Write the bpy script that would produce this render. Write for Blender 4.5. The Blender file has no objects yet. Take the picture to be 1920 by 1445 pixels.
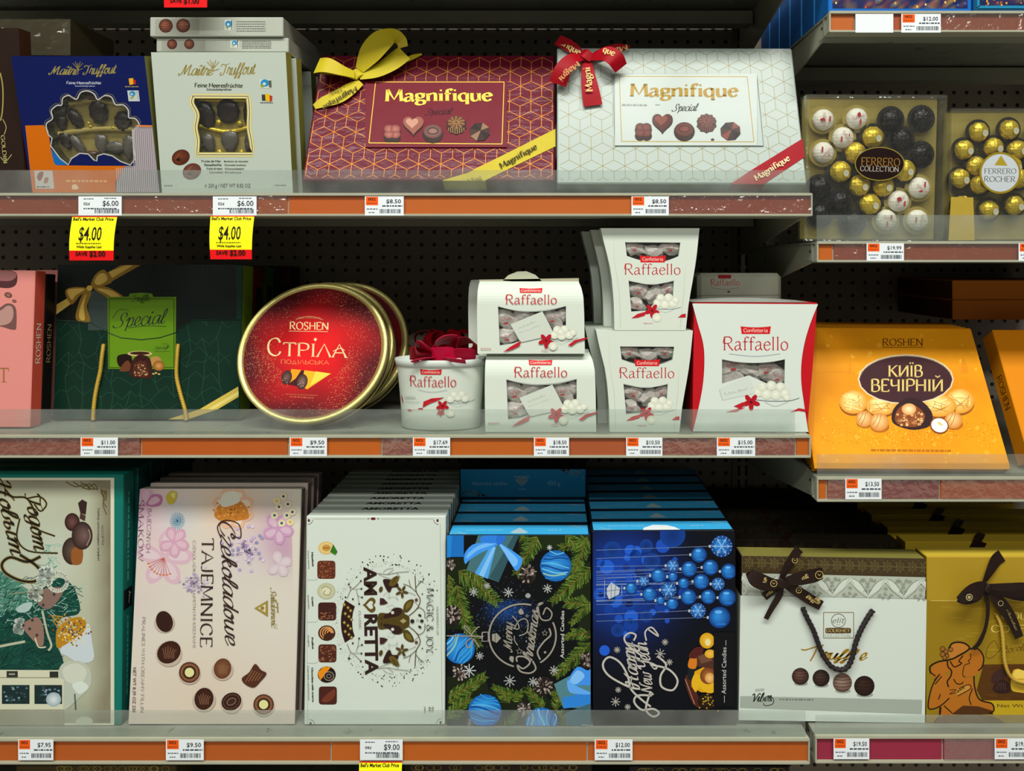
import bpy, bmesh, math, random
from mathutils import Vector, Matrix
from mathutils.geometry import tessellate_polygon
R = random.Random(7)
PI = math.pi
sc = bpy.context.scene
COL = sc.collection

# ---------------------------------------------------------------- camera, world, lights
S, D, ZC = 0.00078, 1.2, 1.30          # metres per photo pixel at the rail plane, camera distance, camera height
VX, VY = 1040.0, 490.0                  # vanishing point of the shelf depth lines
cd = bpy.data.cameras.new('camera'); cam = bpy.data.objects.new('camera', cd); COL.objects.link(cam)
cam.location = (0, -D, ZC); cam.rotation_euler = (PI/2, 0, 0)
cd.sensor_width = 36; cd.lens = 36*(D/S)/1920
cd.shift_x = (960-VX)/1920; cd.shift_y = (VY-722.5)/1920
cd.clip_start = 0.05; cd.clip_end = 50
sc.camera = cam
w = bpy.data.worlds.new('store'); sc.world = w; w.use_nodes = True
w.node_tree.nodes['Background'].inputs[0].default_value = (1.0, 0.97, 0.92, 1)
w.node_tree.nodes['Background'].inputs[1].default_value = 0.17
sc.view_settings.view_transform = 'Standard'; sc.view_settings.look = 'None'
sc.view_settings.exposure = -0.20; sc.view_settings.gamma = 1; sc.view_settings.use_curve_mapping = False
def tube_light(name, x, y, z, length, width, power):
    l = bpy.data.lights.new(name, 'AREA'); l.shape = 'RECTANGLE'; l.size = length; l.size_y = width
    l.energy = power; l.color = (1.0, 1.0, 0.94)
    o = bpy.data.objects.new(name, l); COL.objects.link(o); o.location = (x, y, z)
    d = Vector((0, 0.1, ZC-0.2)) - Vector((0, y, z))
    o.rotation_euler = (0, 0, 0)
    return o
for i, x in enumerate((-1.3, 0.0, 1.3)):
    tube_light('ceiling_tube_light', x, -1.9, 4.0, 1.15, 0.60, 84)
tube_light('ceiling_tube_light', -0.4, -3.4, 3.0, 3.6, 0.3, 122)

# ---------------------------------------------------------------- helpers
def P(px, py, y=0.0):
    t = 1+y/D
    return Vector(((px-VX)*S*t, y, ZC+(VY-py)*S*t))
def zat(py, y=0.0): return P(0, py, y).z
def xat(px, y=0.0): return P(px, 0, y).x
def srgb(c):
    if isinstance(c, str):
        c = c.lstrip('#'); c = [int(c[i:i+2], 16)/255 for i in (0, 2, 4)]
    return tuple((v/12.92 if v <= .04045 else ((v+.055)/1.055)**2.4) for v in c[:3])
def principled(name, col=(.5, .5, .5), rough=.5, metal=0, coat=0, coat_rough=.05, spec=.5, bump=None, alpha=1, trans=0, ior=1.45, emis=None, mottling=0, sheen=0):
    m = bpy.data.materials.new(name); m.use_nodes = True; nt = m.node_tree
    b = nt.nodes['Principled BSDF']; I = b.inputs
    c = srgb(col) if isinstance(col, str) else col
    I['Base Color'].default_value = (*c, 1); I['Roughness'].default_value = rough; I['Metallic'].default_value = metal
    I['Coat Weight'].default_value = coat; I['Coat Roughness'].default_value = coat_rough
    I['Specular IOR Level'].default_value = spec; I['Alpha'].default_value = alpha
    I['Transmission Weight'].default_value = trans; I['IOR'].default_value = ior
    I['Sheen Weight'].default_value = sheen
    tc = nt.nodes.new('ShaderNodeTexCoord')
    def noise(scale, detail=4, vec=None):
        n = nt.nodes.new('ShaderNodeTexNoise'); n.inputs['Scale'].default_value = scale; n.inputs['Detail'].default_value = detail
        nt.links.new(vec or tc.outputs['Object'], n.inputs['Vector']); return n
    # small wear variation of the gloss on every surface
    n = noise(60); mr = nt.nodes.new('ShaderNodeMapRange')
    mr.inputs['To Min'].default_value = max(0, rough-.06); mr.inputs['To Max'].default_value = min(1, rough+.06)
    nt.links.new(n.outputs['Fac'], mr.inputs['Value']); nt.links.new(mr.outputs[0], I['Roughness'])
    if mottling:
        n2 = noise(25); mx = nt.nodes.new('ShaderNodeMix'); mx.data_type = 'RGBA'
        mx.inputs['A'].default_value = (*c, 1); mx.inputs['B'].default_value = (*[v*(1-mottling) for v in c], 1)
        nt.links.new(n2.outputs['Fac'], mx.inputs['Factor']); nt.links.new(mx.outputs['Result'], I['Base Color'])
    if bump:
        sx, sy, sz, st = bump
        mp = nt.nodes.new('ShaderNodeMapping'); mp.inputs['Scale'].default_value = (sx, sy, sz)
        nt.links.new(tc.outputs['Object'], mp.inputs['Vector'])
        n3 = noise(1, 3, mp.outputs[0]); n3.inputs['Distortion'].default_value = 1.0
        bp = nt.nodes.new('ShaderNodeBump'); bp.inputs['Strength'].default_value = st; bp.inputs['Distance'].default_value = .002
        nt.links.new(n3.outputs['Fac'], bp.inputs['Height'])
        nt.links.new(bp.outputs[0], I['Coat Normal' if coat else 'Normal'])
    return m
def print_material(name, rough, coat, bump=None):
    m = principled(name, (1, 1, 1), rough, spec=.16, coat=coat, bump=bump, coat_rough=.12)
    nt = m.node_tree; a = nt.nodes.new('ShaderNodeAttribute'); a.attribute_name = 'Col'
    b = nt.nodes['Principled BSDF']
    nt.links.new(a.outputs['Color'], b.inputs['Base Color']); nt.links.new(a.outputs['Alpha'], b.inputs['Metallic'])
    return m
M = dict(
    matte=print_material('printed_card', .55, .0),
    satin=print_material('lacquered_tinplate', .62, .0, None),
    gloss=print_material('glossy_printed_card', .45, .08),
    film=print_material('shrink_wrapped_card', .5, .10, (18, 18, 70, .9)),
    filmx=print_material('loosely_wrapped_card', .45, .3, (60, 60, 28, 1.0)),
    shelf=principled('shelf_enamel', '#a3a38e', .45, mottling=.18),
    deck=principled('shelf_deck_enamel', '#8e9284', .40, mottling=.35),
    shelfdark=principled('shelf_underside_enamel', '#8d8c7a', .6, mottling=.2),
    peg=None,
    post=principled('upright_enamel', '#7a7466', .5, mottling=.2),
    slot=principled('slot_black', '#050505', .8),
    gold=principled('gold_foil', '#e0c23a', .32, metal=.55, mottling=.2, bump=(90, 90, 90, .6)),
    goldtin=principled('gold_tin', '#bdb26c', .36, metal=.55, bump=(40, 40, 40, .35)),
    tinred=principled('red_tin_side', '#5c0d14', .3, metal=.3),
    goldpaper=principled('gold_paper', '#bfa23c', .45, metal=.35),
    olive=principled('olive_gold_card', '#8a8038', .5, metal=.2),
    yribbon=principled('yellow_satin', '#c0ae22', .5, spec=.2, mottling=.2),
    rribbon=principled('red_satin', '#a00618', .5, spec=.15, mottling=.35),
    cribbon=principled('crimson_satin', '#c40a3e', .5, spec=.2, mottling=.2),
    bribbon=principled('brown_satin', '#22120c', .4, spec=.35, mottling=.3),
    dcord=principled('dark_brown_cord', '#1d1414', .7),
    gcord=principled('gold_cord', '#c9a53e', .45, metal=.3),
    choc=principled('milk_chocolate', '#4a2416', .4, mottling=.3, coat=.2),
    dchoc=principled('dark_chocolate', '#20120f', .35, mottling=.3, coat=.3),
    wchoc=principled('white_chocolate', '#a89f86', .45, mottling=.4),
    marble=principled('marbled_chocolate', '#6b645c', .35, mottling=.9, coat=.4),
    tray=principled('gold_plastic_tray', '#b5a258', .35, metal=.2, mottling=.3),
    wfoil=principled('white_foil', '#e8e4d8', .4, metal=.0, bump=(120, 120, 120, .5)),
    dfoil=principled('dark_foil', '#0e070c', .3, metal=.2, bump=(150, 150, 150, .9)),
    cup=principled('dark_paper_cup', '#1b1510', .5),
    orange=principled('price_strip_orange', '#c05a08', .45),
    black=principled('black_card', '#0a0a0c', .45),
    wrapper=principled('white_sweet_wrapper', '#cdc4be', .3, bump=(60, 60, 60, .8), mottling=.45),
)
def pegboard_material():
    m = principled('pegboard', '#8a8070', .6, mottling=.15); nt = m.node_tree
    b = nt.nodes['Principled BSDF']; tc = nt.nodes.new('ShaderNodeTexCoord'); sp = nt.nodes.new('ShaderNodeSeparateXYZ')
    nt.links.new(tc.outputs['Object'], sp.inputs[0]); out = []
    def mt(op, a, v=None, x=None):
        n = nt.nodes.new('ShaderNodeMath'); n.operation = op
        nt.links.new(a, n.inputs[0])
        if v is not None: n.inputs[1].default_value = v
        if x is not None: nt.links.new(x, n.inputs[1])
        return n.outputs[0]
    for k in ('X', 'Z'):
        f = mt('SUBTRACT', mt('FRACT', mt('DIVIDE', sp.outputs[k], .0254)), .5); out.append(mt('MULTIPLY', f, None, f))
    d = mt('SQRT', mt('ADD', out[0], None, out[1])); hole = mt('LESS_THAN', d, .155)
    src = b.inputs['Base Color'].links[0].from_socket
    mx = nt.nodes.new('ShaderNodeMix'); mx.data_type = 'RGBA'; mx.inputs['B'].default_value = (.003, .003, .003, 1)
    nt.links.new(hole, mx.inputs['Factor']); nt.links.new(src, mx.inputs['A']); nt.links.new(mx.outputs['Result'], b.inputs['Base Color'])
    return m
M['peg'] = pegboard_material()
def speck(m, scale=34, lo=.60, col=(.03, .03, .028)):
    """grime specks worn into an enamel surface"""
    nt = m.node_tree; b = nt.nodes['Principled BSDF']; src = b.inputs['Base Color'].links[0].from_socket
    tc = nt.nodes.new('ShaderNodeTexCoord'); n = nt.nodes.new('ShaderNodeTexNoise'); n.inputs['Scale'].default_value = scale; n.inputs['Detail'].default_value = 9; n.inputs['Roughness'].default_value = .75
    nt.links.new(tc.outputs['Object'], n.inputs['Vector']); mr = nt.nodes.new('ShaderNodeMapRange'); mr.inputs['From Min'].default_value = lo; mr.inputs['From Max'].default_value = lo+.05
    nt.links.new(n.outputs['Fac'], mr.inputs['Value']); mx = nt.nodes.new('ShaderNodeMix'); mx.data_type = 'RGBA'; mx.inputs['B'].default_value = (*col, 1)
    nt.links.new(mr.outputs[0], mx.inputs['Factor']); nt.links.new(src, mx.inputs['A']); nt.links.new(mx.outputs['Result'], b.inputs['Base Color'])
speck(M['deck']); speck(M['shelf'], 22, .69, (.06, .055, .045))
def clear_material(name, tint=(.9, .95, .92), haze=.10, gloss=.10, rough=.12, bump=0):
    m = bpy.data.materials.new(name); m.use_nodes = True; nt = m.node_tree; nt.nodes.clear()
    N = nt.nodes.new; L = nt.links.new
    o = N('ShaderNodeOutputMaterial'); t = N('ShaderNodeBsdfTransparent'); g = N('ShaderNodeBsdfGlossy'); d = N('ShaderNodeBsdfDiffuse')
    t.inputs[0].default_value = (*tint, 1); d.inputs[0].default_value = (.6, .64, .6, 1); g.inputs['Roughness'].default_value = rough
    tl = N('ShaderNodeBsdfTranslucent'); tl.inputs[0].default_value = (.75, .8, .76, 1)
    hz = N('ShaderNodeMixShader'); hz.inputs[0].default_value = .5; L(d.outputs[0], hz.inputs[1]); L(tl.outputs[0], hz.inputs[2])
    a = N('ShaderNodeMixShader'); b = N('ShaderNodeMixShader')
    tc = N('ShaderNodeTexCoord'); n = N('ShaderNodeTexNoise'); n.inputs['Scale'].default_value = 14; n.inputs['Detail'].default_value = 6
    L(tc.outputs['Object'], n.inputs['Vector']); mr = N('ShaderNodeMapRange'); mr.inputs['From Min'].default_value = .35; mr.inputs['From Max'].default_value = .75
    mr.inputs['To Min'].default_value = haze*.5; mr.inputs['To Max'].default_value = haze*1.6; L(n.outputs['Fac'], mr.inputs['Value'])
    L(mr.outputs[0], a.inputs[0]); L(t.outputs[0], a.inputs[1]); L(hz.outputs[0], a.inputs[2])
    fr = N('ShaderNodeLayerWeight'); fr.inputs[0].default_value = .5; pw = N('ShaderNodeMath'); pw.operation = 'POWER'; pw.inputs[1].default_value = 4; L(fr.outputs['Facing'], pw.inputs[0])
    mu = N('ShaderNodeMath'); mu.operation = 'MULTIPLY_ADD'
    mu.inputs[1].default_value = .5; mu.inputs[2].default_value = .03+gloss*.3; L(pw.outputs[0], mu.inputs[0]); L(mu.outputs[0], b.inputs[0])
    if bump:
        bn = N('ShaderNodeTexNoise'); bn.inputs['Scale'].default_value = bump; bn.inputs['Detail'].default_value = 3; L(tc.outputs['Object'], bn.inputs['Vector'])
        bp = N('ShaderNodeBump'); bp.inputs['Strength'].default_value = 1.0; bp.inputs['Distance'].default_value = .003; L(bn.outputs['Fac'], bp.inputs['Height'])
        L(bp.outputs[0], g.inputs['Normal'])
    L(a.outputs[0], b.inputs[1]); L(g.outputs[0], b.inputs[2]); L(b.outputs[0], o.inputs[0])
    return m
M['fence'] = clear_material('clear_acrylic', (.93, .955, .94), .13, .1, .15)
M['cello'] = clear_material('clear_film', (.97, .98, .97), .008, .1, .06, 45)
M['lid'] = clear_material('clear_plastic_lid', (.96, .97, .95), .025, .25, .06, 25)
M['strip'] = clear_material('clear_ticket_cover', (.99, .985, .985), .015, .5, .14, 70)

def link(name, me, parent=None, mat=None):
    o = bpy.data.objects.new(name, me); COL.objects.link(o)
    if parent: o.parent = parent
    if mat and not me.materials: me.materials.append(M[mat] if isinstance(mat, str) else mat)
    return o
def thing(name, label, cat, loc=(0, 0, 0), group=None, mat=None):
    o = bpy.data.objects.new(name, None); COL.objects.link(o); o.empty_display_size = .02
    if mat is not None: o.matrix_world = mat
    else: o.location = loc
    return tag(o, label, cat, group)
def tag(o, label, cat, group=None):
    o['label'] = label; o['category'] = cat
    if group: o['group'] = group
    return o
def struct(o): o['kind'] = 'structure'; return o
def copy_tree(o, parent=None):
    c = o.copy(); COL.objects.link(c)
    if parent: c.parent = parent
    for ch in list(o.children): copy_tree(ch, c)
    return c
def again(src, mat, label):
    c = copy_tree(src); c.matrix_world = mat; c['label'] = label; return c
def from_bm(name, bm, mat, parent=None, smooth=False):
    me = bpy.data.meshes.new(name); bm.normal_update(); bm.to_mesh(me); bm.free()
    if smooth:
        for p in me.polygons: p.use_smooth = True
    return link(name, me, parent, mat)
def bm_box(bm, x0, x1, y0, y1, z0, z1, bev=0, mi=0):
    vs = [bm.verts.new(p) for p in ((x0, y0, z0), (x1, y0, z0), (x1, y1, z0), (x0, y1, z0), (x0, y0, z1), (x1, y0, z1), (x1, y1, z1), (x0, y1, z1))]
    fs = [bm.faces.new([vs[i] for i in q]) for q in ((0, 3, 2, 1), (4, 5, 6, 7), (0, 1, 5, 4), (1, 2, 6, 5), (2, 3, 7, 6), (3, 0, 4, 7))]
    for f in fs: f.material_index = mi
    if bev: bmesh.ops.bevel(bm, geom=list({e for f in fs for e in f.edges}), offset=bev, segments=2, affect='EDGES')
    return fs
def box(name, x0, x1, y0, y1, z0, z1, mat, parent=None, bev=0):
    bm = bmesh.new(); bm_box(bm, x0, x1, y0, y1, z0, z1, bev); return from_bm(name, bm, mat, parent)
def prism(name, pts, y0, y1, mat, parent=None, bev=0, smooth=False):
    """pts: outline in x,z; extruded along y from y0 to y1"""
    bm = bmesh.new(); a = [bm.verts.new((x, y0, z)) for x, z in pts]; b = [bm.verts.new((x, y1, z)) for x, z in pts]
    n = len(pts); bm.faces.new(a); bm.faces.new(b[::-1])
    for i in range(n): bm.faces.new((a[i], b[i], b[(i+1) % n], a[(i+1) % n]))
    bmesh.ops.recalc_face_normals(bm, faces=bm.faces)
    if bev: bmesh.ops.bevel(bm, geom=bm.edges[:], offset=bev, segments=2, affect='EDGES')
    return from_bm(name, bm, mat, parent, smooth)
def catmull(pts, n=6, closed=False):
    if len(pts) < 3: return [tuple(p) for p in pts]
    out = []; m = len(pts)
    for i in range(m if closed else m-1):
        if closed: a, b, c, d = pts[i-1], pts[i], pts[(i+1) % m], pts[(i+2) % m]
        else: a, b, c, d = pts[max(i-1, 0)], pts[i], pts[i+1], pts[min(i+2, m-1)]
        for k in range(n):
            t = k/n
            out.append(tuple(.5*(2*q+(r-p)*t+(2*p-5*q+4*r-s)*t*t+(-p+3*q-3*r+s)*t**3) for p, q, r, s in zip(a, b, c, d)))
    if not closed: out.append(tuple(pts[-1]))
    return out
def tube(name, pts, rad, mat, parent=None, seg=8, twist=0, closed=False):
    """a round cord through 3-D points; twist>0 gives it rope ridges"""
    pts = [Vector(p) for p in pts]; bm = bmesh.new(); rings = []; L = 0
    for i, p in enumerate(pts):
        t = (pts[min(i+1, len(pts)-1)]-pts[max(i-1, 0)]).normalized()
        if i: L += (p-pts[i-1]).length
        u = t.cross(Vector((0, 1, 0.01))).normalized(); v = t.cross(u)
        ring = []
        for k in range(seg):
            a = 2*PI*k/seg
            r = rad*(1+(.28*math.cos(3*a+twist*L) if twist else 0)) if not callable(rad) else rad(i/(len(pts)-1))
            ring.append(bm.verts.new(p+u*math.cos(a)*r+v*math.sin(a)*r))
        rings.append(ring)
    for a, b in zip(rings, rings[1:]):
        for k in range(seg): bm.faces.new((a[k], b[k], b[(k+1) % seg], a[(k+1) % seg]))
    bm.faces.new(rings[0][::-1]); bm.faces.new(rings[-1])
    return from_bm(name, bm, mat, parent, True)
def band(name, pts, wid, side, mat, parent=None, thick=.0006, up=None):
    """a ribbon band: centre line pts (3-D), half width vectors side (one or per point)"""
    bm = bmesh.new(); rows = []
    for i, p in enumerate(pts):
        p = Vector(p); s_ = Vector(side[i] if isinstance(side, list) else side)
        wv = wid[i] if isinstance(wid, list) else wid
        rows.append((bm.verts.new(p-s_*wv/2), bm.verts.new(p+s_*wv/2)))
    for a, b in zip(rows, rows[1:]): bm.faces.new((a[0], a[1], b[1], b[0]))
    bmesh.ops.recalc_face_normals(bm, faces=bm.faces)
    bmesh.ops.solidify(bm, geom=bm.faces[:], thickness=thick)
    return from_bm(name, bm, mat, parent)

# ---------------------------------------------------------------- a leaning box face and artwork printed on it
class Face:
    """front face of a box: bottom edge at depth y0, top edge at depth y1 (local frame: x right, y into the box, z up the face)"""
    def __init__(s, bl, br, tl, tr, y0, y1):
        B0, B1 = P(*bl, y0), P(*br, y0); T0, T1 = P(*tl, y1), P(*tr, y1)
        s.O = (B0+B1)/2; s.W = ((B1-B0).length+(T1-T0).length)/2
        u = ((B1-B0)+(T1-T0)).normalized(); v = (T0+T1)/2-s.O; v = v-u*v.dot(u); s.H = v.length; v.normalize()
        s.u, s.v = u, v; s.n = v.cross(u)  # into the box
        s.mat = Matrix((( u.x, s.n.x, v.x, s.O.x), (u.y, s.n.y, v.y, s.O.y), (u.z, s.n.z, v.z, s.O.z), (0, 0, 0, 1)))
    def settle(s, T, key):
        """let the lowest edge of the box rest on its shelf; the top edge stays where it is"""
        d = EMPTY[key][1]+.0007-min(s.O.z, s.O.z+s.n.z*T)+abs(s.u.z)*s.W/2; s.O = s.O+s.v*(d/s.v.z); s.H -= d/s.v.z; s.mat.translation = s.O; return s
    def loc(s, px, py):
        c = Vector((0, -D, ZC)); r = P(px, py, 0)-c
        k = (s.O-c).dot(s.n)/r.dot(s.n); q = c+r*k-s.O
        return q.dot(s.u), q.dot(s.v)
    def side(s, T, left=False):
        """the right (or left) side face of a box of thickness T"""
        g = Face.__new__(Face); sg = -1 if left else 1
        g.u = s.n*sg; g.v = s.v.copy(); g.n = g.v.cross(g.u); g.W = T; g.H = s.H; g.O = s.O+s.u*(s.W/2*sg)+s.n*T/2
        g.mat = Matrix(((g.u.x, g.n.x, g.v.x, g.O.x), (g.u.y, g.n.y, g.v.y, g.O.y), (g.u.z, g.n.z, g.v.z, g.O.z), (0, 0, 0, 1))); return g
    def shift(s, d, dx=0, dz=0):
        """matrix of a copy standing d behind (along world y)"""
        m = s.mat.copy(); m.translation = s.O+Vector((dx, d, dz)); return m
TXT = {}
def sans(s_, bold):
    k = (s_, bold)
    if k not in TXT:
        c = bpy.data.curves.new('t', 'FONT'); c.body = s_; c.resolution_u = 2; c.offset = bold*.02
        o = bpy.data.objects.new('t', c); COL.objects.link(o)
        dg = bpy.context.evaluated_depsgraph_get(); me = o.evaluated_get(dg).to_mesh()
        vs = [(v.co.x, v.co.y) for v in me.vertices]; fs = [tuple(p.vertices) for p in me.polygons]
        o.evaluated_get(dg).to_mesh_clear(); bpy.data.objects.remove(o); bpy.data.curves.remove(c)
        TXT[k] = (vs, fs)
    return TXT[k]
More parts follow.
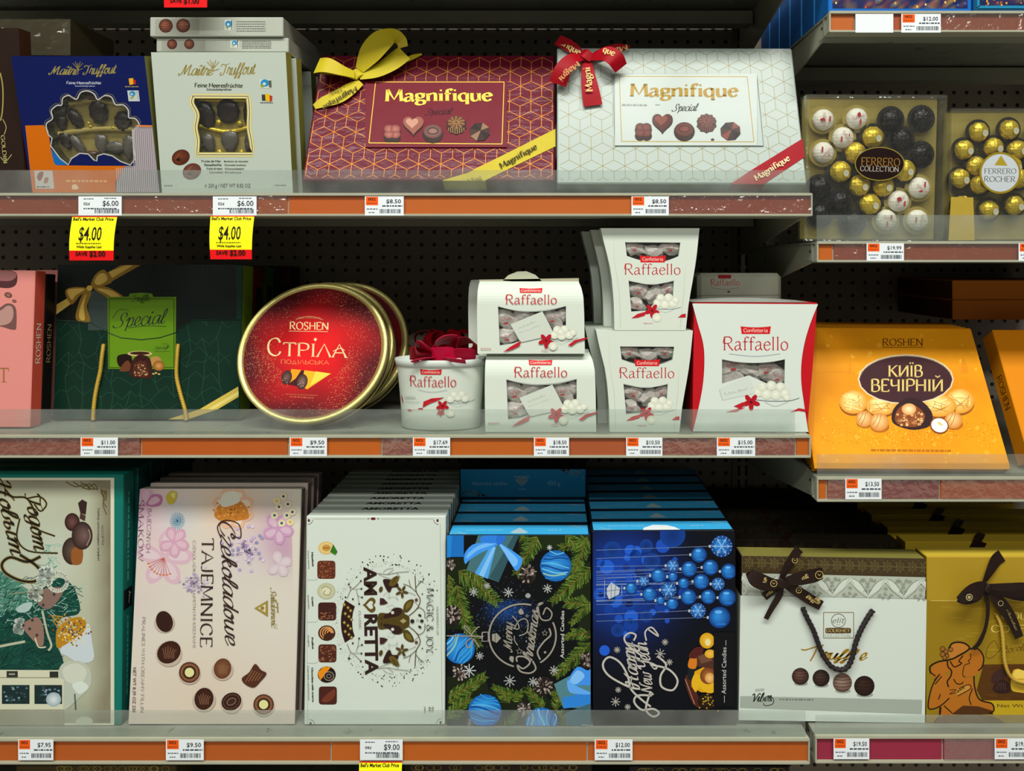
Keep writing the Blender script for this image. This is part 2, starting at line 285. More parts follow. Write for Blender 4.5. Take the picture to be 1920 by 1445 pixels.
# ---------------------------------------------------------------- stroke lettering (cap height 10, x-height 6.5), 's' = smooth stroke
G = {}
def _g(t):
    for ln in t.strip().split('\n'):
        k, wd, d = ln.split(' ', 2); st = []
        for q in d.split(';'):
            sm = {'s': 1, 'D': 2}.get(q[0], 0); q = q[1:] if sm else q
            st.append((sm, [tuple(float(v) for v in p.split(',')) for p in q.split()]))
        G[k] = (float(wd), st)
_g('''A 9 0.4,0 4.3,10 8.4,0;2,3.6 6.8,3.6
B 7.6 1.2,0 1.2,10;s1.2,10 4,10 5.8,9 5.8,6.6 4,5.4 1.2,5.4;s1.2,5.4 4.4,5.4 6.6,4.2 6.6,1.4 4.6,0 1.2,0
C 8.4 s7.4,7.6 6.2,9.6 4.2,10 1.6,8.4 .7,5 1.6,1.6 4.2,0 6.4,.5 7.6,2.4
D 9 1.2,0 1.2,10;s1.2,10 4.4,10 7.2,8.4 8.2,5 7.2,1.6 4.4,0 1.2,0
E 7 1.2,0 1.2,10;1.2,10 6.2,10 6.2,8.8;1.2,5.2 5,5.2;1.2,0 6.4,0 6.4,1.4
F 6.8 1.2,0 1.2,10;1.2,10 6.4,10 6.4,8.8;1.2,5.2 5,5.2
G 9 s7.6,7.8 6.2,9.6 4.2,10 1.6,8.4 .7,5 1.6,1.6 4.4,0 7.6,1;7.6,1 7.6,4.4;5.4,4.4 8.4,4.4
H 9 1.2,0 1.2,10;7.6,0 7.6,10;1.2,5.2 7.6,5.2
I 3.4 1.7,0 1.7,10
J 5 s3.6,10 3.6,2 2.4,0 .6,.2
K 8.4 1.2,0 1.2,10;7.2,10 1.4,4.6;2.8,5.8 7.6,0
L 6.8 1.2,10 1.2,0;1.2,0 6.2,0 6.2,1.6
M 11 1.2,0 1.6,10;1.6,10 5.4,1.6 9.2,10;9.2,10 9.8,0
N 9.4 1.2,0 1.2,10;1.2,10 8,0;8,0 8,10
O 9.4 s4.7,10 1.7,8.4 .7,5 1.7,1.6 4.7,0 7.7,1.6 8.7,5 7.7,8.4 4.7,10
P 7.4 1.2,0 1.2,10;s1.2,10 4.4,10 6.4,8.8 6.4,6 4.4,4.8 1.2,4.8
R 8.4 1.2,0 1.2,10;s1.2,10 4.4,10 6.4,8.8 6.4,6.4 4.4,5.2 1.2,5.2;s3.6,5.2 5.4,2.2 7.8,-.2
S 7 s5.8,8.4 4.4,10 2,9.6 1.2,7.6 2.4,5.8 4.8,4.4 6,2.6 5,.4 2.6,-.1 .8,1.8
T 8 4,0 4,10;.5,8.8 .5,10 7.5,10 7.5,8.8
U 9 s1.2,10 1.2,3 2.6,.4 4.5,0 6.6,.6 7.8,3 7.8,10
V 8.6 .4,10 4.3,0 8.2,10
W 12 .4,10 3.4,0 6,10;6,10 8.8,0 11.6,10
X 8.6 .6,0 7.8,10;.6,10 8,0
Y 8.4 .4,10 4.2,5 8,10;4.2,5 4.2,0
Z 7.6 1,8.8 1,10 7,10 .8,0 7.2,0 7.2,1.4
& 9 s8,4.6 6,1 3,0 1,1.6 1.4,4 5,6.6 5.4,9 4,10 2.8,8.8 3.2,6.6 8.2,0
a 6.2 s.9,5.4 2.4,6.5 4.2,5.9 4.5,4.2 4.5,1.4 5.8,0;s4.5,3.9 2.2,3.5 .7,2.2 .8,.7 2.1,-.1 4.5,1.7
b 6.6 1.2,0 1.2,10;s1.2,5 3.4,6.5 5.6,5 5.8,2 4,0 1.2,.6
c 5.6 s5,5.2 3.4,6.5 1.4,5.4 .7,3.2 1.6,.8 3.4,-.1 5.2,1.2
d 6.8 5.4,10 5.4,0;s5.4,5.4 3.2,6.5 1.2,5.2 .7,3 1.6,.6 3.4,-.1 5.4,1.2
e 5.8 s.9,3.7 5.2,4 4.6,5.8 3.1,6.5 1.2,5.2 .7,3 1.6,.7 3.5,-.1 5.3,1.4
f 4.4 s4.8,9 3.6,10 2.2,9.4 1.8,7.6 1.8,0;.2,6.3 4,6.3
g 6.2 s3,6.5 1.2,6 1.1,3.6 2.8,2.6 4.6,3.4 4.7,5.6 3,6.5;s4.5,6 5.8,6.6;s1.8,2.8 .9,1.8 2,.8 4.6,.6 5.6,-.6 5,-2.3 2.8,-3 .9,-2.3 .9,-1 2,.6
h 6.9 1.2,0 1.2,10;s1.2,4.6 3.4,6.5 5.2,6.2 5.6,4.4 5.6,0
i 3.2 1.6,0 1.6,6.5;D1.6,9
k 6.4 1.2,0 1.2,10;5,6.5 1.4,3;2.6,4 5.6,0
l 3.2 1.6,0 1.6,10
m 10.2 1.2,0 1.2,6.5;s1.2,4.6 3.2,6.5 4.8,6 5.1,4.4 5.1,0;s5.1,4.6 7,6.5 8.6,6 9,4.4 9,0
n 6.9 1.2,0 1.2,6.5;s1.2,4.6 3.4,6.5 5.2,6.2 5.6,4.4 5.6,0
o 6.4 s3.2,6.5 1.3,5.4 .7,3.2 1.3,1 3.2,-.1 5.1,1 5.7,3.2 5.1,5.4 3.2,6.5
p 6.6 1.2,-3 1.2,6.5;s1.2,5 3.4,6.5 5.6,5 5.8,2 4,0 1.2,.8
q 6.7 5.4,6.5 5.4,-3;s5.4,5.4 3.2,6.5 1.2,5.2 .7,3 1.6,.6 3.4,-.1 5.4,1.2
r 4.8 1.2,0 1.2,6.5;s1.2,4.4 2.6,6.3 4.4,6.3
s 5 s4.2,5.3 2.8,6.5 1.2,5.8 1.2,4.2 2.6,3.4 4,2.6 4.2,1 2.8,-.1 1.2,.1 .7,1.3
t 4.2 s1.8,8.4 1.8,1.4 2.6,0 4.2,.8;.3,6.3 3.8,6.3
u 6.9 s1.2,6.5 1.2,2 2,.2 3.6,0 5.4,1.6;5.4,6.5 5.4,0
v 6 .3,6.5 3,0 5.7,6.5
w 9 .3,6.5 2.6,0 4.5,6.5;4.5,6.5 6.6,0 8.7,6.5
x 6 .5,0 5.2,6.5;.5,6.5 5.5,0
y 6 .3,6.5 3,0;s5.7,6.5 3,0 1.8,-2.8 .4,-2.8
z 5.6 .6,6.3 4.9,6.3 .6,.1 5.1,.1
И 9.2 1.2,10 1.2,0;1.2,0 7.8,10;7.8,10 7.8,0
П 9 1.2,0 1.2,10 7.6,10 7.6,0
Л 8.6 .4,0 4.4,10 8.2,0
Λ 8.8 .4,0 4.4,10 8.4,0
Ч 8.2 s1.2,10 1.2,6 2.6,4.6 6.8,5.4;6.8,10 6.8,0
Д 9 .6,-1.6 .6,0 8,0 8,-1.6;1.6,0 4.4,10 7.2,0
Ь 7.2 1.2,10 1.2,0;s1.2,5.4 4.4,5.4 6.4,4.2 6.4,1.4 4.6,0 1.2,0
Г 6.6 1.2,0 1.2,10 6.2,10 6.2,8.6
~a 6 s4.9,5.6 3.2,6.4 1.2,5 .7,1.8 1.8,0 3.4,1 4.9,5.4;s5.1,6.3 4.7,2 5,.1 6.6,1.4
~b 5.6 s0,1 2.4,6 2.9,9.6 1.9,10 1.2,7 1,1 2.6,0 4.4,1.4 4.2,4.4 6,4.6
~c 4.8 s4.4,5.2 3.2,6.4 1.2,5 .7,2 1.8,0 3.4,.2 5.2,2
~d 6 s4.9,5.6 3.2,6.4 1.2,5 .7,1.8 1.8,0 3.4,1 4.9,5.4;s5.6,10 4.9,2 5.2,.1 6.6,1.4
~e 4.6 s.4,1.6 3.2,3.2 3.6,5.4 2.4,6.4 .9,4.4 .8,1.4 2.2,0 5,2
~f 4 s0,1.4 3,6 4.2,9.4 3.2,10 2.2,7 1.4,-1.8 .4,-3 0,-1.6 1.8,.2 4.4,1.6
~g 6 s4.9,5.6 3.2,6.4 1.2,5 .7,1.8 1.8,0 3.4,1 4.9,5.4;s5,6.3 4.2,-1.6 2.4,-3 .8,-2 2.4,-.2 6.4,1.4
~h 6 s0,1 2.6,6 3.1,9.6 2.1,10 1.5,6 1.1,0;s1.2,2.6 3,6 4.4,6 4.2,2 4.8,.1 6.4,1.4
~i 3 s0,1.4 1.4,6.3 1.2,1.2 2,0 3.4,1.4;D1.9,8.6
~k 5.6 s0,1 2.6,6 3.1,9.6 2.1,10 1.5,6 1.1,0;s1.2,2.8 3.4,6.2 4.4,5 2.4,3.4 4.2,.4 6,1.4
~l 3 s0,1.2 2.4,6 3,9.6 2,10 1.2,6.4 1,1 1.8,0 3.4,1.4
~m 8.6 s0,4.6 1.4,6.3 1.4,3 1,0;s1.2,2.6 2.8,6 4,6 4,3 3.6,0;s3.8,2.6 5.4,6 6.8,6 6.6,2 7.2,.1 9,1.4
~n 6 s0,4.6 1.4,6.3 1.4,3 1,0;s1.2,2.6 3,6 4.4,6 4.2,2 4.8,.1 6.4,1.4
~o 5 s3,6.4 1.2,5 .7,2 2,0 3.8,1.4 4.2,4.6 3,6.4 2.8,5 5.4,5
~p 5.6 s0,4 1.6,6.3 1.4,2 .8,-3;s1.2,2.6 3,6.3 4.6,5 4,1 2.4,0 1.2,1 ;s3.4,0 6,1.6
~r 4.4 s0,1.4 1.4,6.8 2,5.8 3.6,5.6 3.2,2 3.6,.1 4.8,1.4
~s 4.2 s0,1.4 2.2,6.6 2.6,5 3.4,2 2.4,0 .8,.8;s2.6,0 4.6,1.4
~t 3.4 s0,1.4 2.2,9 1.4,2 2.2,0 3.8,1.4;0,6.3 3.6,6.5
~u 6 s0,4.8 1.1,6.3 1,2 2,0 3.6,1.2 4.8,6.2;s4.9,6.3 4.5,2 5,.1 6.6,1.4
~v 5 s0,5 1.2,6.3 1.6,2 2.2,0 4,2.4 4.2,6.2 5.4,5.6
~w 8 s0,5 1.1,6.3 1,2 2,0 3.6,1.6 4.2,6;s4.2,6 4,2 5,0 6.8,2 7,6.2 8.2,5.6
~y 6 s0,4.8 1.1,6.3 1,2 2,0 3.6,1.2 4.8,6.2;s4.9,6.3 4.2,-1.6 2.4,-3 .8,-2 2.4,-.2 6.4,1.4
~z 5 s0,5 1.4,6.4 4,6 .6,.6 2.6,.6 5,-.2 5.4,1
~ы 7.6 s0,4.8 1.2,6.3 1,1 2.4,0 3.8,2 2.6,3.6 1,2.6;s5.8,6.3 5.4,1.6 6.2,0 7.8,1.4
~л 6 s0,.4 1.4,1 2.6,6.2 3.8,6 4,2 4.8,0 6.4,1.4
~и 6 s0,4.8 1.1,6.3 1,2 2,0 3.6,1.2 4.8,6.2;s4.9,6.3 4.5,2 5,.1 6.6,1.4
~C 7 s6.6,8 5.6,9.8 3.4,9.6 1,6.4 .8,2 2.6,-.2 5.4,.6 7,3;s6.6,8 5.4,7 4.6,8.4 5.8,9.6
~H 9.4 s.2,7.6 1.4,9.6 2.8,9 2.4,4 1.4,.2 -.2,.4;s8.8,10 7,8 6.2,3 6.6,.4 8.4,.6;s-.4,3.6 3,5.6 7.8,4.6
~M 11 s-1,2 -.4,0 1.6,1.6 3.6,9.8;s3.6,9.8 4.2,1;s4.2,1 6.4,7 8.4,9.8;s8.4,9.8 8,3 8.6,.2 10.8,1.6
~N 9.4 s-.6,1.4 .2,0 1.6,2 2.8,9.6;s2.8,9.6 6.4,.4;s6.4,.4 7.4,7 8.8,10 10.2,9.6
~S 7 s-1.6,1.6 -.4,0 3,.2 4.6,3 2.6,6 2.8,9 5,10 6.4,8.2 5.4,6.8
~T 7 s-1,7.8 0,9.6 3.4,9 7.8,10;s4.4,9.2 3.8,3 2.2,.2 0,.2 -.4,1.8 1,2.4
~V 7 s-.6,7.6 .8,9.8 2.2,7 2.8,.2;s2.8,.2 5.2,6 6.8,9.6 8,9.2
~Y 7.6 s0,8 1,9.8 2.4,8.6 2.4,5.8 4,4.8 6,6.4 7.2,9.8;s7.2,9.8 6,2 4,-2.8 1.6,-3 1,-1 4,.8 8,2
~F 7 s-1,7.8 0,9.6 3.4,9 7.8,10;s4.4,9.2 3.8,3 2.2,.2 0,.2;2.6,4.6 6.2,5
~Г 7 s-1,7.8 0,9.6 3.4,9 7.8,10;s4.4,9.2 3.8,3 2.2,.2 0,.2''')
for a_, b_ in zip('СТРОКІВЕНМАсеоарухп', 'CTPOKIBEHMAceoapyxn'): G[a_] = G[b_]
for a_, b_ in zip('СНомдвг', 'CHomgbz'): G['~'+a_] = G['~'+b_]
ACC = {'Ї': ('I', ((.6, 12), (2.8, 12))), 'Й': ('И', 'b'), 'й': ('u', 'b'), 'ü': ('u', ((2, 8.6), (4.6, 8.6))), 'î': ('i', 'c'), 'ś': ('s', 'a'), 'ć': ('c', 'a')}
def ribbon(pts, wf):
    """quads of a pen stroke; wf(direction angle)->width"""
    n = len(pts); L, Rr = [], []
    for i, (x, y) in enumerate(pts):
        ax, ay = pts[max(i-1, 0)]; bx, by = pts[min(i+1, n-1)]; dx, dy = bx-ax, by-ay; l = math.hypot(dx, dy) or 1
        w_ = wf(math.atan2(dy, dx), i/max(n-1, 1))/2; nx, ny = -dy/l*w_, dx/l*w_
        L.append((x+nx, y+ny)); Rr.append((x-nx, y-ny))
    vs = L+Rr; return vs, [(i, i+1, n+i+1, n+i) for i in range(n-1)]
GC = {}
def pen(s_, style, wt=1.0):
    """verts/faces of a lettered string with cap height 1. style: serif / roman / script / brush"""
    k = (s_, style, wt)
    if k in GC: return GC[k]
    thick, thin, serif, sl, tilt = {'serif': (1.5, .55, .95, 0, .35), 'fat': (2.1, .7, 1.2, 0, .3), 'roman': (1.0, .5, 0, 0, .35), 'fine': (.75, .3, .8, 0, .3), 'mono': (.9, .9, 0, 0, 0),
                                    'script': (1.15, .35, 0, .32, .2), 'brush': (1.3, .7, 0, .3, .5), 'italic': (1.2, .4, .5, .2, .3)}[style]
    thick *= wt; thin *= wt; V, F = [], []; x = 0
    def add(pts, fn):
        vs, fs = ribbon(pts, fn); o = len(V)
        V.extend(((vx+x)+vy*sl, vy) for vx, vy in vs); F.extend(tuple(o+i for i in f) for f in fs)
    def dot(cx, cy, r=.75):
        o = len(V); V.extend((x+cx+r*math.cos(a*PI/4)+(cy+r*math.sin(a*PI/4))*sl, cy+r*math.sin(a*PI/4)) for a in range(8)); F.append(tuple(range(o, o+8)))
    fn = lambda a, t: thin+(thick-thin)*abs(math.sin(a-tilt))
    for ch in s_:
        if ch == ' ': x += 3.6; continue
        acc = None
        if ch in ACC: ch, acc = ACC[ch]
        key = '~'+ch if style in ('script', 'brush') and '~'+ch in G else ch
        if key not in G: x += 4; continue
        wd, st = G[key]
        for sm, pts in st:
            if sm == 2: dot(*pts[0]); continue
            add(catmull(pts, 4) if sm else pts, fn) if len(pts) != 2 or sm else add(pts, fn)
            if serif and not sm:
                for (ax, ay), (bx, by) in ((pts[0], pts[1]), (pts[-1], pts[-2])):
                    if abs(by-ay) > 2.2 and (ay in (0, 10, -3) or (ay == 6.5 and abs(bx-ax) > .1)): add([(ax-serif, ay+(thin/2 if ay <= 0 else -thin/2)), (ax+serif, ay+(thin/2 if ay <= 0 else -thin/2))], lambda a, t: thin)
                    elif abs(bx-ax) < .1 and ay == 6.5: add([(ax-serif*1.2, ay-thin*.6), (ax, ay-thin/2)], lambda a, t: thin)
            if serif and sm and len(pts) > 2 and pts[-1][1] == 0 and abs(pts[-1][0]-pts[-2][0]) < .1: add([(pts[-1][0]-serif, thin/2), (pts[-1][0]+serif, thin/2)], lambda a, t: thin)
        if acc:
            if acc == 'b': add([(2.6, 13), (4.5, 11.6), (6.4, 13)] if ch == 'И' else [(2, 9.4), (3.2, 8.4), (4.4, 9.4)], lambda a, t: thin*1.6)
            elif acc == 'c': add([(0, 8.2), (1.8, 9.8), (3.4, 8.2)], lambda a, t: thin*1.4)
            elif acc == 'a': add([(2.6, 8), (4, 10)], lambda a, t: thick*.7)
            else:
                for q in acc: dot(*q)
        x += wd*(.96 if style in ('script', 'brush') else 1)+(0 if style in ('script', 'brush') else .35)
    GC[k] = ([(a/10, b/10) for a, b in V], F); return GC[k]

# ---------------------------------------------------------------- artwork: flat printed shapes a hair above a panel, part of that panel's mesh
class Art:
    def __init__(s, face, view=(0, 0, 1), warp=None):
        s.f = face; s.vw = view; s.V = []; s.F = []; s.C = []; s.z = .00012; s.warp = warp; s.zmin = 0; s.zmax = 0
    def view(s, *v): s.vw = v
    def m(s, X, Y):
        if s.vw is None: return X, Y
        x0, y0, k = s.vw; return s.f.loc(x0+X/k, y0+Y/k)
    def raw(s, pts, faces, col, met=0, cols=None, up=True):
        if up: s.z += 2.5e-5 if s.warp else 9e-6
        o = len(s.V); c = (*srgb(col), met) if not cols else None; zz = s.z if up else s.z+5e-6
        for X, Y in pts:
            x, z = s.m(X, Y); x = min(max(x, -s.f.W/2), s.f.W/2); z = min(max(z, s.zmin), s.f.H+s.zmax); d = s.warp(x, z) if s.warp else 0
            s.V.append((x, d-zz, z))
        for f in faces:
            s.F.append(tuple(o+i for i in f)); s.C.append([(*cols[i], met) for i in f] if cols else [c]*len(f))
    def poly(s, pts, col, met=0, up=True):
        t = tessellate_polygon([[Vector((x, y, 0)) for x, y in pts]]); s.raw(pts, t, col, met, up=up)
    def blob(s, pts, col, met=0, n=5): s.poly(catmull(pts, n, True), col, met)
    def rect(s, x0, y0, x1, y1, col, met=0, nx=1, ny=1):
        if s.warp: nx, ny = max(nx, 8), max(ny, 12)
        pts = [(x0+(x1-x0)*i/nx, y0+(y1-y0)*j/ny) for j in range(ny+1) for i in range(nx+1)]
        s.raw(pts, [(j*(nx+1)+i, j*(nx+1)+i+1, (j+1)*(nx+1)+i+1, (j+1)*(nx+1)+i) for j in range(ny) for i in range(nx)], col, met)
    def quad(s, pts, cols, met=0, n=8):
        """four corners with their own print colours, blended"""
        cs = [srgb(c) for c in cols]; V, C = [], []
        for j in range(n+1):
            for i in range(n+1):
                a, b = i/n, j/n; w4 = ((1-a)*(1-b), a*(1-b), a*b, (1-a)*b)
                V.append(tuple(sum(w_*p[k] for w_, p in zip(w4, pts)) for k in (0, 1))); C.append(tuple(sum(w_*c[k] for w_, c in zip(w4, cs)) for k in (0, 1, 2)))
        s.raw(V, [(j*(n+1)+i, j*(n+1)+i+1, (j+1)*(n+1)+i+1, (j+1)*(n+1)+i) for j in range(n) for i in range(n)], None, met, C)
    def field(s, x0, y0, x1, y1, fn, nx, ny, met=0):
        """printed picture area: colour from fn(a, b) with a, b in 0..1"""
        V, C = [], []
        for j in range(ny+1):
            for i in range(nx+1):
                a, b = i/nx, j/ny; V.append((x0+(x1-x0)*a, y0+(y1-y0)*b)); C.append(fn(a, b))
        s.raw(V, [(j*(nx+1)+i, j*(nx+1)+i+1, (j+1)*(nx+1)+i+1, (j+1)*(nx+1)+i) for j in range(ny) for i in range(nx)], None, met, C)
    def ell(s, cx, cy, rx, ry, col, met=0, rot=0, n=20, col2=None, up=True, hx=0, hy=0):
        """ellipse; col2 = colour of the centre (blended in rings, centre offset hx, hy)"""
        c, q = math.cos(rot), math.sin(rot)
        if col2 is None:
            s.raw([(cx+rx*math.cos(a)*c-ry*math.sin(a)*q, cy+rx*math.cos(a)*q+ry*math.sin(a)*c) for a in (2*PI*i/n for i in range(n))], [tuple(range(n))], col, met, up=up); return
        V, C = [(cx+hx, cy+hy)], [srgb(col2)]; A, B = srgb(col2), srgb(col); K = 4
        for k in range(1, K+1):
            r = k/K
            for i in range(n):
                a = 2*PI*i/n; V.append((cx+hx*(1-r)+r*(rx*math.cos(a)*c-ry*math.sin(a)*q), cy+hy*(1-r)+r*(rx*math.cos(a)*q+ry*math.sin(a)*c)))
                C.append(tuple(p+(o-p)*r for p, o in zip(A, B)))
        F = [(0, 1+i, 1+(i+1) % n) for i in range(n)]
        for k in range(K-1): F += [(1+k*n+i, 1+(k+1)*n+i, 1+(k+1)*n+(i+1) % n, 1+k*n+(i+1) % n) for i in range(n)]
        s.raw(V, F, None, met, C)
    def ring(s, cx, cy, rx, ry, w_, col, met=0, a0=0, a1=360, n=48, rot=0):
        c, q = math.cos(rot), math.sin(rot)
        s.line([(cx+rx*math.cos(a)*c-ry*math.sin(a)*q, cy+rx*math.cos(a)*q+ry*math.sin(a)*c) for a in (math.radians(a0+(a1-a0)*i/n) for i in range(n+1))], w_, col, met)
    def line(s, pts, w_, col, met=0, smooth=False, taper=None, up=True):
        if smooth: pts = catmull(pts, 5)
        f = (lambda a, t: w_) if not taper else (lambda a, t: w_*taper(t))
        vs, fs = ribbon(pts, f); s.raw(vs, fs, col, met, up=up)
    def frame(s, x0, y0, x1, y1, w_, col, met=0):
        for q in ([(x0, y0), (x1, y0)], [(x1, y0), (x1, y1)], [(x1, y1), (x0, y1)], [(x0, y1), (x0, y0)]): s.line(q, w_, col, met, up=False)
        s.z += 9e-6
    def text(s, t, x0, y0, x1, y1, h, col, style='sans', wt=1.0, met=0, arc=0):
        """lettering whose baseline runs exactly from (x0,y0) to (x1,y1); h = cap height"""
        if style != 'sans' and any(c != ' ' and c not in G and '~'+c not in G and c not in ACC for c in t): style, wt = 'sans', .3
        vs, fs = sans(t, wt) if style == 'sans' else pen(t, style, wt)
        if not vs: return
        k = h/.682 if style == 'sans' else h
        a, b = min(v[0] for v in vs), max(v[0] for v in vs); L = math.hypot(x1-x0, y1-y0); dx, dy = (x1-x0)/L, (y1-y0)/L; ux, uy = dy, -dx
        s.z += .0002 if s.warp else 0; out = []
        for vx, vy in vs:
            p = (vx-a)/(b-a); q = vy*k+arc*4*p*(1-p); out.append((x0+dx*p*L+ux*q, y0+dy*p*L+uy*q))
        s.raw(out, fs, col, met)
    def scrawl(s, x0, y0, x1, y1, h, col, seed=1):
        """handwriting too faint to read: one wavering pen line"""
        rr = random.Random(seed); n = max(8, int(math.hypot(x1-x0, y1-y0)/h*3)); L = math.hypot(x1-x0, y1-y0); ux, uy = (y1-y0)/L, -(x1-x0)/L
        s.line([(x0+(x1-x0)*i/n+ux*q, y0+(y1-y0)*i/n+uy*q) for i, q in ((i, h*rr.uniform(0, 1)*(i % 2)) for i in range(n+1))], h*.12, col, smooth=True)
    def dash(s, x0, y0, x1, y1, h, col, n=None):
        """lines of print too small to read, as broken strokes"""
        L = math.hypot(x1-x0, y1-y0); dx, dy = (x1-x0)/L, (y1-y0)/L; n = n or max(2, int(L/(h*2.2))); p = 0; s.z += 9e-6
        rr = random.Random(int(x0*7+y0*13))
        while p < L-h*.5:
            q = min(L, p+h*rr.uniform(.7, 3)); ux, uy = dy*h/2, -dx*h/2
            s.raw([(x0+dx*p-ux, y0+dy*p-uy), (x0+dx*q-ux, y0+dy*q-uy), (x0+dx*q+ux, y0+dy*q+uy), (x0+dx*p+ux, y0+dy*p+uy)], [(0, 1, 2, 3)], col, up=False); p = q+h*.55
    def holed(s, loops, col, depth, wall, met=0):
        """front panel with cut-outs: loops[0] outline, the rest holes (current view coordinates); hole walls go back by depth"""
        L = [[s.m(*p) for p in lp] for lp in loops]; flat = [q for lp in L for q in lp]
        tri = tessellate_polygon([[Vector((x, z, 0)) for x, z in lp] for lp in L]); o = len(s.V)
        s.V.extend((x, 0, z) for x, z in flat); s.F.extend(tuple(o+i for i in f) for f in tri); s.C.extend([(*srgb(col), met)]*3 for f in tri)
        for lp in L[1:]:
            o = len(s.V); n = len(lp); s.V.extend((x, 0, z) for x, z in lp); s.V.extend((x, depth, z) for x, z in lp)
            for i in range(n): s.F.append((o+i, o+(i+1) % n, o+n+(i+1) % n, o+n+i)); s.C.append([(*srgb(wall), 0)]*4)
    def open_shell(s, W, H, T, side, top=None, back=None):
        """carton without its front panel"""
        o = len(s.V); s.V.extend(((-W/2, 0, 0), (W/2, 0, 0), (W/2, T, 0), (-W/2, T, 0), (-W/2, 0, H), (W/2, 0, H), (W/2, T, H), (-W/2, T, H)))
        for q, c in (((0, 3, 2, 1), side), ((4, 5, 6, 7), top or side), ((1, 2, 6, 5), side), ((2, 3, 7, 6), back or side), ((3, 0, 4, 7), side)):
            s.F.append(tuple(o+i for i in q)); s.C.append([(*srgb(c), 0)]*4)
    def box_shell(s, W, H, T, front, side=None, top=None, bev=.0012, x0=None, back=None):
        """the carton itself: closed box with softened edges"""
        bm = bmesh.new(); fs = bm_box(bm, -W/2, W/2, 0, T, 0, H, 0)
        bmesh.ops.bevel(bm, geom=bm.edges[:], offset=bev, segments=1, affect='EDGES'); bm.normal_update()
        o = len(s.V); bm.verts.ensure_lookup_table(); s.V.extend(tuple(v.co) for v in bm.verts)
        for f in bm.faces:
            n = f.normal; c = front
            if abs(n.x) > .8: c = side or front
            elif n.z > .8: c = top or side or front
            elif n.z < -.8 or n.y > .8: c = back or side or front
            s.F.append(tuple(o+v.index for v in f.verts)); s.C.append([(*srgb(c), 0)]*len(f.verts))
        bm.free()
    def build(s, name, mat, parent=None, place=None):
        me = bpy.data.meshes.new(name); me.from_pydata(s.V, [], s.F); me.update()
        ca = me.color_attributes.new('Col', 'FLOAT_COLOR', 'CORNER'); flat = [v for f in s.C for c in f for v in c]
        ca.data.foreach_set('color', flat)
        # artwork faces look out of the panel
        o = link(name, me, parent, mat)
        if place is not None: o.matrix_basis = parent.matrix_basis.inverted() @ place
        return o
# ---------------------------------------------------------------- the setting
BACK = .444
bm = bmesh.new(); bm_box(bm, -3.0, 3.0, BACK, BACK+.02, 0, 2.5)
o = struct(from_bm('wall_back', bm, 'peg'))
bm = bmesh.new(); bm_box(bm, -4, 4, -5, BACK+.02, -.02, 0)
struct(from_bm('floor', bm, principled('floor_tile', '#8f8a80', .35, mottling=.15)))
def lift(h, y): return ZC+h*S   # height of h photo pixels above the lens axis, at the rail plane

# uprights with their double row of slots
def upright(px, label):
    x = xat(VX+(px-VX)*(1+BACK/D)); t = thing('shelf_upright', label, 'upright', (x, BACK, 0), 'slotted uprights')
    box('post', -.021, .021, -.006, -.0005, 0.02, 2.4, 'post', t, .001)
    for k in range(2):
        bm = bmesh.new()
        for i in range(84):
            z = .06+i*.028; xx = -.0072 if k == 0 else .0072; bm_box(bm, xx-.0025, xx+.0025, -.0064, -.0055, z, z+.021)
        from_bm('slot_row', bm, 'slot', t)
    return t
upright(1391, 'grey slotted metal upright on the pegboard right of the tall coconut sweet boxes')
upright(-176, 'grey slotted metal upright at the left end of the bay')

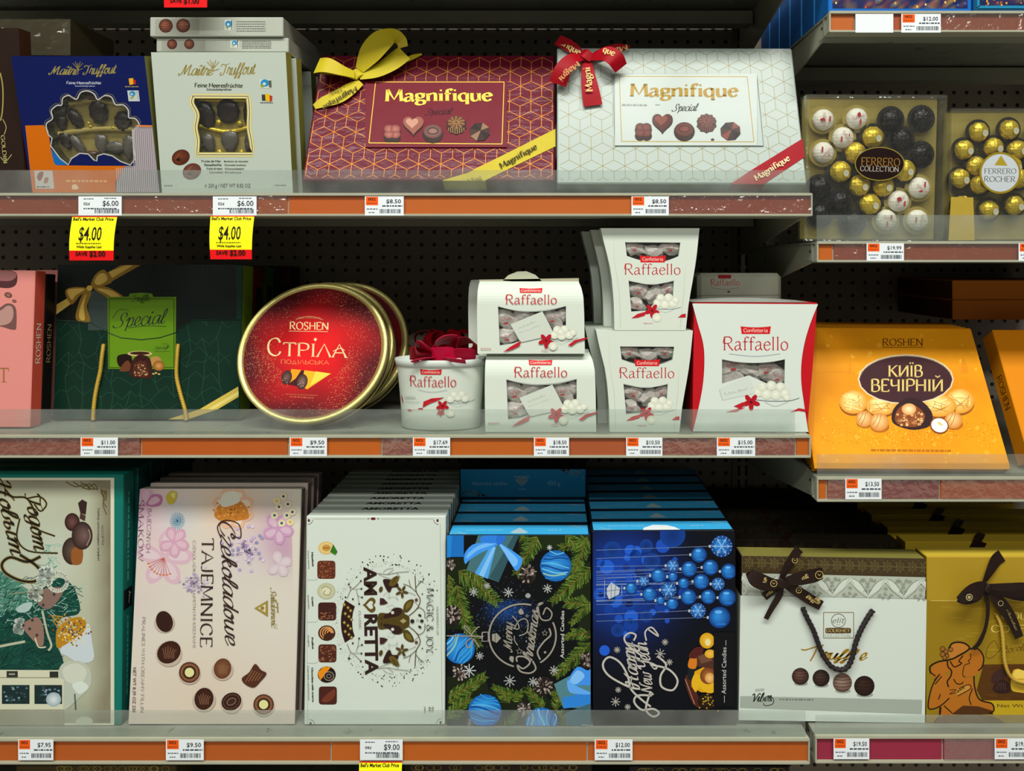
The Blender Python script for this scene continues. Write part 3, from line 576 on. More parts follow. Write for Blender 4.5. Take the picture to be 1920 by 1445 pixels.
EMPTY = {}
def shelf(key, label, x0, x1, top, bot, y=0.0, depth=.435, segs=(), brackets=('l', 'r'), fence=None, stiff=True, fence_top=None):
    """gondola shelf: deck, front channel with a coloured price strip, side brackets, clear riser. px coordinates at the plane y"""
    t_ = 1+y/D; X0, X1 = (x0-VX)*S*t_, (x1-VX)*S*t_; Z1, Z0 = zat(top, y), zat(bot, y); h = Z1-Z0
    t = thing('shelf', label, 'shelf', (X0, y, Z1), 'gondola shelves'); W = X1-X0; dp = BACK-.007-y
    # deck: a folded pan with a rolled front edge
    bm = bmesh.new(); bm_box(bm, 0, W, .004, dp, -.004, 0, .0008); bm_box(bm, 0, W, .02, .024, -h*.95, -.004)
    bm_box(bm, .002, W-.002, .02, .05, -h*.95-.003, -h*.95, .0005)
    from_bm('deck', bm, 'deck', t)
    bm = bmesh.new()                                    # front channel: back plate, top and bottom lips
    bm_box(bm, 0, W, 0, .004, -h, 0); bm_box(bm, 0, W, -.006, .004, -.0038, .0006, .0008); bm_box(bm, 0, W, -.006, .02, -h-.0006, -h+.0030, .0008)
    bm_box(bm, -.0004, .002, -.0055, .004, -h, 0, .0004); bm_box(bm, W-.002, W+.0004, -.0055, .004, -h, 0, .0004)
    from_bm('price_channel', bm, 'shelf', t)
    if stiff:
        prism('stiffener', [(.01, -h-.002), (W-.01, -h-.002), (W-.01, -h+.022), (.01, -h+.022)], (.305-y) , (.34-y), 'shelfdark', t, .001)
    for k in brackets:                                   # tapered arms that hook into the upright
        xx = .0025 if k == 'l' else W-.0050
        bm = bmesh.new(); pr = [(.004, -.005), (dp, -.005), (dp, -.085), (dp-.05, -.085), (.03, -h-.001), (.004, -h)]
        a = [bm.verts.new((xx, p, q)) for p, q in pr]; b = [bm.verts.new((xx+.0025, p, q)) for p, q in pr]; n = len(pr)
        bm.faces.new(a); bm.faces.new(b[::-1]); [bm.faces.new((a[i], b[i], b[(i+1) % n], a[(i+1) % n])) for i in range(n)]
        bmesh.ops.recalc_face_normals(bm, faces=bm.faces)
        br = from_bm('bracket', bm, 'shelf', t)
        for (yy, zz) in ((.035, -.014), (.30, -.03)):
            bm = bmesh.new(); bmesh.ops.create_cone(bm, cap_ends=True, segments=10, radius1=.0022, radius2=.0022, depth=.0012, matrix=Matrix.Translation((xx-.0003 if k == 'l' else xx+.003, yy, zz)) @ Matrix.Rotation(PI/2, 4, 'Y'))
            from_bm('rivet', bm, 'slot', br)
    # coloured strip inserts
    for i, (a, b, c, shiny) in enumerate(segs):
        m_ = 'strip_'+c
        if m_ not in M: M[m_] = principled('price_strip_card_'+c.strip('#'), c, .5, mottling=.12)
        st = box('price_strip', (a-x0)*S*t_+.002, (b-x0)*S*t_-.0004, -.0016-(.0003*(i % 2)), -.0002, -h+.0032, -.0040, m_, t)
        if shiny: box('ticket_cover', (a-x0)*S*t_+.002, (b-x0)*S*t_-.0004, -.0052-(.0003*(i % 2)), -.0046, -h+.0030, -.0038, 'strip', st)
    if fence:
        fa, fb, ft = fence
        bm = bmesh.new(); fz = zat(ft, y)-Z1
        bm_box(bm, (fa-x0)*S*t_, (fb-x0)*S*t_, -.0010, .0008, .0012, fz, .0003); bm_box(bm, (fa-x0)*S*t_, (fb-x0)*S*t_, -.0008, .0028, .0006, .0012)
        from_bm('clear_riser', bm, 'fence', t)
    EMPTY[key] = (t, Z1, y); return t
OR, BR, RD, RB, MA = '#b0560c', '#9c4c24', '#9a4422', '#7d2f20', '#8c1f3a'
shelf('S0', 'bare beige shelf above the top row, cut by the photo edge', -700, 1519, -116, -72, brackets=('r',))
shelf('S1', 'beige shelf carrying the seashell chocolates and the two bow tied gift boxes', -700, 1521, 363, 405, fence=(-700, 1518, 319),
      segs=((-700, 420, BR, 1), (420, 540, OR, 1), (540, 690, '#ac500e', 0), (690, 1190, OR, 0), (1190, 1521, RD, 1)))
shelf('S2', 'beige shelf carrying the round red tins and the white coconut sweet boxes', -700, 1518, 815, 856, fence=(-700, 1490, 767),
      segs=((-700, 265, RD, 1), (265, 540, '#a84e0e', 0), (540, 715, OR, 0), (715, 780, RD, 1), (780, 1040, OR, 0), (1040, 1180, BR, 0), (1180, 1490, RD, 1), (1490, 1518, OR, 0)))
shelf('S3', 'beige shelf carrying the rows of tall Christmas and praline boxes', -700, 1516, 1381, 1428, fence=(-700, 1510, 1331),
      segs=((-700, 620, '#a85012', 0), (620, 1100, OR, 0), (1100, 1516, '#ac520e', 0)))
shelf('R0', 'beige top right shelf under the blue picture boxes', 1553, 2260, 23, 62, y=-.0, fence=None,
      segs=((1553, 1600, OR, 0), (1600, 1700, RD, 0), (1700, 2260, BR, 1)))
shelf('R1', 'beige right bay shelf carrying the clear boxes of foil wrapped balls', 1530, 2260, 453, 491, fence=(1531, 2260, 403),
      segs=((1530, 1560, OR, 0), (1560, 1690, RD, 1), (1690, 2260, BR, 1)))
shelf('R2', 'beige right bay shelf carrying the yellow leaning gift boxes', 1530, 2260, 893, 938, fence=(1532, 2260, 851),
      segs=((1530, 1548, OR, 0), (1548, 1590, RD, 1), (1590, 1760, '#8e2d25', 1), (1760, 2260, '#b0500f', 1)))
shelf('R3', 'beige bottom right shelf under the carrier style truffle box', 1527, 2260, 1376, 1426, fence=(1529, 2260, 1340),
      segs=((1527, 1765, MA, 0), (1765, 2260, '#94253c', 1)))
shelf('B0', 'low beige shelf at the bottom edge of the photo', -700, 1516, 1640, 1690, y=-.05)

# ---------------------------------------------------------------- shelf-edge price tags
PRINTW = '#d9dfe2'
def price_tag(shelf_key, x, wd, price, label, style='o', tilt=0, top=None, bot=None, second=None, pick='ink', club=None, code='02d'):
    z0, z1 = top, bot
    f = Face((x, z1), (x+wd, z1), (x, z0), (x+wd, z0), -.0062, -.0062)
    t = thing('price_tag', label, 'price tag', mat=f.mat, group='shelf price tags')
    a = Art(f); w_, h = wd, z1-z0
    a.box_shell(f.W, f.H, .0004, PRINTW, bev=.00005)
    X = lambda q: x+q*w_; Y = lambda q: z0+q*h
    if style == 'o':
        a.rect(X(.03), Y(.02), X(.34), Y(.46), '#e2560f')
        a.text('002', X(.08), Y(.22), X(.28), Y(.22), h*.14, '#3a1c10', 'sans', 1.5); a.dash(X(.06), Y(.36), X(.31), Y(.36), h*.05, '#8a3a12')
        a.text(price, X(.55), Y(.36), X(.93), Y(.36), h*.20, '#1c2430', 'sans', .7)
        a.dash(X(.45), Y(.50), X(.97), Y(.50), h*.07, '#39434d'); a.dash(X(.05), Y(.66), X(.33), Y(.66), h*.05, '#56616b')
        a.dash(X(.1), Y(.84), X(.25), Y(.84), h*.05, '#56616b'); rr = random.Random(int(x)); q = .38
    elif style == 'c':
        a.dash(X(.12), Y(.13), X(.35), Y(.13), h*.05, '#56616b'); a.dash(X(.6), Y(.1), X(.9), Y(.1), h*.05, '#56616b')
        a.text(code, X(.12), Y(.46), X(.26), Y(.46), h*.14, '#1c2430', 'sans', 1); a.text(price, X(.56), Y(.5), X(.93), Y(.5), h*.27, '#1c2430', 'sans', .5)
        a.dash(X(.12), Y(.64), X(.9), Y(.64), h*.06, '#39434d'); rr = random.Random(int(x)); q = .38
    elif style == 'blank': q = 9
    if q < 1:
        bars = []
        while q < .93:
            b = rr.choice((.007, .012, .02)); bars.append((q, q+b)); q += b+rr.choice((.007, .012, .018))
        for b0, b1 in bars: a.raw([(X(b0), Y(.66)), (X(b1), Y(.66)), (X(b1), Y(.88)), (X(b0), Y(.88))], [(0, 1, 2, 3)], '#2c3640', up=False)
    a.build('ticket_card', 'matte', t)
    return t
def club_tag(x0, x1, z0, z1, price, save, label, lean=6):
    """yellow member price slip with a red foot, hanging below the rail and curling slightly"""
    t = thing('club_price_tag', label, 'price tag', P((x0+x1)/2, z0, -.009), 'yellow club price tags')
    f = Face((x0, z1), (x1, z1), (x0, z0), (x1, z0), -.009, -.009); W, H = f.W, f.H
    a = Art(f, warp=lambda x, z: -.006*math.sin(min(1, max(0, z/H))*PI)**1 - (.010*(1-z/H)**2))
    h = z1-z0; w_ = x1-x0; sk = lambda X, Y: (X+lean*((Y-z0)/h), Y)
    def grid(ya, yb, col, off=0, nn=10):
        V = [sk(x0+w_*i/4, ya+(yb-ya)*j/nn) for j in range(nn+1) for i in range(5)]
        a.z += off; a.raw(V, [(j*5+i, j*5+i+1, j*5+i+6, j*5+i+5) for j in range(nn) for i in range(4)], col)
    grid(z0, z0+h*.78, '#f4ee12'); grid(z0+h*.78, z1, '#d80f14')
    a.rect(x0, z0-1, x1, z0+h*.025, '#c41018')
    tx = lambda s_, p, q, y, hh, wt=1: a.text(s_, *sk(x0+w_*p, z0+h*y), *sk(x0+w_*q, z0+h*y), h*hh, '#17140a', 'sans', wt)
    tx("Bell's Market Club Price", .03, .93, .105, .07, 1.5)
    if price: tx(price, .2, .70, .55, .30, .5)
    a.dash(*sk(x0+w_*.15, z0+h*.62), *sk(x0+w_*.7, z0+h*.62), h*.02, '#5a5510')
    tx('While Supplies Last', .16, .72, .72, .05); tx('SAVE', .14, .40, .89, .085, 1); tx(save, .45, .80, .91, .12, 1)
    # keep the paper solid
    me = a.build('slip', 'matte', t); me.matrix_parent_inverse = Matrix(); me.location = (0, 0, f.O.z-t.location.z)
    mod = me.modifiers.new('paper', 'SOLIDIFY'); mod.thickness = .00008; mod.offset = 0
    return t
T1 = dict(top=368, bot=404); T2 = dict(top=820, bot=855); T3 = dict(top=1386, bot=1425)
price_tag('S1', 147, 81, '$6.00', 'white price tag below the blue and orange seashell box', 'c', **T1)
price_tag('S1', 399, 82, '$6.00', 'white price tag below the white seashell box', 'c', **T1)
price_tag('S1', 684, 73, '$8.50', 'white and orange price tag below the red bow tied gift box', **T1)
price_tag('S1', 1184, 70, '$8.50', 'white and orange price tag below the white bow tied gift box', **T1)
club_tag(136, 220, 405, 488, '$4.00', '$2.00', 'yellow club price slip hanging below the blue and orange seashell box', 2)
club_tag(395, 477, 404, 486, '$4.00', '$2.00', 'yellow club price slip hanging below the white seashell box', 5)
club_tag(312, 394, -64, 18, '', '$1.00', 'red footed price slip cut by the top edge of the photo', 2)
price_tag('S2', 151, 70, '$11.00', 'price tag below the dark green gift box', **T2)
price_tag('S2', 543, 70, '$9.50', 'price tag below the round red tins', **T2)
price_tag('S2', 774, 70, '$17.69', 'price tag below the white tub with a crimson bow', **T2)
price_tag('S2', 1001, 66, '$18.50', 'price tag below the pair of curved top coconut sweet boxes', **T2)
price_tag('S2', 1174, 68, '$10.50', 'price tag below the stacked tapered coconut sweet boxes', **T2)
price_tag('S2', 1344, 72, '$15.00', 'price tag below the large red sided coconut sweet box', **T2)
price_tag('S3', 34, 66, '$7.95', 'price tag below the teal framed New Year box', **T3)
price_tag('S3', 311, 71, '$9.50', 'price tag below the pink floral praline box', **T3)
price_tag('S3', 675, 80, '$9.00', 'white price tag below the white deer box', 'c', code='04d', **T3)
club_tag(674, 754, 1427, 1510, '$7.00', '$2.00', 'yellow club price slip below the white deer box, cut by the bottom edge', 2)
price_tag('S3', 1115, 71, '$12.00', 'price tag below the night blue bauble box', **T3)
price_tag('R0', 1604, 71, '', 'blank white ticket on the top right shelf', 'blank', top=26, bot=61)
price_tag('R0', 1690, 74, '$12.00', 'price tag on the top right shelf beside a blank ticket', top=26, bot=61)
price_tag('R1', 1625, 70, '$19.99', 'price tag below the mixed foil ball box', top=456, bot=489)
price_tag('R1', 1910, 70, '$12.99', 'price tag cut by the right edge, below the gold foil ball box', top=456, bot=489)
price_tag('R2', 1585, 68, '$13.50', 'price tag below the yellow leaning gift box', top=897, bot=936)
price_tag('R3', 1563, 67, '$19.50', 'price tag on a maroon strip below the carrier style truffle box', top=1384, bot=1423)
price_tag('R3', 1865, 70, '$19.00', 'price tag on a maroon strip below the gold gift box', top=1384, bot=1423)
# ---------------------------------------------------------------- shared part builders
C1, C2, C3, C4, C5, C6 = (0, 0, 2.8897), (550, 0, 3.3596), (1020, 0, 3.3596), (1420, 0, 2.89), (0, 460, 3.525), (430, 480, 3.706)
C7, C8, C9, C10, C11, C12, C13 = (860, 400, 3.0739), (1260, 480, 2.909), (0, 840, 2.388), (550, 860, 2.470), (1080, 850, 2.4292), (1360, 880, 2.5571), (0, 0, 3.8033)
def vp(v, X, Y): return v[0]+X/v[2], v[1]+Y/v[2]
def loc(f, v, X, Y): return f.loc(*vp(v, X, Y))
def rib(name, f, v, pts, mat, parent, thick=.0005, smooth=True):
    """ribbon piece over a face; pts = (X, Y, height in mm, width in view units)"""
    if smooth: pts = catmull(pts, 6)
    P3 = []; n = len(pts)
    k = .00078/v[2]*(1+f.O.y/D)*1.03
    for X, Y, h, w_ in pts:
        x, z = loc(f, v, X, Y); P3.append((Vector((x, -h/1000, z)), w_*k))
    sd = []
    for i in range(n):
        t = P3[min(i+1, n-1)][0]-P3[max(i-1, 0)][0]; t.y = 0; t.normalize(); sd.append(Vector((-t.z, 0, t.x)))
    for i in range(1, n):
        if sd[i].dot(sd[i-1]) < 0: sd[i] = -sd[i]
    return band(name, [p for p, _ in P3], [w_ for _, w_ in P3], sd, mat, parent, thick)
def rtext(f, v, h, items, name, parent, mat='matte'):
    """lettering lying on a ribbon at height h mm: items of Art.text arguments"""
    for it, kw in items:
        a = Art(f, v); a.warp = lambda x, z: -h/1000
        a.text(*it, **kw); o = a.build(name, mat, parent)
    return o
def lump(name, x, y, z, rx, ry, rz, mat, parent, ridges=0, amp=.12, rot=0, seed=0, seg=20, kind='round'):
    """a moulded sweet: an ovoid with fluting"""
    bm = bmesh.new(); bmesh.ops.create_uvsphere(bm, u_segments=seg, v_segments=10, radius=1)
    rr = random.Random(seed)
    for vtx in bm.verts:
        c = vtx.co; a = math.atan2(c.z, c.x); r = 1
        if kind == 'shell':
            r = 1+amp*math.cos(ridges*(a+.3)) * (1 if c.z > -.3 else .3); c.x *= .75+.3*c.z if c.z > -.9 else .6
        elif kind == 'spiral': r = 1+amp*math.sin(ridges*a+5*math.sqrt(c.x*c.x+c.z*c.z))
        elif kind == 'foil': r = 1+amp*(rr.random()-.5)
        else: r = 1+amp*math.cos(ridges*a) if ridges else 1
        c.x *= r; c.z *= r; X, Z = c.x*rx, c.z*rz
        co, si = math.cos(rot), math.sin(rot); vtx.co = Vector((x+X*co-Z*si, y+c.y*ry, z+X*si+Z*co))
    return from_bm(name, bm, mat, parent, kind != 'foil')
def choc_print(a, cx, cy, r, kind='round', base='#3a1f15', hi='#8a5a42', seed=1):
    """small printed picture of a chocolate"""
    rr = random.Random(seed)
    if kind == 'heart':
        p = []
        for i in range(24):
            t = 2*PI*i/24; p.append((cx+r*.062*16*math.sin(t)**3, cy-r*.062*(13*math.cos(t)-5*math.cos(2*t)-2*math.cos(3*t)-math.cos(4*t))))
        a.poly([(x, y+r*.18) for x, y in p], '#241209'); a.poly(p, base); a.poly([((x-cx)*.6+cx-r*.12, (y-cy)*.55+cy-r*.15) for x, y in p], hi)
    elif kind == 'flower':
        for i in range(4):
            t = PI/4+i*PI/2; a.ell(cx+r*.45*math.cos(t), cy+r*.4*math.sin(t)+r*.2, r*.5, r*.45, '#2a140d')
        for i in range(4):
            t = PI/4+i*PI/2; a.ell(cx+r*.42*math.cos(t), cy+r*.35*math.sin(t)-r*.1, r*.48, r*.4, base, col2=hi)
    elif kind == 'oval':
        a.ell(cx, cy+r*.1, r, r*.9, '#2a140d'); a.ell(cx, cy-r*.12, r*.9, r*.66, base, col2=hi); a.ring(cx, cy-r*.15, r*.5, r*.3, r*.09, '#2a140d'); a.ring(cx+r*.1, cy-r*.15, r*.25, r*.14, r*.06, hi)
    elif kind == 'star':
        p = [(cx+r*(1 if i % 2 else .86)*math.cos(PI*i/10), cy+r*.15+r*.9*(1 if i % 2 else .86)*math.sin(PI*i/10)) for i in range(20)]; a.poly(p, '#24120b')
        p = [(cx+r*.92*(1 if i % 2 else .82)*math.cos(PI*i/10), cy-r*.15+r*.68*(1 if i % 2 else .82)*math.sin(PI*i/10)) for i in range(20)]; a.poly(p, base)
        for i in range(10): t = PI*i/5; a.line([(cx+r*.15*math.cos(t), cy-r*.15+r*.1*math.sin(t)), (cx+r*.8*math.cos(t+.3), cy-r*.15+r*.58*math.sin(t+.3))], r*.07, hi, up=False)
        for i in range(8): t = -r*.75+i*r*.21; a.line([(cx+t, cy+r*.35), (cx+t, cy+r*.85*math.sqrt(max(0, 1-(t/r)**2))+r*.1)], r*.07, hi, up=False)
    elif kind == 'facet':
        p = [(cx+r*math.cos(2*PI*i/8+.3), cy+r*.9*math.sin(2*PI*i/8+.3)) for i in range(8)]; a.poly(p, base)
        for i in range(0, 8): a.poly([p[i], p[(i+1) % 8], (cx+r*.1, cy-r*.15)], ('#1c0f0c', '#2e1a14', hi, '#3b2219')[i % 4])
    elif kind == 'shell':
        a.ell(cx, cy, r, r*.82, base, rot=rr.uniform(-.8, .8), col2=hi)
        for i in range(7): t = -1.1+i*.36; a.line([(cx-r*.5, cy+r*.3), (cx+r*.8*math.cos(t), cy+r*.7*math.sin(t))], r*.06, '#22110a', up=False)
    elif kind == 'ball':
        a.ell(cx, cy, r, r, base, col2=hi, hx=-r*.25, hy=-r*.3)
        for i in range(5): q = -.7+i*.35; a.line([(cx-r*math.sqrt(1-q*q)*.9, cy+q*r), (cx, cy+q*r+r*.12), (cx+r*math.sqrt(1-q*q)*.9, cy+q*r)], r*.05, '#1d0f0b', smooth=True, up=False)
    elif kind == 'swirl':
        a.ell(cx, cy, r, r*.95, base, col2=hi)
        a.line([(cx+r*.85*(1-i/26)*math.cos(i*.7), cy+r*.8*(1-i/26)*math.sin(i*.7)) for i in range(26)], r*.09, '#1e0f0a', up=False)
def carton(name, label, cat, f, T, front, side=None, top=None, mat='gloss', art=None, view=None, group=None, bev=.0012, body='carton', back=None):
    t = thing(name, label, cat, mat=f.mat, group=group)
    a = Art(f, view or (0, 0, 1)); a.box_shell(f.W, f.H, T, front, side, top, bev, back=back)
    if art: art(a)
    a.build(body, mat, t); return t
def cubes(a, f, d, col, wl, avoid=None, met=0, mar=.004, ang=0):
    """gold line lattice of stacked cubes over the face (local metres)"""
    vw, a.vw = a.vw, None; r = d/math.sqrt(3); V, F = [], []
    x0, x1, z0, z1 = -f.W/2+mar, f.W/2-mar, mar, f.H-mar
    inside = lambda x, z: x0 < x < x1 and z0 < z < z1 and not (avoid and avoid[0] < x < avoid[1] and avoid[2] < z < avoid[3])
    for j in range(-1, int(f.H/(d*.866))+2):
        for i in range(-int(f.W/d/2)-2, int(f.W/d/2)+3):
            cx, cz = i*d+(d/2 if j % 2 else 0), j*d*.866
            for k in range(6):
                t = math.radians(30+60*k); ex, ez = cx+r*math.cos(t), cz+r*math.sin(t); pts = [(cx+(ex-cx)*q/6, cz+(ez-cz)*q/6) for q in range(7)]
                run = [p for p in pts if inside(*p)]
                if len(run) > 1:
                    vs, fs = ribbon([run[0], run[-1]], lambda g, h: wl); o = len(V); V += vs; F += [tuple(o+q for q in g) for g in fs]
    a.raw(V, F, col, met); a.vw = vw
# ---------------------------------------------------------------- top row, left bay
def corner(f, v, pts, col, t):
    P2 = [loc(f, v, *p) for p in pts]; W = f.W/2
    P2 = [(min(max(x, -W), W), max(z, 0)) for x, z in P2]
    bm = bmesh.new(); a = [bm.verts.new((x, -.0010, z)) for x, z in P2]; b = [bm.verts.new((x, -.0001, z)) for x, z in P2]; n = len(a)
    bm.faces.new(a); bm.faces.new(b[::-1]); [bm.faces.new((a[i], b[i], b[(i+1) % n], a[(i+1) % n])) for i in range(n)]
    m = [p for p in P2 if p[1] < .006]; x0, x1 = min(p[0] for p in m), max(p[0] for p in m); bm_box(bm, x0, x1, -.0008, .026, -.0009, -.0001)   # wraps round the lower edge
    m = [p for p in P2 if p[0] > W-.006]; z0, z1 = min(p[1] for p in m), max(p[1] for p in m)
    if z1 > z0: bm_box(bm, W+.0001, W+.0009, -.0008, .026, z0, z1)
    bmesh.ops.recalc_face_normals(bm, faces=bm.faces)
    return from_bm('corner_ribbon', bm, M['yribbon'] if 'c9' in col else M['rribbon'], t)
def magnifique(f, v, label, red):
    T = .047; t = thing('gift_box', label, 'gift box', mat=f.mat)
    base, side = ('#5c0821', '#42101c') if red else ('#a4afa8', '#989e90')
    a = Art(f, v); a.box_shell(f.W, f.H, T*.55, base, side, side, .002)
    if red: card = (455, 515, 1345, 932)
    else: card = (445, 470, 1340, 920)
    c0, c1 = loc(f, v, card[0], card[3]), loc(f, v, card[2], card[1])
    cubes(a, f, .0335, '#c07820' if red else '#7c7452', .0009 if red else .0008, (c0[0], c1[0], c0[1], c1[1]), .25)
    a.build('lid', 'film' if red else 'gloss', t)
    box('base', -f.W/2+.002, f.W/2-.002, T*.55, T, .002, f.H-.002, principled('box_base', side, .5), t, .001)
    # raised name card
    x0, z0 = c0; x1, z1 = c1
    a = Art(f, v); a.warp = lambda x, z: -.0022
    bm_c = '#68071d' if red else '#aeb8b2'; a.rect(*card, bm_c)
    o = len(a.V)
    for q in (((x0, 0, z0), (x1, 0, z0), (x1, -.0023, z0), (x0, -.0023, z0)), ((x0, 0, z1), (x1, 0, z1), (x1, -.0023, z1), (x0, -.0023, z1)), ((x0, 0, z0), (x0, 0, z1), (x0, -.0023, z1), (x0, -.0023, z0)), ((x1, 0, z0), (x1, 0, z1), (x1, -.0023, z1), (x1, -.0023, z0))):
        a.V.extend(q); a.F.append(tuple(range(len(a.V)-4, len(a.V)))); a.C.append([(*srgb(bm_c), 0)]*4)
    gc = '#b5963a' if red else '#7c6828'
    fx = ((520, 522), (1328, 522), (1315, 912), (478, 905)) if red else ((474, 486), (1278, 488), (1320, 898), (488, 895))
    for i in range(4): a.line([fx[i], fx[(i+1) % 4]], 5, gc, .4)
    if red:
        a.text('Magnifique', 580, 645, 1258, 640, 74, '#c9b244', 'fat', 1, .35)
        a.text('Special', 825, 730, 1010, 722, 38, '#40101c', 'script', 1)
        cs = ('#7a3a34', '#a8695c'), ('#8a5040', '#b58470'), ('#5a3430', '#8a665c'), ('#5c3820', '#96703c'), ('#40241a', '#85664c')
        pos = ((625, 842), (758, 790), (880, 842), (1028, 788), (1175, 838))
    else:
        a.text('Magnifique', 540, 612, 1225, 612, 78, '#7a6014', 'fat', 1, .35)
        a.text('Special', 802, 705, 975, 702, 44, '#33302c', 'script', 1)
        a.dash(490, 665, 650, 667, 10, '#8a8f8c'); a.dash(700, 665, 730, 665, 5, '#8a8f8c')
        cs = (('#4a2018', '#74392b'),)*5; pos = ((625, 830), (745, 772), (882, 828), (1022, 775), (1172, 832)); a.ell(1060, 884, 11, 7, '#4a2018')
        a.quad(((810, 488), (1085, 488), (1100, 716), (835, 712)), ('#bcc8c4', '#bcc8c4', '#b6c2be', '#b6c2be')) if 0 else None
    for (cx, cy), kd, (b, h) in zip(pos, ('flower', 'heart', 'oval', 'star', 'facet'), cs): choc_print(a, cx, cy, 66, kd, b, h)
    a.build('name_card', 'gloss', t)
    # corner ribbons and bow
    if red:
        corner(f, v, [(940, 1160), (1100, 1090), (1655, 815), (1655, 925), (1210, 1160)], '#c9ba2c', t)
        rtext(f, v, 2.6, [(('Magnifique', 1310, 1068, 1540, 938, 34, '#3a3210', 'fat'), {}), (('Mag', 1100, 1160, 1190, 1130, 26, '#9a8c20', 'fat'), {})], 'ribbon_lettering', t)
        b = rib('bow', f, v, [(440, 470, 8, 60), (412, 487, 12, 66), (385, 505, 8, 60)], 'yribbon', t, .003)
        rib('loop', f, v, [(425, 465, 10, 70), (500, 400, 24, 165), (580, 345, 34, 175), (650, 312, 34, 120), (692, 320, 26, 80), (706, 350, 20, 60)], 'yribbon', b)
        rib('loop', f, v, [(425, 500, 8, 55), (530, 480, 12, 100), (630, 435, 16, 130), (712, 385, 20, 130)], 'yribbon', b)
        rib('loop', f, v, [(395, 500, 12, 60), (320, 505, 26, 85), (240, 492, 32, 115), (175, 480, 26, 125)], 'yribbon', b)
        rib('loop', f, v, [(405, 500, 6, 50), (330, 475, 8, 70), (250, 465, 12, 90), (185, 470, 16, 100)], 'yribbon', b)
        rib('tail', f, v, [(430, 530, 5, 50), (370, 570, 6, 95), (290, 620, 5, 105), (200, 650, 4, 85), (135, 680, 3, 40)], 'yribbon', b)
        rib('tail', f, v, [(715, 390, 5, 40), (760, 370, 5, 36), (812, 350, 4, 14)], 'yribbon', b)
        rtext(f, v, 7.2, [(('Magnifique', 400, 562, 185, 690, 30, '#4a4210', 'fat'), {}), (('Spec', 330, 560, 225, 605, 24, '#6a6010', 'script'), {})], 'ribbon_lettering', b)
    else:
        corner(f, v, [(1180, 1165), (1290, 1082), (1650, 876), (1680, 992), (1390, 1165)], '#a80f20', t)
        rtext(f, v, 2.6, [(('Magnifique', 1335, 1145, 1550, 1010, 38, '#e8cfa0', 'fat'), {})], 'ribbon_lettering', t)
        b = rib('bow', f, v, [(300, 395, 10, 50), (262, 368, 14, 70), (235, 350, 10, 50)], 'rribbon', t, .003)
        rib('tail', f, v, [(250, 380, 5, 60), (170, 310, 6, 88), (85, 262, 5, 80)], 'rribbon', b)
        rib('tail', f, v, [(300, 375, 5, 50), (370, 345, 6, 70), (460, 310, 4, 60), (540, 298, 3, 14)], 'rribbon', b)
        rib('loop', f, v, [(240, 380, 10, 50), (180, 420, 22, 90), (120, 490, 24, 110), (85, 560, 14, 115)], 'rribbon', b)
        rib('loop', f, v, [(300, 385, 12, 55), (380, 400, 28, 110), (440, 435, 30, 120), (480, 470, 18, 100)], 'rribbon', b)
        rib('tail', f, v, [(270, 400, 6, 70), (275, 480, 10, 85), (290, 580, 9, 110), (308, 675, 5, 120)], 'rribbon', b)
        g = '#d9b878'
        rtext(f, v, 8.5, [(('nifique', 80, 290, 220, 368, 40, g, 'fat'), {}), (('Magnif', 520, 300, 320, 362, 34, '#b08a58', 'fat'), {})], 'ribbon_lettering', b)
        rtext(f, v, 11.8, [(('Magni', 305, 600, 288, 450, 44, g, 'fat'), {})], 'ribbon_lettering', b)
        rtext(f, v, 31, [(('que', 360, 395, 432, 425, 38, g, 'fat'), {}), (('Magni', 205, 455, 90, 560, 36, '#b5824e', 'fat'), {})], 'ribbon_lettering', b)
    return t
fR = Face((566, 341), (1040, 341), (600, 103), (1038, 103), .02, .125).settle(.047, 'S1')
magnifique(fR, C2, 'dark red leaning gift box with gold cube pattern and yellow bow', True)
fW = Face((1046, 343), (1511, 343), (1044, 89), (1487, 90), .02, .098).settle(.047, 'S1')
magnifique(fW, C3, 'white leaning gift box with gold cube pattern and red bow', False)

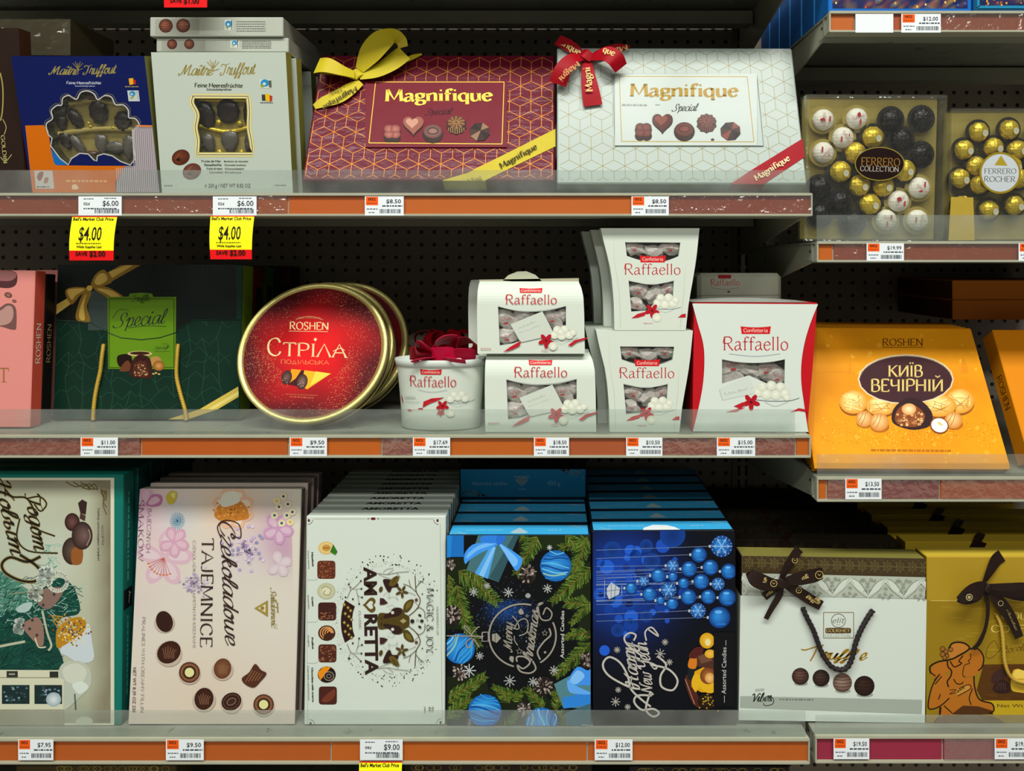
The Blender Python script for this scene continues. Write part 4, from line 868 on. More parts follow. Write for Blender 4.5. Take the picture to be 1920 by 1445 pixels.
# blue and orange seashell box
fB = Face((59, 361), (300, 361), (27, 105), (277, 105), .06, .012).settle(.026, 'S1')
def seashell_blue(f):
    v = C13; t = thing('seashell_chocolate_box', 'blue and orange seashell chocolate box with scalloped window', 'chocolate box', mat=f.mat)
    hole = catmull([(345, 960), (330, 885), (375, 845), (366, 790), (405, 752), (440, 748), (448, 700), (492, 680), (545, 708), (575, 660), (625, 648), (672, 670), (698, 710), (745, 682), (795, 692), (824, 745), (880, 748), (915, 785), (920, 838), (965, 845), (992, 890), (950, 930)], 4)[:-1]
    hole += [(948, 935), (952, 1050), (965, 1130), (930, 1176), (860, 1150), (800, 1110), (740, 1096), (695, 1110), (690, 1148), (670, 1140), (630, 1098), (570, 1092), (510, 1130), (488, 1174), (430, 1130), (362, 1040), (372, 985)]
    a = Art(f, v); a.open_shell(f.W, f.H, .026, '#7d7f45', '#c9c9bd')
    c = [f.W/2, 0, f.H]; a.vw = None; hl = [loc(f, v, *p) for p in hole]; hl = [h for h in hl]
    a.holed([[(-f.W/2, 0), (f.W/2, 0), (f.W/2, f.H), (-f.W/2, f.H)], hl], '#0b1752', .02, '#3b3a20'); a.vw = v
    # orange lower part and fine stripes
    def lower(pts, col): a.poly(pts, col)
    lower([(180, 895), (310, 892), (345, 930), (362, 1060), (385, 1160), (400, 1178), (700, 1182), (890, 1182), (825, 1300), (825, 1372), (232, 1372)], '#cc6606')
    lower([(972, 890), (1108, 893), (1135, 1372), (825, 1372), (830, 1300), (890, 1182), (965, 1182), (952, 1050), (945, 930)], '#8b7f86')
    for i in range(22): x = 830+i*14; yt = 915 if x > 955 else 1195; a.line([(x+(1180-yt)*-.05, yt), (x+10, 1368)], 4, '#c9c2c6', up=False)
    a.z += 1e-5; a.line([(972, 896), (1108, 899)], 10, '#e8770a')
    a.poly([(362, 1060), (385, 1160), (400, 1178), (488, 1175), (430, 1132)], '#1565b0')
    a.line(hole+[hole[0]], 9, '#b9b6b0'); a.line([(x-(12 if x < 640 else -12)*(1 if y < 1000 else 0), y-12) for x, y in hole[:85]], 3, '#7a7438')
    a.text('Maître', 345, 532, 565, 532, 62, '#a89a55', 'script', 1.1, .3); a.text('Truffout', 590, 532, 835, 522, 66, '#a89a55', 'script', 1.1, .3)
    for i in range(5): a.line([(555, 490), (520+i*18, 450-(i % 2)*10)], 5, '#8a7c45', .3)
    a.line([(520, 492), (555, 500), (590, 490)], 5, '#8a7c45', .3)
    a.text('Feine Meeresfrüchte', 475, 600, 722, 600, 20, '#b9bdd0', 'serif', 1.4); a.text('Schokoladepralinen', 535, 618, 678, 618, 11, '#9aa0c0', 'sans', 1)
    a.poly([(918, 560), (950, 556), (955, 600), (925, 606)], '#e0a51c'); a.poly([(950, 566), (968, 572), (970, 600), (952, 602)], '#b3271e'); a.dash(892, 618, 988, 618, 6, '#a89a55')
    a.poly([(908, 645), (988, 645), (998, 722), (918, 722)], '#b9c2c4'); a.ell(945, 668, 22, 20, '#2f86b0'); a.ell(940, 672, 9, 8, '#b9c2c4'); a.poly([(925, 700), (960, 680), (955, 700), (935, 708)], '#9aa03c'); a.dash(975, 650, 988, 718, 6, '#9098a0')
    a.poly([(245, 1215), (375, 1215), (388, 1345), (255, 1345)], '#c9c2bc'); a.blob([(280, 1230), (310, 1225), (305, 1260), (285, 1290), (265, 1265)], '#8c4a3c'); a.blob([(320, 1270), (345, 1265), (340, 1300), (315, 1305)], '#a0705c'); a.dash(262, 1332, 352, 1332, 10, '#5a5250')
    a.dash(470, 1290, 765, 1292, 16, '#e9a55c'); a.blob([(515, 1320), (545, 1315), (560, 1345), (520, 1350)], '#e8c39a')
    a.build('carton', 'film', t)
    tr = prism('tray', [(-f.W/2+.004, .004), (f.W/2-.004, .004), (f.W/2-.004, f.H-.004), (-f.W/2+.004, f.H-.004)], .018, .020, 'tray', t)
    for i, (X, Y, rx, rz, m_, rt, kd) in enumerate(((500, 850, 46, 82, 'dchoc', .45, 'round'), (400, 880, 55, 60, 'dchoc', 0, 'shell'), (665, 800, 70, 95, 'dchoc', 0, 'round'), (840, 870, 62, 75, 'dchoc', -.1, 'round'), (410, 780, 50, 40, 'dchoc', .3, 'shell'),
            (520, 1040, 38, 85, 'marble', .5, 'round'), (430, 1010, 55, 70, 'dchoc', .3, 'shell'), (690, 1040, 62, 80, 'marble', 0, 'shell'), (790, 1060, 70, 50, 'marble', 0, 'round'), (890, 1060, 70, 95, 'marble', -.2, 'shell'), (620, 1110, 60, 30, 'choc', 0, 'shell'), (625, 690, 60, 30, 'choc', 0, 'round'))):
        x, z = loc(f, v, X, Y); k = S/v[2]; lump('chocolate', x, .0145, z, rx*k, .006, rz*k, m_, t, 9, .06, rt, i, kind=kd)
    for X0, Y0, X1, Y1 in ((455, 740, 800, 735), (380, 960, 930, 930)):
        p0, p1 = loc(f, v, X0, Y0), loc(f, v, X1, Y1); pm = loc(f, v, (X0+X1)/2, (Y0+Y1)/2-18)
        tube('tray_ridge', catmull([(p0[0], .016, p0[1]), (pm[0], .016, pm[1]), (p1[0], .016, p1[1])], 6), .0045, 'tray', tr)
    for i, (X, Y) in enumerate(((598, 880), (612, 905), (775, 915))):
        x, z = loc(f, v, X, Y); lump('gold_bead', x, .013, z, .0028, .002, .0018, 'gold', tr)
    x0, z0 = loc(f, v, 320, 1185); x1, z1 = loc(f, v, 1000, 640); box('window_film', x0, x1, .0012, .0015, z0, z1, 'cello', t)
seashell_blue(fB)

# white seashell boxes
def seashell_white(f, label, full=True, group=None):
    v = C1; t = thing('seashell_chocolate_box', label, 'chocolate box', mat=f.mat, group=group)
    a = Art(f, v); W, H = f.W, f.H
    hole = catmull([(1045, 520), (1040, 560), (1068, 620), (1058, 690), (1070, 760), (1065, 838)], 5)+[(1370, 838)]+catmull([(1368, 800), (1362, 760), (1350, 690), (1352, 600), (1345, 521)], 5)
    hl = [loc(f, v, *p) for p in hole]
    a.open_shell(W, H, .026, '#8a8438', '#b9beb2'); a.vw = None
    a.holed([[(-W/2, 0), (W/2, 0), (W/2, H), (-W/2, H)], hl], '#b4beb2', .02, '#6a6024'); a.vw = v
    g = '#9a8a48'
    a.line(hole+[hole[0]], 26, '#c9bb74'); a.line(hole+[hole[0]], 14, '#ddd6a4'); a.line(hole+[hole[0]], 4, '#2d2a18')
    a.text('Maître', 965, 408, 1158, 408, 58, g, 'script', 1.1, .2); a.text('Truffout', 1190, 408, 1390, 400, 62, g, 'script', 1.1, .2)
    for i in range(5): a.line([(1155, 372), (1122+i*16, 335-(i % 2)*10)], 4, g, .2)
    a.line([(1122, 376), (1155, 384), (1188, 374)], 4, g, .2)
    a.text('Feine Meeresfrüchte', 1055, 472, 1316, 474, 22, '#3e3d2c', 'serif', 1.4); a.text('Schokoladepralinen', 1120, 490, 1255, 490, 12, '#4a4836', 'sans', 1)
    a.poly([(1405, 430), (1468, 430), (1472, 478), (1408, 478)], '#c6ccc4'); a.ell(1436, 450, 24, 20, '#1f86b8'); a.ell(1432, 454, 9, 8, '#c6ccc4'); a.poly([(1408, 460), (1428, 456), (1430, 474), (1414, 474)], '#8a9a30'); a.poly([(1455, 436), (1470, 436), (1472, 474), (1458, 474)], '#5c5548')
    a.poly([(1418, 512), (1436, 512), (1440, 545), (1420, 545)], '#3a382e'); a.poly([(1436, 508), (1462, 508), (1464, 548), (1440, 548)], '#d8b21c'); a.poly([(1460, 515), (1476, 520), (1474, 548), (1462, 550)], '#b03024'); a.dash(1408, 556, 1482, 556, 5, '#555555')
    choc_print(a, 980, 852, 50, 'shell', '#4a1c12', '#8a4a2e', 3); choc_print(a, 1040, 928, 52, 'shell', '#5a2a22', '#8c5a4c', 8)
    for j, (s1, s2) in enumerate((('Fruits de Mer', 'Bonbons de chocolat'), ('Seashells', 'Chocolate bonbons'), ('Frutti di mare', 'Cioccolatini'), ('Zeevruchten', 'Pralines'))):
        y = 878+j*20; x = 1092+j*14; a.text(s1, x, y, x+105-j*10, y, 11, '#3c3a2c', 'serif', 1.4); a.text(s2, x+122-j*12, y, 1345-j*12, y, 9, '#4a4836', 'sans', 1)
    a.text('℮ 250 g / NET WT 8.82 OZ', 1110, 1015, 1358, 1015, 20, '#33342c', 'sans', .5); a.dash(890, 1005, 935, 1005, 6, '#777c70'); a.dash(1488, 1003, 1550, 1003, 6, '#777c70')
    a.build('carton', 'film', t)
    if not full: return t
    tr = prism('tray', [(-W/2+.004, .004), (W/2-.004, .004), (W/2-.004, H-.004), (-W/2+.004, H-.004)], .018, .020, 'tray', t)
    for i, (X, Y, rx, rz, m_, rt, kd) in enumerate(((1215, 600, 62, 70, 'dchoc', 0, 'round'), (1095, 620, 48, 78, 'dchoc', .2, 'round'), (1330, 620, 30, 74, 'dchoc', 0, 'round'), (1225, 770, 62, 64, 'marble', 0, 'shell'), (1110, 780, 48, 60, 'marble', .3, 'shell'), (1335, 770, 40, 60, 'marble', -.3, 'shell'))):
        x, z = loc(f, v, X, Y); k = S/v[2]*1.03; lump('chocolate', x, .0145, z, rx*k, .006, rz*k, m_, t, 11, .05, rt, i, kind=kd)
    for Y, Yc in ((540, 540), (680, 715)):
        p0, p1, pm = loc(f, v, 1060, Y), loc(f, v, 1360, Y), loc(f, v, 1210, Yc)
        tube('tray_ridge', catmull([(p0[0], .016, p0[1]), (pm[0], .016, pm[1]), (p1[0], .016, p1[1])], 6), .0035, 'gold', tr)
    for X, Y in ((1165, 662), (1280, 668), (1170, 825), (1290, 825)):
        x, z = loc(f, v, X, Y); lump('gold_bead', x, .0135, z, .004, .003, .004, 'gold', tr, 5, .2)
    x0, z0 = loc(f, v, 1030, 850); x1, z1 = loc(f, v, 1380, 512); box('window_film', x0, x1, .0010, .0013, z0, z1, 'cello', t)
    return t
fV = Face((304, 361), (549, 361), (280, 98), (533, 98), .05, .016).settle(.026, 'S1')
wt = seashell_white(fV, 'white seashell chocolate box with curtain shaped window, front of its row')
for i, (d, dx, lb) in enumerate(((.036, .004, 'white seashell box standing second in the row, only its right edge showing'), (.122, .001, 'white seashell box standing third in the row, behind two others'), (.158, .002, 'white seashell box standing last in the row beside the red gift box'))):
    if i == 0: src = seashell_white(fV, lb, False); src.matrix_world = fV.shift(d, dx)
    else: again(src, fV.shift(d, dx), lb)
# two lying flat on top of the row
def flat_box(y, x0, x1, ya, yb, label):
    f = Face((x0, yb), (x1, yb), (x0, ya), (x1, ya), y, y)
    def art(a):
        w_, h = x1-x0, yb-ya; X = lambda q: x0+q*w_; Y = lambda q: ya+q*h
        a.rect(X(.04), Y(.12), X(.37), Y(.9), '#97998c'); choc_print(a, X(.12), Y(.45), h*.36, 'ball', '#3f170e', '#9a5a40', 4); choc_print(a, X(.25), Y(.44), h*.36, 'ball', '#3f170e', '#a3674c', 9)
        a.rect(X(.56), Y(.14), X(.625), Y(.68), '#c6ccc4'); a.ell(X(.592), Y(.36), h*.19, h*.17, '#1f86b8'); a.ell(X(.588), Y(.38), h*.07, h*.07, '#c6ccc4'); a.poly([(X(.565), Y(.5)), (X(.59), Y(.48)), (X(.585), Y(.65))], '#8a9a30'); a.dash(X(.615), Y(.15), X(.615), Y(.65), 2, '#6a3c34')
        for j in range(5): a.dash(X(.65), Y(.24+j*.12), X(.87), Y(.24+j*.12), 1.4, '#55574e')
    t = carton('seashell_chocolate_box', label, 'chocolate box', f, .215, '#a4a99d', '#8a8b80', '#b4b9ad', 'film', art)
    return t
flat_box(.035, 293, 541, 71, 97.6, 'white seashell box lying flat, lower of the two on top of the row')
flat_box(.030, 281, 531, 32, 68.5, 'white seashell box lying flat, uppermost above the white row')

# dark brown box at the left edge, gold lettering down its front
fG = Face((-200, 361), (49, 361), (-235, 52), (6, 52), .05, .035).settle(.03, 'S1')
def godart(a):
    a.view(0, 0, 3.8033)
    a.line([(2, 520), (18, 600), (22, 700), (16, 800), (4, 860)], 8, '#a89a55', .2, smooth=True)
    a.text('GOLDIN', 6, 965, 26, 1165, 26, '#b0a468', 'serif', 1); a.line([(4, 1120), (40, 1150), (84, 1100)], 5, '#b0a468', .2, smooth=True); a.line([(20, 850), (44, 905), (30, 960)], 5, '#b0a468', .2, smooth=True)
carton('chocolate_box', 'dark brown box with gold vertical lettering, cut by the left edge', 'chocolate box', fG, .03, '#241610', '#3a2013', mat='film', art=godart)
# bundle in crinkled film lying on top at the left
def bundle():
    t = thing('wrapped_box', 'box in crinkled clear film high at the top left corner', 'wrapped box', P(60, 100, .12))
    z = t.location.z
    bm = bmesh.new(); a = P(-120, 104, .12); b = P(132, 36, .12); vs = bm_box(bm, a.x-t.location.x, b.x-t.location.x, 0, .13, a.z-z, b.z-z)
    from_bm('carton', bm, principled('grey_brown_card', '#746a4c', .5), t)
    bm = bmesh.new(); bmesh.ops.create_grid(bm, x_segments=24, y_segments=10, size=.5); rr = random.Random(3)
    for v_ in bm.verts: v_.co = Vector((a.x-t.location.x+(v_.co.x+.5)*(b.x-a.x), -.004-.006*rr.random(), a.z-z+(v_.co.y+.5)*(b.z-a.z)))
    from_bm('film', bm, 'cello', t)
bundle()
for k, d in enumerate((0, .035)):
    g_ = Face((-70, 361), (150, 361), (-70, 105), (150, 105), .115, .115).settle(.03, 'S1')
    if k == 0: cbx = carton('chocolate_box', 'dark box standing under the film wrapped bundle at the top left', 'chocolate box', g_, .03, '#20160e', '#6a5634', mat='film')
    else: again(cbx, g_.shift(d), 'dark box standing behind another under the film wrapped bundle')
# ---------------------------------------------------------------- middle row, left bay
# pink and black side-by-side boxes at the left edge
def roshen_side(f, T, col, ink, left=False, box_=None, y0=.2, y1=.62):
    g = f.side(T, left); a = Art(g); vw, a.vw = a.vw, None
    # local frame of the side: x along thickness, z up
    a.z = .0002
    vs, fs = pen('ROSHEN', 'serif', .9); w_ = max(v[0] for v in vs); H = f.H; h = T*.42; L = H*.26; z0 = H*.40
    if left: pts = [(-h/2+vy*h, z0+L-vx/w_*L) for vx, vy in vs]
    else: pts = [(h/2-vy*h, z0+vx/w_*L) for vx, vy in vs]
    a.raw(pts, fs, ink); a.build('side_lettering', 'gloss', box_, g.mat)
def pink(a):
    v = C5; a.view(*v)
    a.blob([(-60, 200), (20, 165), (100, 175), (115, 215), (100, 265), (40, 282), (-60, 260)], '#4a2a2c'); a.blob([(-60, 195), (20, 168), (95, 176), (108, 205), (60, 235), (-60, 225)], '#8a5a58')
    for x, y, r in ((55, 328, 26), (95, 368, 15)): a.ell(x, y, r, r*.7, '#4a2a26', rot=.3, col2='#9a6a60')
    a.blob([(-60, 400), (-10, 415), (40, 385), (85, 390), (108, 430), (108, 540), (95, 557), (60, 552), (0, 535), (-60, 545)], '#6a4844'); a.blob([(-50, 410), (0, 430), (45, 400), (78, 405), (90, 450), (75, 500), (30, 525), (-50, 520)], '#a88078')
    a.line([(-40, 812), (58, 812)], 8, '#9a6a3c', .3); a.line([(25, 812), (25, 902)], 10, '#9a6a3c', .3); a.line([(10, 902), (42, 902)], 4, '#9a6a3c', .3); a.line([(56, 808), (56, 830)], 5, '#9a6a3c', .3)
fP = Face((-260, 803), (57, 803), (-262, 507), (47, 507), .042, .055).settle(.027, 'S2')
pk = carton('chocolate_box', 'pink box with coral side at the far left of the middle row', 'chocolate box', fP, .027, '#cc8078', '#c44c3a', '#c8867a', 'matte', pink)
roshen_side(fP, .027, '', '#e8d8cc', box_=pk)
fK = Face((-230, 800), (77, 800), (-235, 513), (69, 513), .072, .086).settle(.024, 'S2')
bk = carton('chocolate_box', 'black box with gold side lettering behind the pink box', 'chocolate box', fK, .024, '#14100e', '#120e0d', '#201a16', 'film'); roshen_side(fK, .024, '', '#a8865a', box_=bk)
again(pk, fP.shift(.080, -.012), 'second pink box, mostly hidden behind the black box at the left')
# dark green carrier box
fG2 = Face((98, 788), (450, 788), (92, 496), (437, 496), .100, .114).settle(.05, 'S2')
def green(f, label):
    v = C5; t = thing('gift_box', label, 'gift box', mat=f.mat); T = .046
    a = Art(f, v); a.box_shell(f.W, f.H, T, '#0a2a1e', '#6c8a1c', '#4a6a18', .0012, back='#16281a')
    rr = random.Random(5); a.z += 1e-5
    cells = []
    for j in range(11):
        for i in range(13): cells.append((345+i*100+rr.uniform(-25, 25), 130+j*95+rr.uniform(-25, 25)))
    for j in range(11):
        for i in range(12):
            p, q = cells[j*13+i], cells[j*13+i+1]
            m = ((p[0]+q[0])/2, p[1]); u_ = (p, (m[0], m[1]+rr.choice((-40, 40))), q)
            if rr.random() < .85: a.line([c for c in u_ if 335 < c[0] < 1570 and 130 < c[1] < 1200], 2.5, '#26503e', up=False) if len([c for c in u_ if 335 < c[0] < 1570 and 130 < c[1] < 1200]) > 1 else None
            if j < 10 and rr.random() < .8:
                q = cells[(j+1)*13+i]; u_ = [c for c in (p, q) if 335 < c[0] < 1570 and 130 < c[1] < 1200]
                if len(u_) > 1: a.line(u_, 2.5, '#26503e', up=False)
    a.poly([(335, 125), (1560, 125), (1562, 490), (1280, 492), (1215, 530), (1165, 575), (1060, 608), (935, 622), (800, 608), (715, 575), (660, 540), (600, 508), (335, 492)], '#0c1613')
    a.rect(583, 300, 715, 560, '#3a4744')                     # grey price film
    g1, g2 = '#8a6a22', '#c8a850'
    a.poly([(335, 390), (480, 330), (490, 372), (340, 455)], g2); a.poly([(690, 190), (800, 130), (930, 130), (735, 240)], g1); a.poly([(720, 175), (830, 131), (880, 131), (740, 215)], g2)
    a.blob([(432, 300), (500, 275), (585, 285), (560, 310), (530, 330), (470, 390)], g1); a.blob([(445, 300), (500, 285), (560, 290), (500, 330), (475, 360)], g2)
    a.blob([(600, 270), (625, 200), (680, 160), (715, 190), (740, 240), (690, 265), (630, 280)], g1); a.blob([(625, 245), (650, 195), (690, 185), (710, 225), (660, 260)], g2)
    a.blob([(560, 300), (515, 400), (505, 490), (595, 505), (575, 400), (605, 310)], g1); a.blob([(570, 320), (530, 410), (525, 480), (560, 490), (555, 400)], g2)
    a.blob([(620, 285), (700, 340), (800, 425), (822, 350), (760, 300), (690, 270)], g1); a.blob([(640, 285), (720, 330), (790, 390), (805, 350), (740, 300)], g2); a.ell(592, 282, 20, 18, g2)
    # lime label
    a.poly([(710, 340), (850, 338), (858, 318), (935, 312), (1005, 318), (1015, 340), (1165, 340), (1160, 818), (715, 815)], '#5d8414'); a.frame(722, 352, 1150, 806, 5, '#2f4a0c')
    a.poly([(728, 500), (1156, 500), (1150, 812), (722, 808)], '#648f16'); a.frame(722, 352, 1150, 806, 5, '#2f4a0c')
    a.text('Truffle', 872, 372, 992, 366, 42, '#2a3d0c', 'script', 1.1); a.text('Special', 745, 545, 1120, 512, 92, '#2a3326', 'script', .75)
    a.line([(745, 480), (790, 425), (855, 430)], 4, '#2a3326', smooth=True); a.line([(850, 545), (960, 532), (1100, 535)], 4, '#2a3326', smooth=True)
    a.text('Special', 1010, 690, 1120, 680, 22, '#33501a', 'script', 1); a.line([(1020, 700), (1120, 700)], 3, '#33501a'); a.line([(1075, 650), (1110, 655), (1090, 690), (1125, 665)], 3, '#33501a', smooth=True)
    # nougat picture
    a.blob([(778, 730), (860, 722), (870, 790), (790, 800)], '#20100c'); a.blob([(790, 825), (840, 760), (870, 800), (850, 830)], '#6a3a22')
    a.ell(925, 715, 82, 18, '#c9b27a'); a.ell(925, 712, 66, 11, '#3c2012'); a.blob([(1000, 790), (1000, 740), (1050, 735), (1065, 770)], '#b98a4a', n=4); a.ell(1050, 795, 38, 34, '#8a4e1c', col2='#d59a54')
    a.blob([(862, 860), (868, 780), (900, 732), (940, 722), (985, 740), (1003, 790), (1005, 870), (940, 878)], '#3c1b14'); a.blob([(885, 850), (888, 790), (920, 762), (960, 765), (975, 800), (980, 860), (930, 868)], '#4f271b')
    for i in range(34): a.ell(rr.uniform(890, 975), rr.uniform(785, 862), 5, 5, rr.choice(('#b98a5a', '#8a5a3a', '#d0a878')), n=6, up=False)
    a.line([(905, 765), (925, 730), (945, 760), (970, 735)], 8, '#2a120d', smooth=True); [a.ell(x, y, 9, 6, '#c9a060', n=8) for x, y in ((1015, 848), (1032, 842), (1052, 850))]
    a.poly([(1320, 1082), (1575, 932), (1578, 1000), (1440, 1082)], '#c9b04c'); a.poly([(1375, 1082), (1577, 962), (1578, 985), (1410, 1082)], '#dccb74')
    a.poly([(860, 1205), (1110, 1205), (1320, 1082), (1440, 1082), (1240, 1205)], '#b89f44')
    a.build('carton', 'filmx', t)
    # open-top sleeve round the lower part, with the dip under the label
    pts = [(330, 492), (600, 508), (660, 540), (715, 575), (800, 608), (935, 622), (1060, 608), (1165, 575), (1215, 530), (1280, 492), (1560, 490)]
    P2 = [loc(f, v, *p) for p in pts]; hw = f.W/2+.0012; P2 = [(-hw, P2[0][1])]+P2[1:-1]+[(hw, P2[-1][1])]
    tube('sleeve_edge', [(x, -.0010, z) for x, z in P2], .0005, principled('dark_green_card', '#0b3525', .4), t, 6)
    for nm, pp in (('cord_handle', ((688, 650), (682, 740), (672, 830), (650, 930), (636, 1010), (628, 1085), (625, 1150))), ('cord_handle', ((1180, 650), (1178, 740), (1175, 860), (1195, 960), (1215, 1030), (1230, 1085), (1240, 1150)))):
        q = [loc(f, v, *p) for p in pp]
        tube(nm, catmull([(x, -.004-(0 if i else -.003), z) for i, (x, z) in enumerate(q)], 14), .0030, 'gcord', t, 10, 1500)
    return t
green(fG2, 'dark green gift box with printed gold bow and cord handles')
for i, (c1, c2, nm) in enumerate((('#3a0d10', '#5a1216', 'dark red'), ('#10321c', '#2c5a1c', 'green'), ('#141012', '#2a1a1c', 'black'), ('#3a0d10', '#4a1014', 'dark red'), ('#141012', '#241818', 'black'))):
    f = Face((98, 788), (450, 788), (92, 500), (438, 500), .100, .114).settle(.05, 'S2')
    t = carton('gift_box', '%s gift box standing edge on, number %s behind the green carrier box' % (nm, ('one', 'two', 'three', 'four', 'five')[i]), 'gift box', f, .044, c1, c2, c2, 'gloss', None, group='gift boxes behind the green one')
    g = f.side(.044); a = Art(g); a.vw = None; a.rect(-.012, f.H*.32, .014, f.H*.86, '#0c0b0c'); a.dash(0, f.H*.4, 0, f.H*.8, .006, '#3a3a34'); a.build('side_panel', 'matte', t, g.mat)
    t.matrix_world = f.shift(.050*(i+1), 0)
    t['label'] = ('dark red gift box standing directly behind the green carrier box', 'green sided gift box, second behind the green carrier box', 'black gift box, third behind the green carrier box', 'dark red gift box, fourth behind the green carrier box', 'black gift box, deepest behind the green carrier box')[i]
# side panel on the green front box
# round tins
fT = Face((420, 799), (713, 799), (468, 536), (738, 536), .02, .124).settle(.0345, 'S2')
def tin(f, label, full=True):
    v = C6; t = thing('chocolate_tin', label, 'tin', mat=f.mat, group='round red tins'); r = f.W/2; cz = f.H/2; T = .028
    def ringmesh(name, prof, mat, n=72):
        bm = bmesh.new(); R_ = []
        for rr_, y in prof: R_.append([bm.verts.new((rr_*math.cos(2*PI*i/n), y, cz+rr_*math.sin(2*PI*i/n))) for i in range(n)])
        for a_, b_ in zip(R_, R_[1:]):
            for i in range(n): bm.faces.new((a_[i], a_[(i+1) % n], b_[(i+1) % n], b_[i]))
        return bm, R_
    bm, R_ = ringmesh('rim', [(r-.009, .0008), (r-.0085, -.0004), (r-.006, -.0016), (r-.003, -.0022), (r-.0008, -.0015), (r, .0005), (r, .010), (r-.001, .011), (r-.003, .011), (r-.003, .002), (r-.009, .0008)], 0)
    from_bm('gold_rim', bm, 'goldtin', t, True)
    bm, R_ = ringmesh('base', [(r-.0022, .010), (r-.0022, T-.002), (r-.004, T), (r-.03, T)], 0); bm.faces.new(R_[-1]); b = from_bm('tin_base', bm, 'tinred', t, True)
    bm, R_ = ringmesh('band', [(r-.0020, T-.005), (r-.0010, T-.004), (r-.0010, T-.002), (r-.004, T+.0004)], 0); from_bm('gold_band', bm, 'goldtin', b, True)
    a = Art(f, v); a.vw = None
    def colr(q):  # printed red, dark towards the rim
        A, B = srgb('#cc060c'), srgb('#4a060e'); q = min(1, max(0, (q-.25)/.7)); return tuple(x+(y-x)*q for x, y in zip(A, B))
    V, C, F = [(0, cz)], [colr(0)], []; n = 64; K = 10; ri = r-.0085
    for k in range(1, K+1):
        for i in range(n):
            w_ = 2*PI*i/n; V.append((ri*k/K*math.cos(w_), cz+ri*k/K*math.sin(w_))); C.append(colr(k/K*(1+.12*math.sin(5*w_+k*.4))))
    F = [(0, 1+i, 1+(i+1) % n) for i in range(n)]
    for k in range(K-1): F += [(1+k*n+i, 1+(k+1)*n+i, 1+(k+1)*n+(i+1) % n, 1+k*n+(i+1) % n) for i in range(n)]
    a.z = -.0006; a.raw(V, F, None, 0, C)
    if full:
        rr = random.Random(11); a.z += 1e-5
        for i in range(3400):
            w_ = rr.uniform(0, 2*PI); q = rr.uniform(.52, 1); sw = math.sin(3*w_+q*5)
            if abs(math.cos(w_)) < .45 and q < .75: continue
            if rr.random() > (.25+.75*max(0, sw)): continue
            x, z = ri*q*math.cos(w_), cz+ri*q*math.sin(w_); s_ = rr.uniform(.00028, .00055)
            a.raw([(x-s_, z), (x, z-s_), (x+s_, z), (x, z+s_)], [(0, 1, 2, 3)], '#d89a5c', .1, up=False)
        a.vw = v; g = '#d8c08a'
        a.text('ROSHEN', 418, 508, 688, 512, 52, g, 'serif', 1.05); a.line([(412, 520), (684, 524)], 3, g)
        a.line([(462, 440), (500, 424), (548, 418), (600, 423), (650, 442)], 2, g, smooth=True); a.text('TRUE CHOCOLATE', 478, 438, 636, 440, 12, '#b08a5c', 'serif', 1.2, arc=8)
        a.text('СТРІЛА'[0], 262, 690, 360, 690, 120, g, 'serif', .8); a.text('ТРІЛА', 368, 692, 822, 706, 92, g, 'serif', .8)
        a.poly([(598, 565), (610, 578), (596, 592), (584, 578)], g); a.line([(720, 660), (770, 640), (800, 655)], 5, g, smooth=True)
        a.text('ПОДІЛЬСЬКА', 358, 746, 692, 752, 28, '#c98a50', 'mono', 1)
        a.poly([(425, 784), (700, 812), (540, 918), (400, 890)], '#3a0a0c'); a.poly([(430, 783), (500, 790), (460, 850), (400, 892)], '#d98a14'); a.poly([(520, 792), (705, 815), (540, 925), (500, 900)], '#e0a01c'); a.poly([(600, 800), (705, 815), (560, 900)], '#f0c040')
        a.ell(398, 842, 36, 50, '#241414', rot=.25, col2='#6a4a44'); a.ell(505, 872, 38, 54, '#2a1816', rot=.25, col2='#7a5a50'); [a.ell(x, y, 3.5, 3.5, '#b09a90', n=6) for x, y in ((385, 850), (400, 878), (490, 885), (512, 900), (498, 905), (478, 892), (370, 862), (515, 880))]
        a.dash(390, 958, 610, 968, 7, '#a84a30'); a.dash(420, 975, 585, 985, 10, '#a84a30'); a.dash(560, 965, 615, 966, 4, '#a84a30')
        a.ring(545, 560+100, 472, 400, 1, '#c98a50') if 0 else None
    a.vw = None; a.ring(0, cz, ri-.0012, ri-.0012, .0006, '#b8763c', .3, n=96)
    a.build('lid', 'satin', t); return t
tin(fT, 'round red tin with gold rim, front of three in a row')
t2 = tin(fT, 'round red tin, second of three, its right edge showing', False); t2.matrix_world = fT.shift(.046, .0)
again(t2, fT.shift(.094, .014), 'round red tin, rearmost of three leaning back')

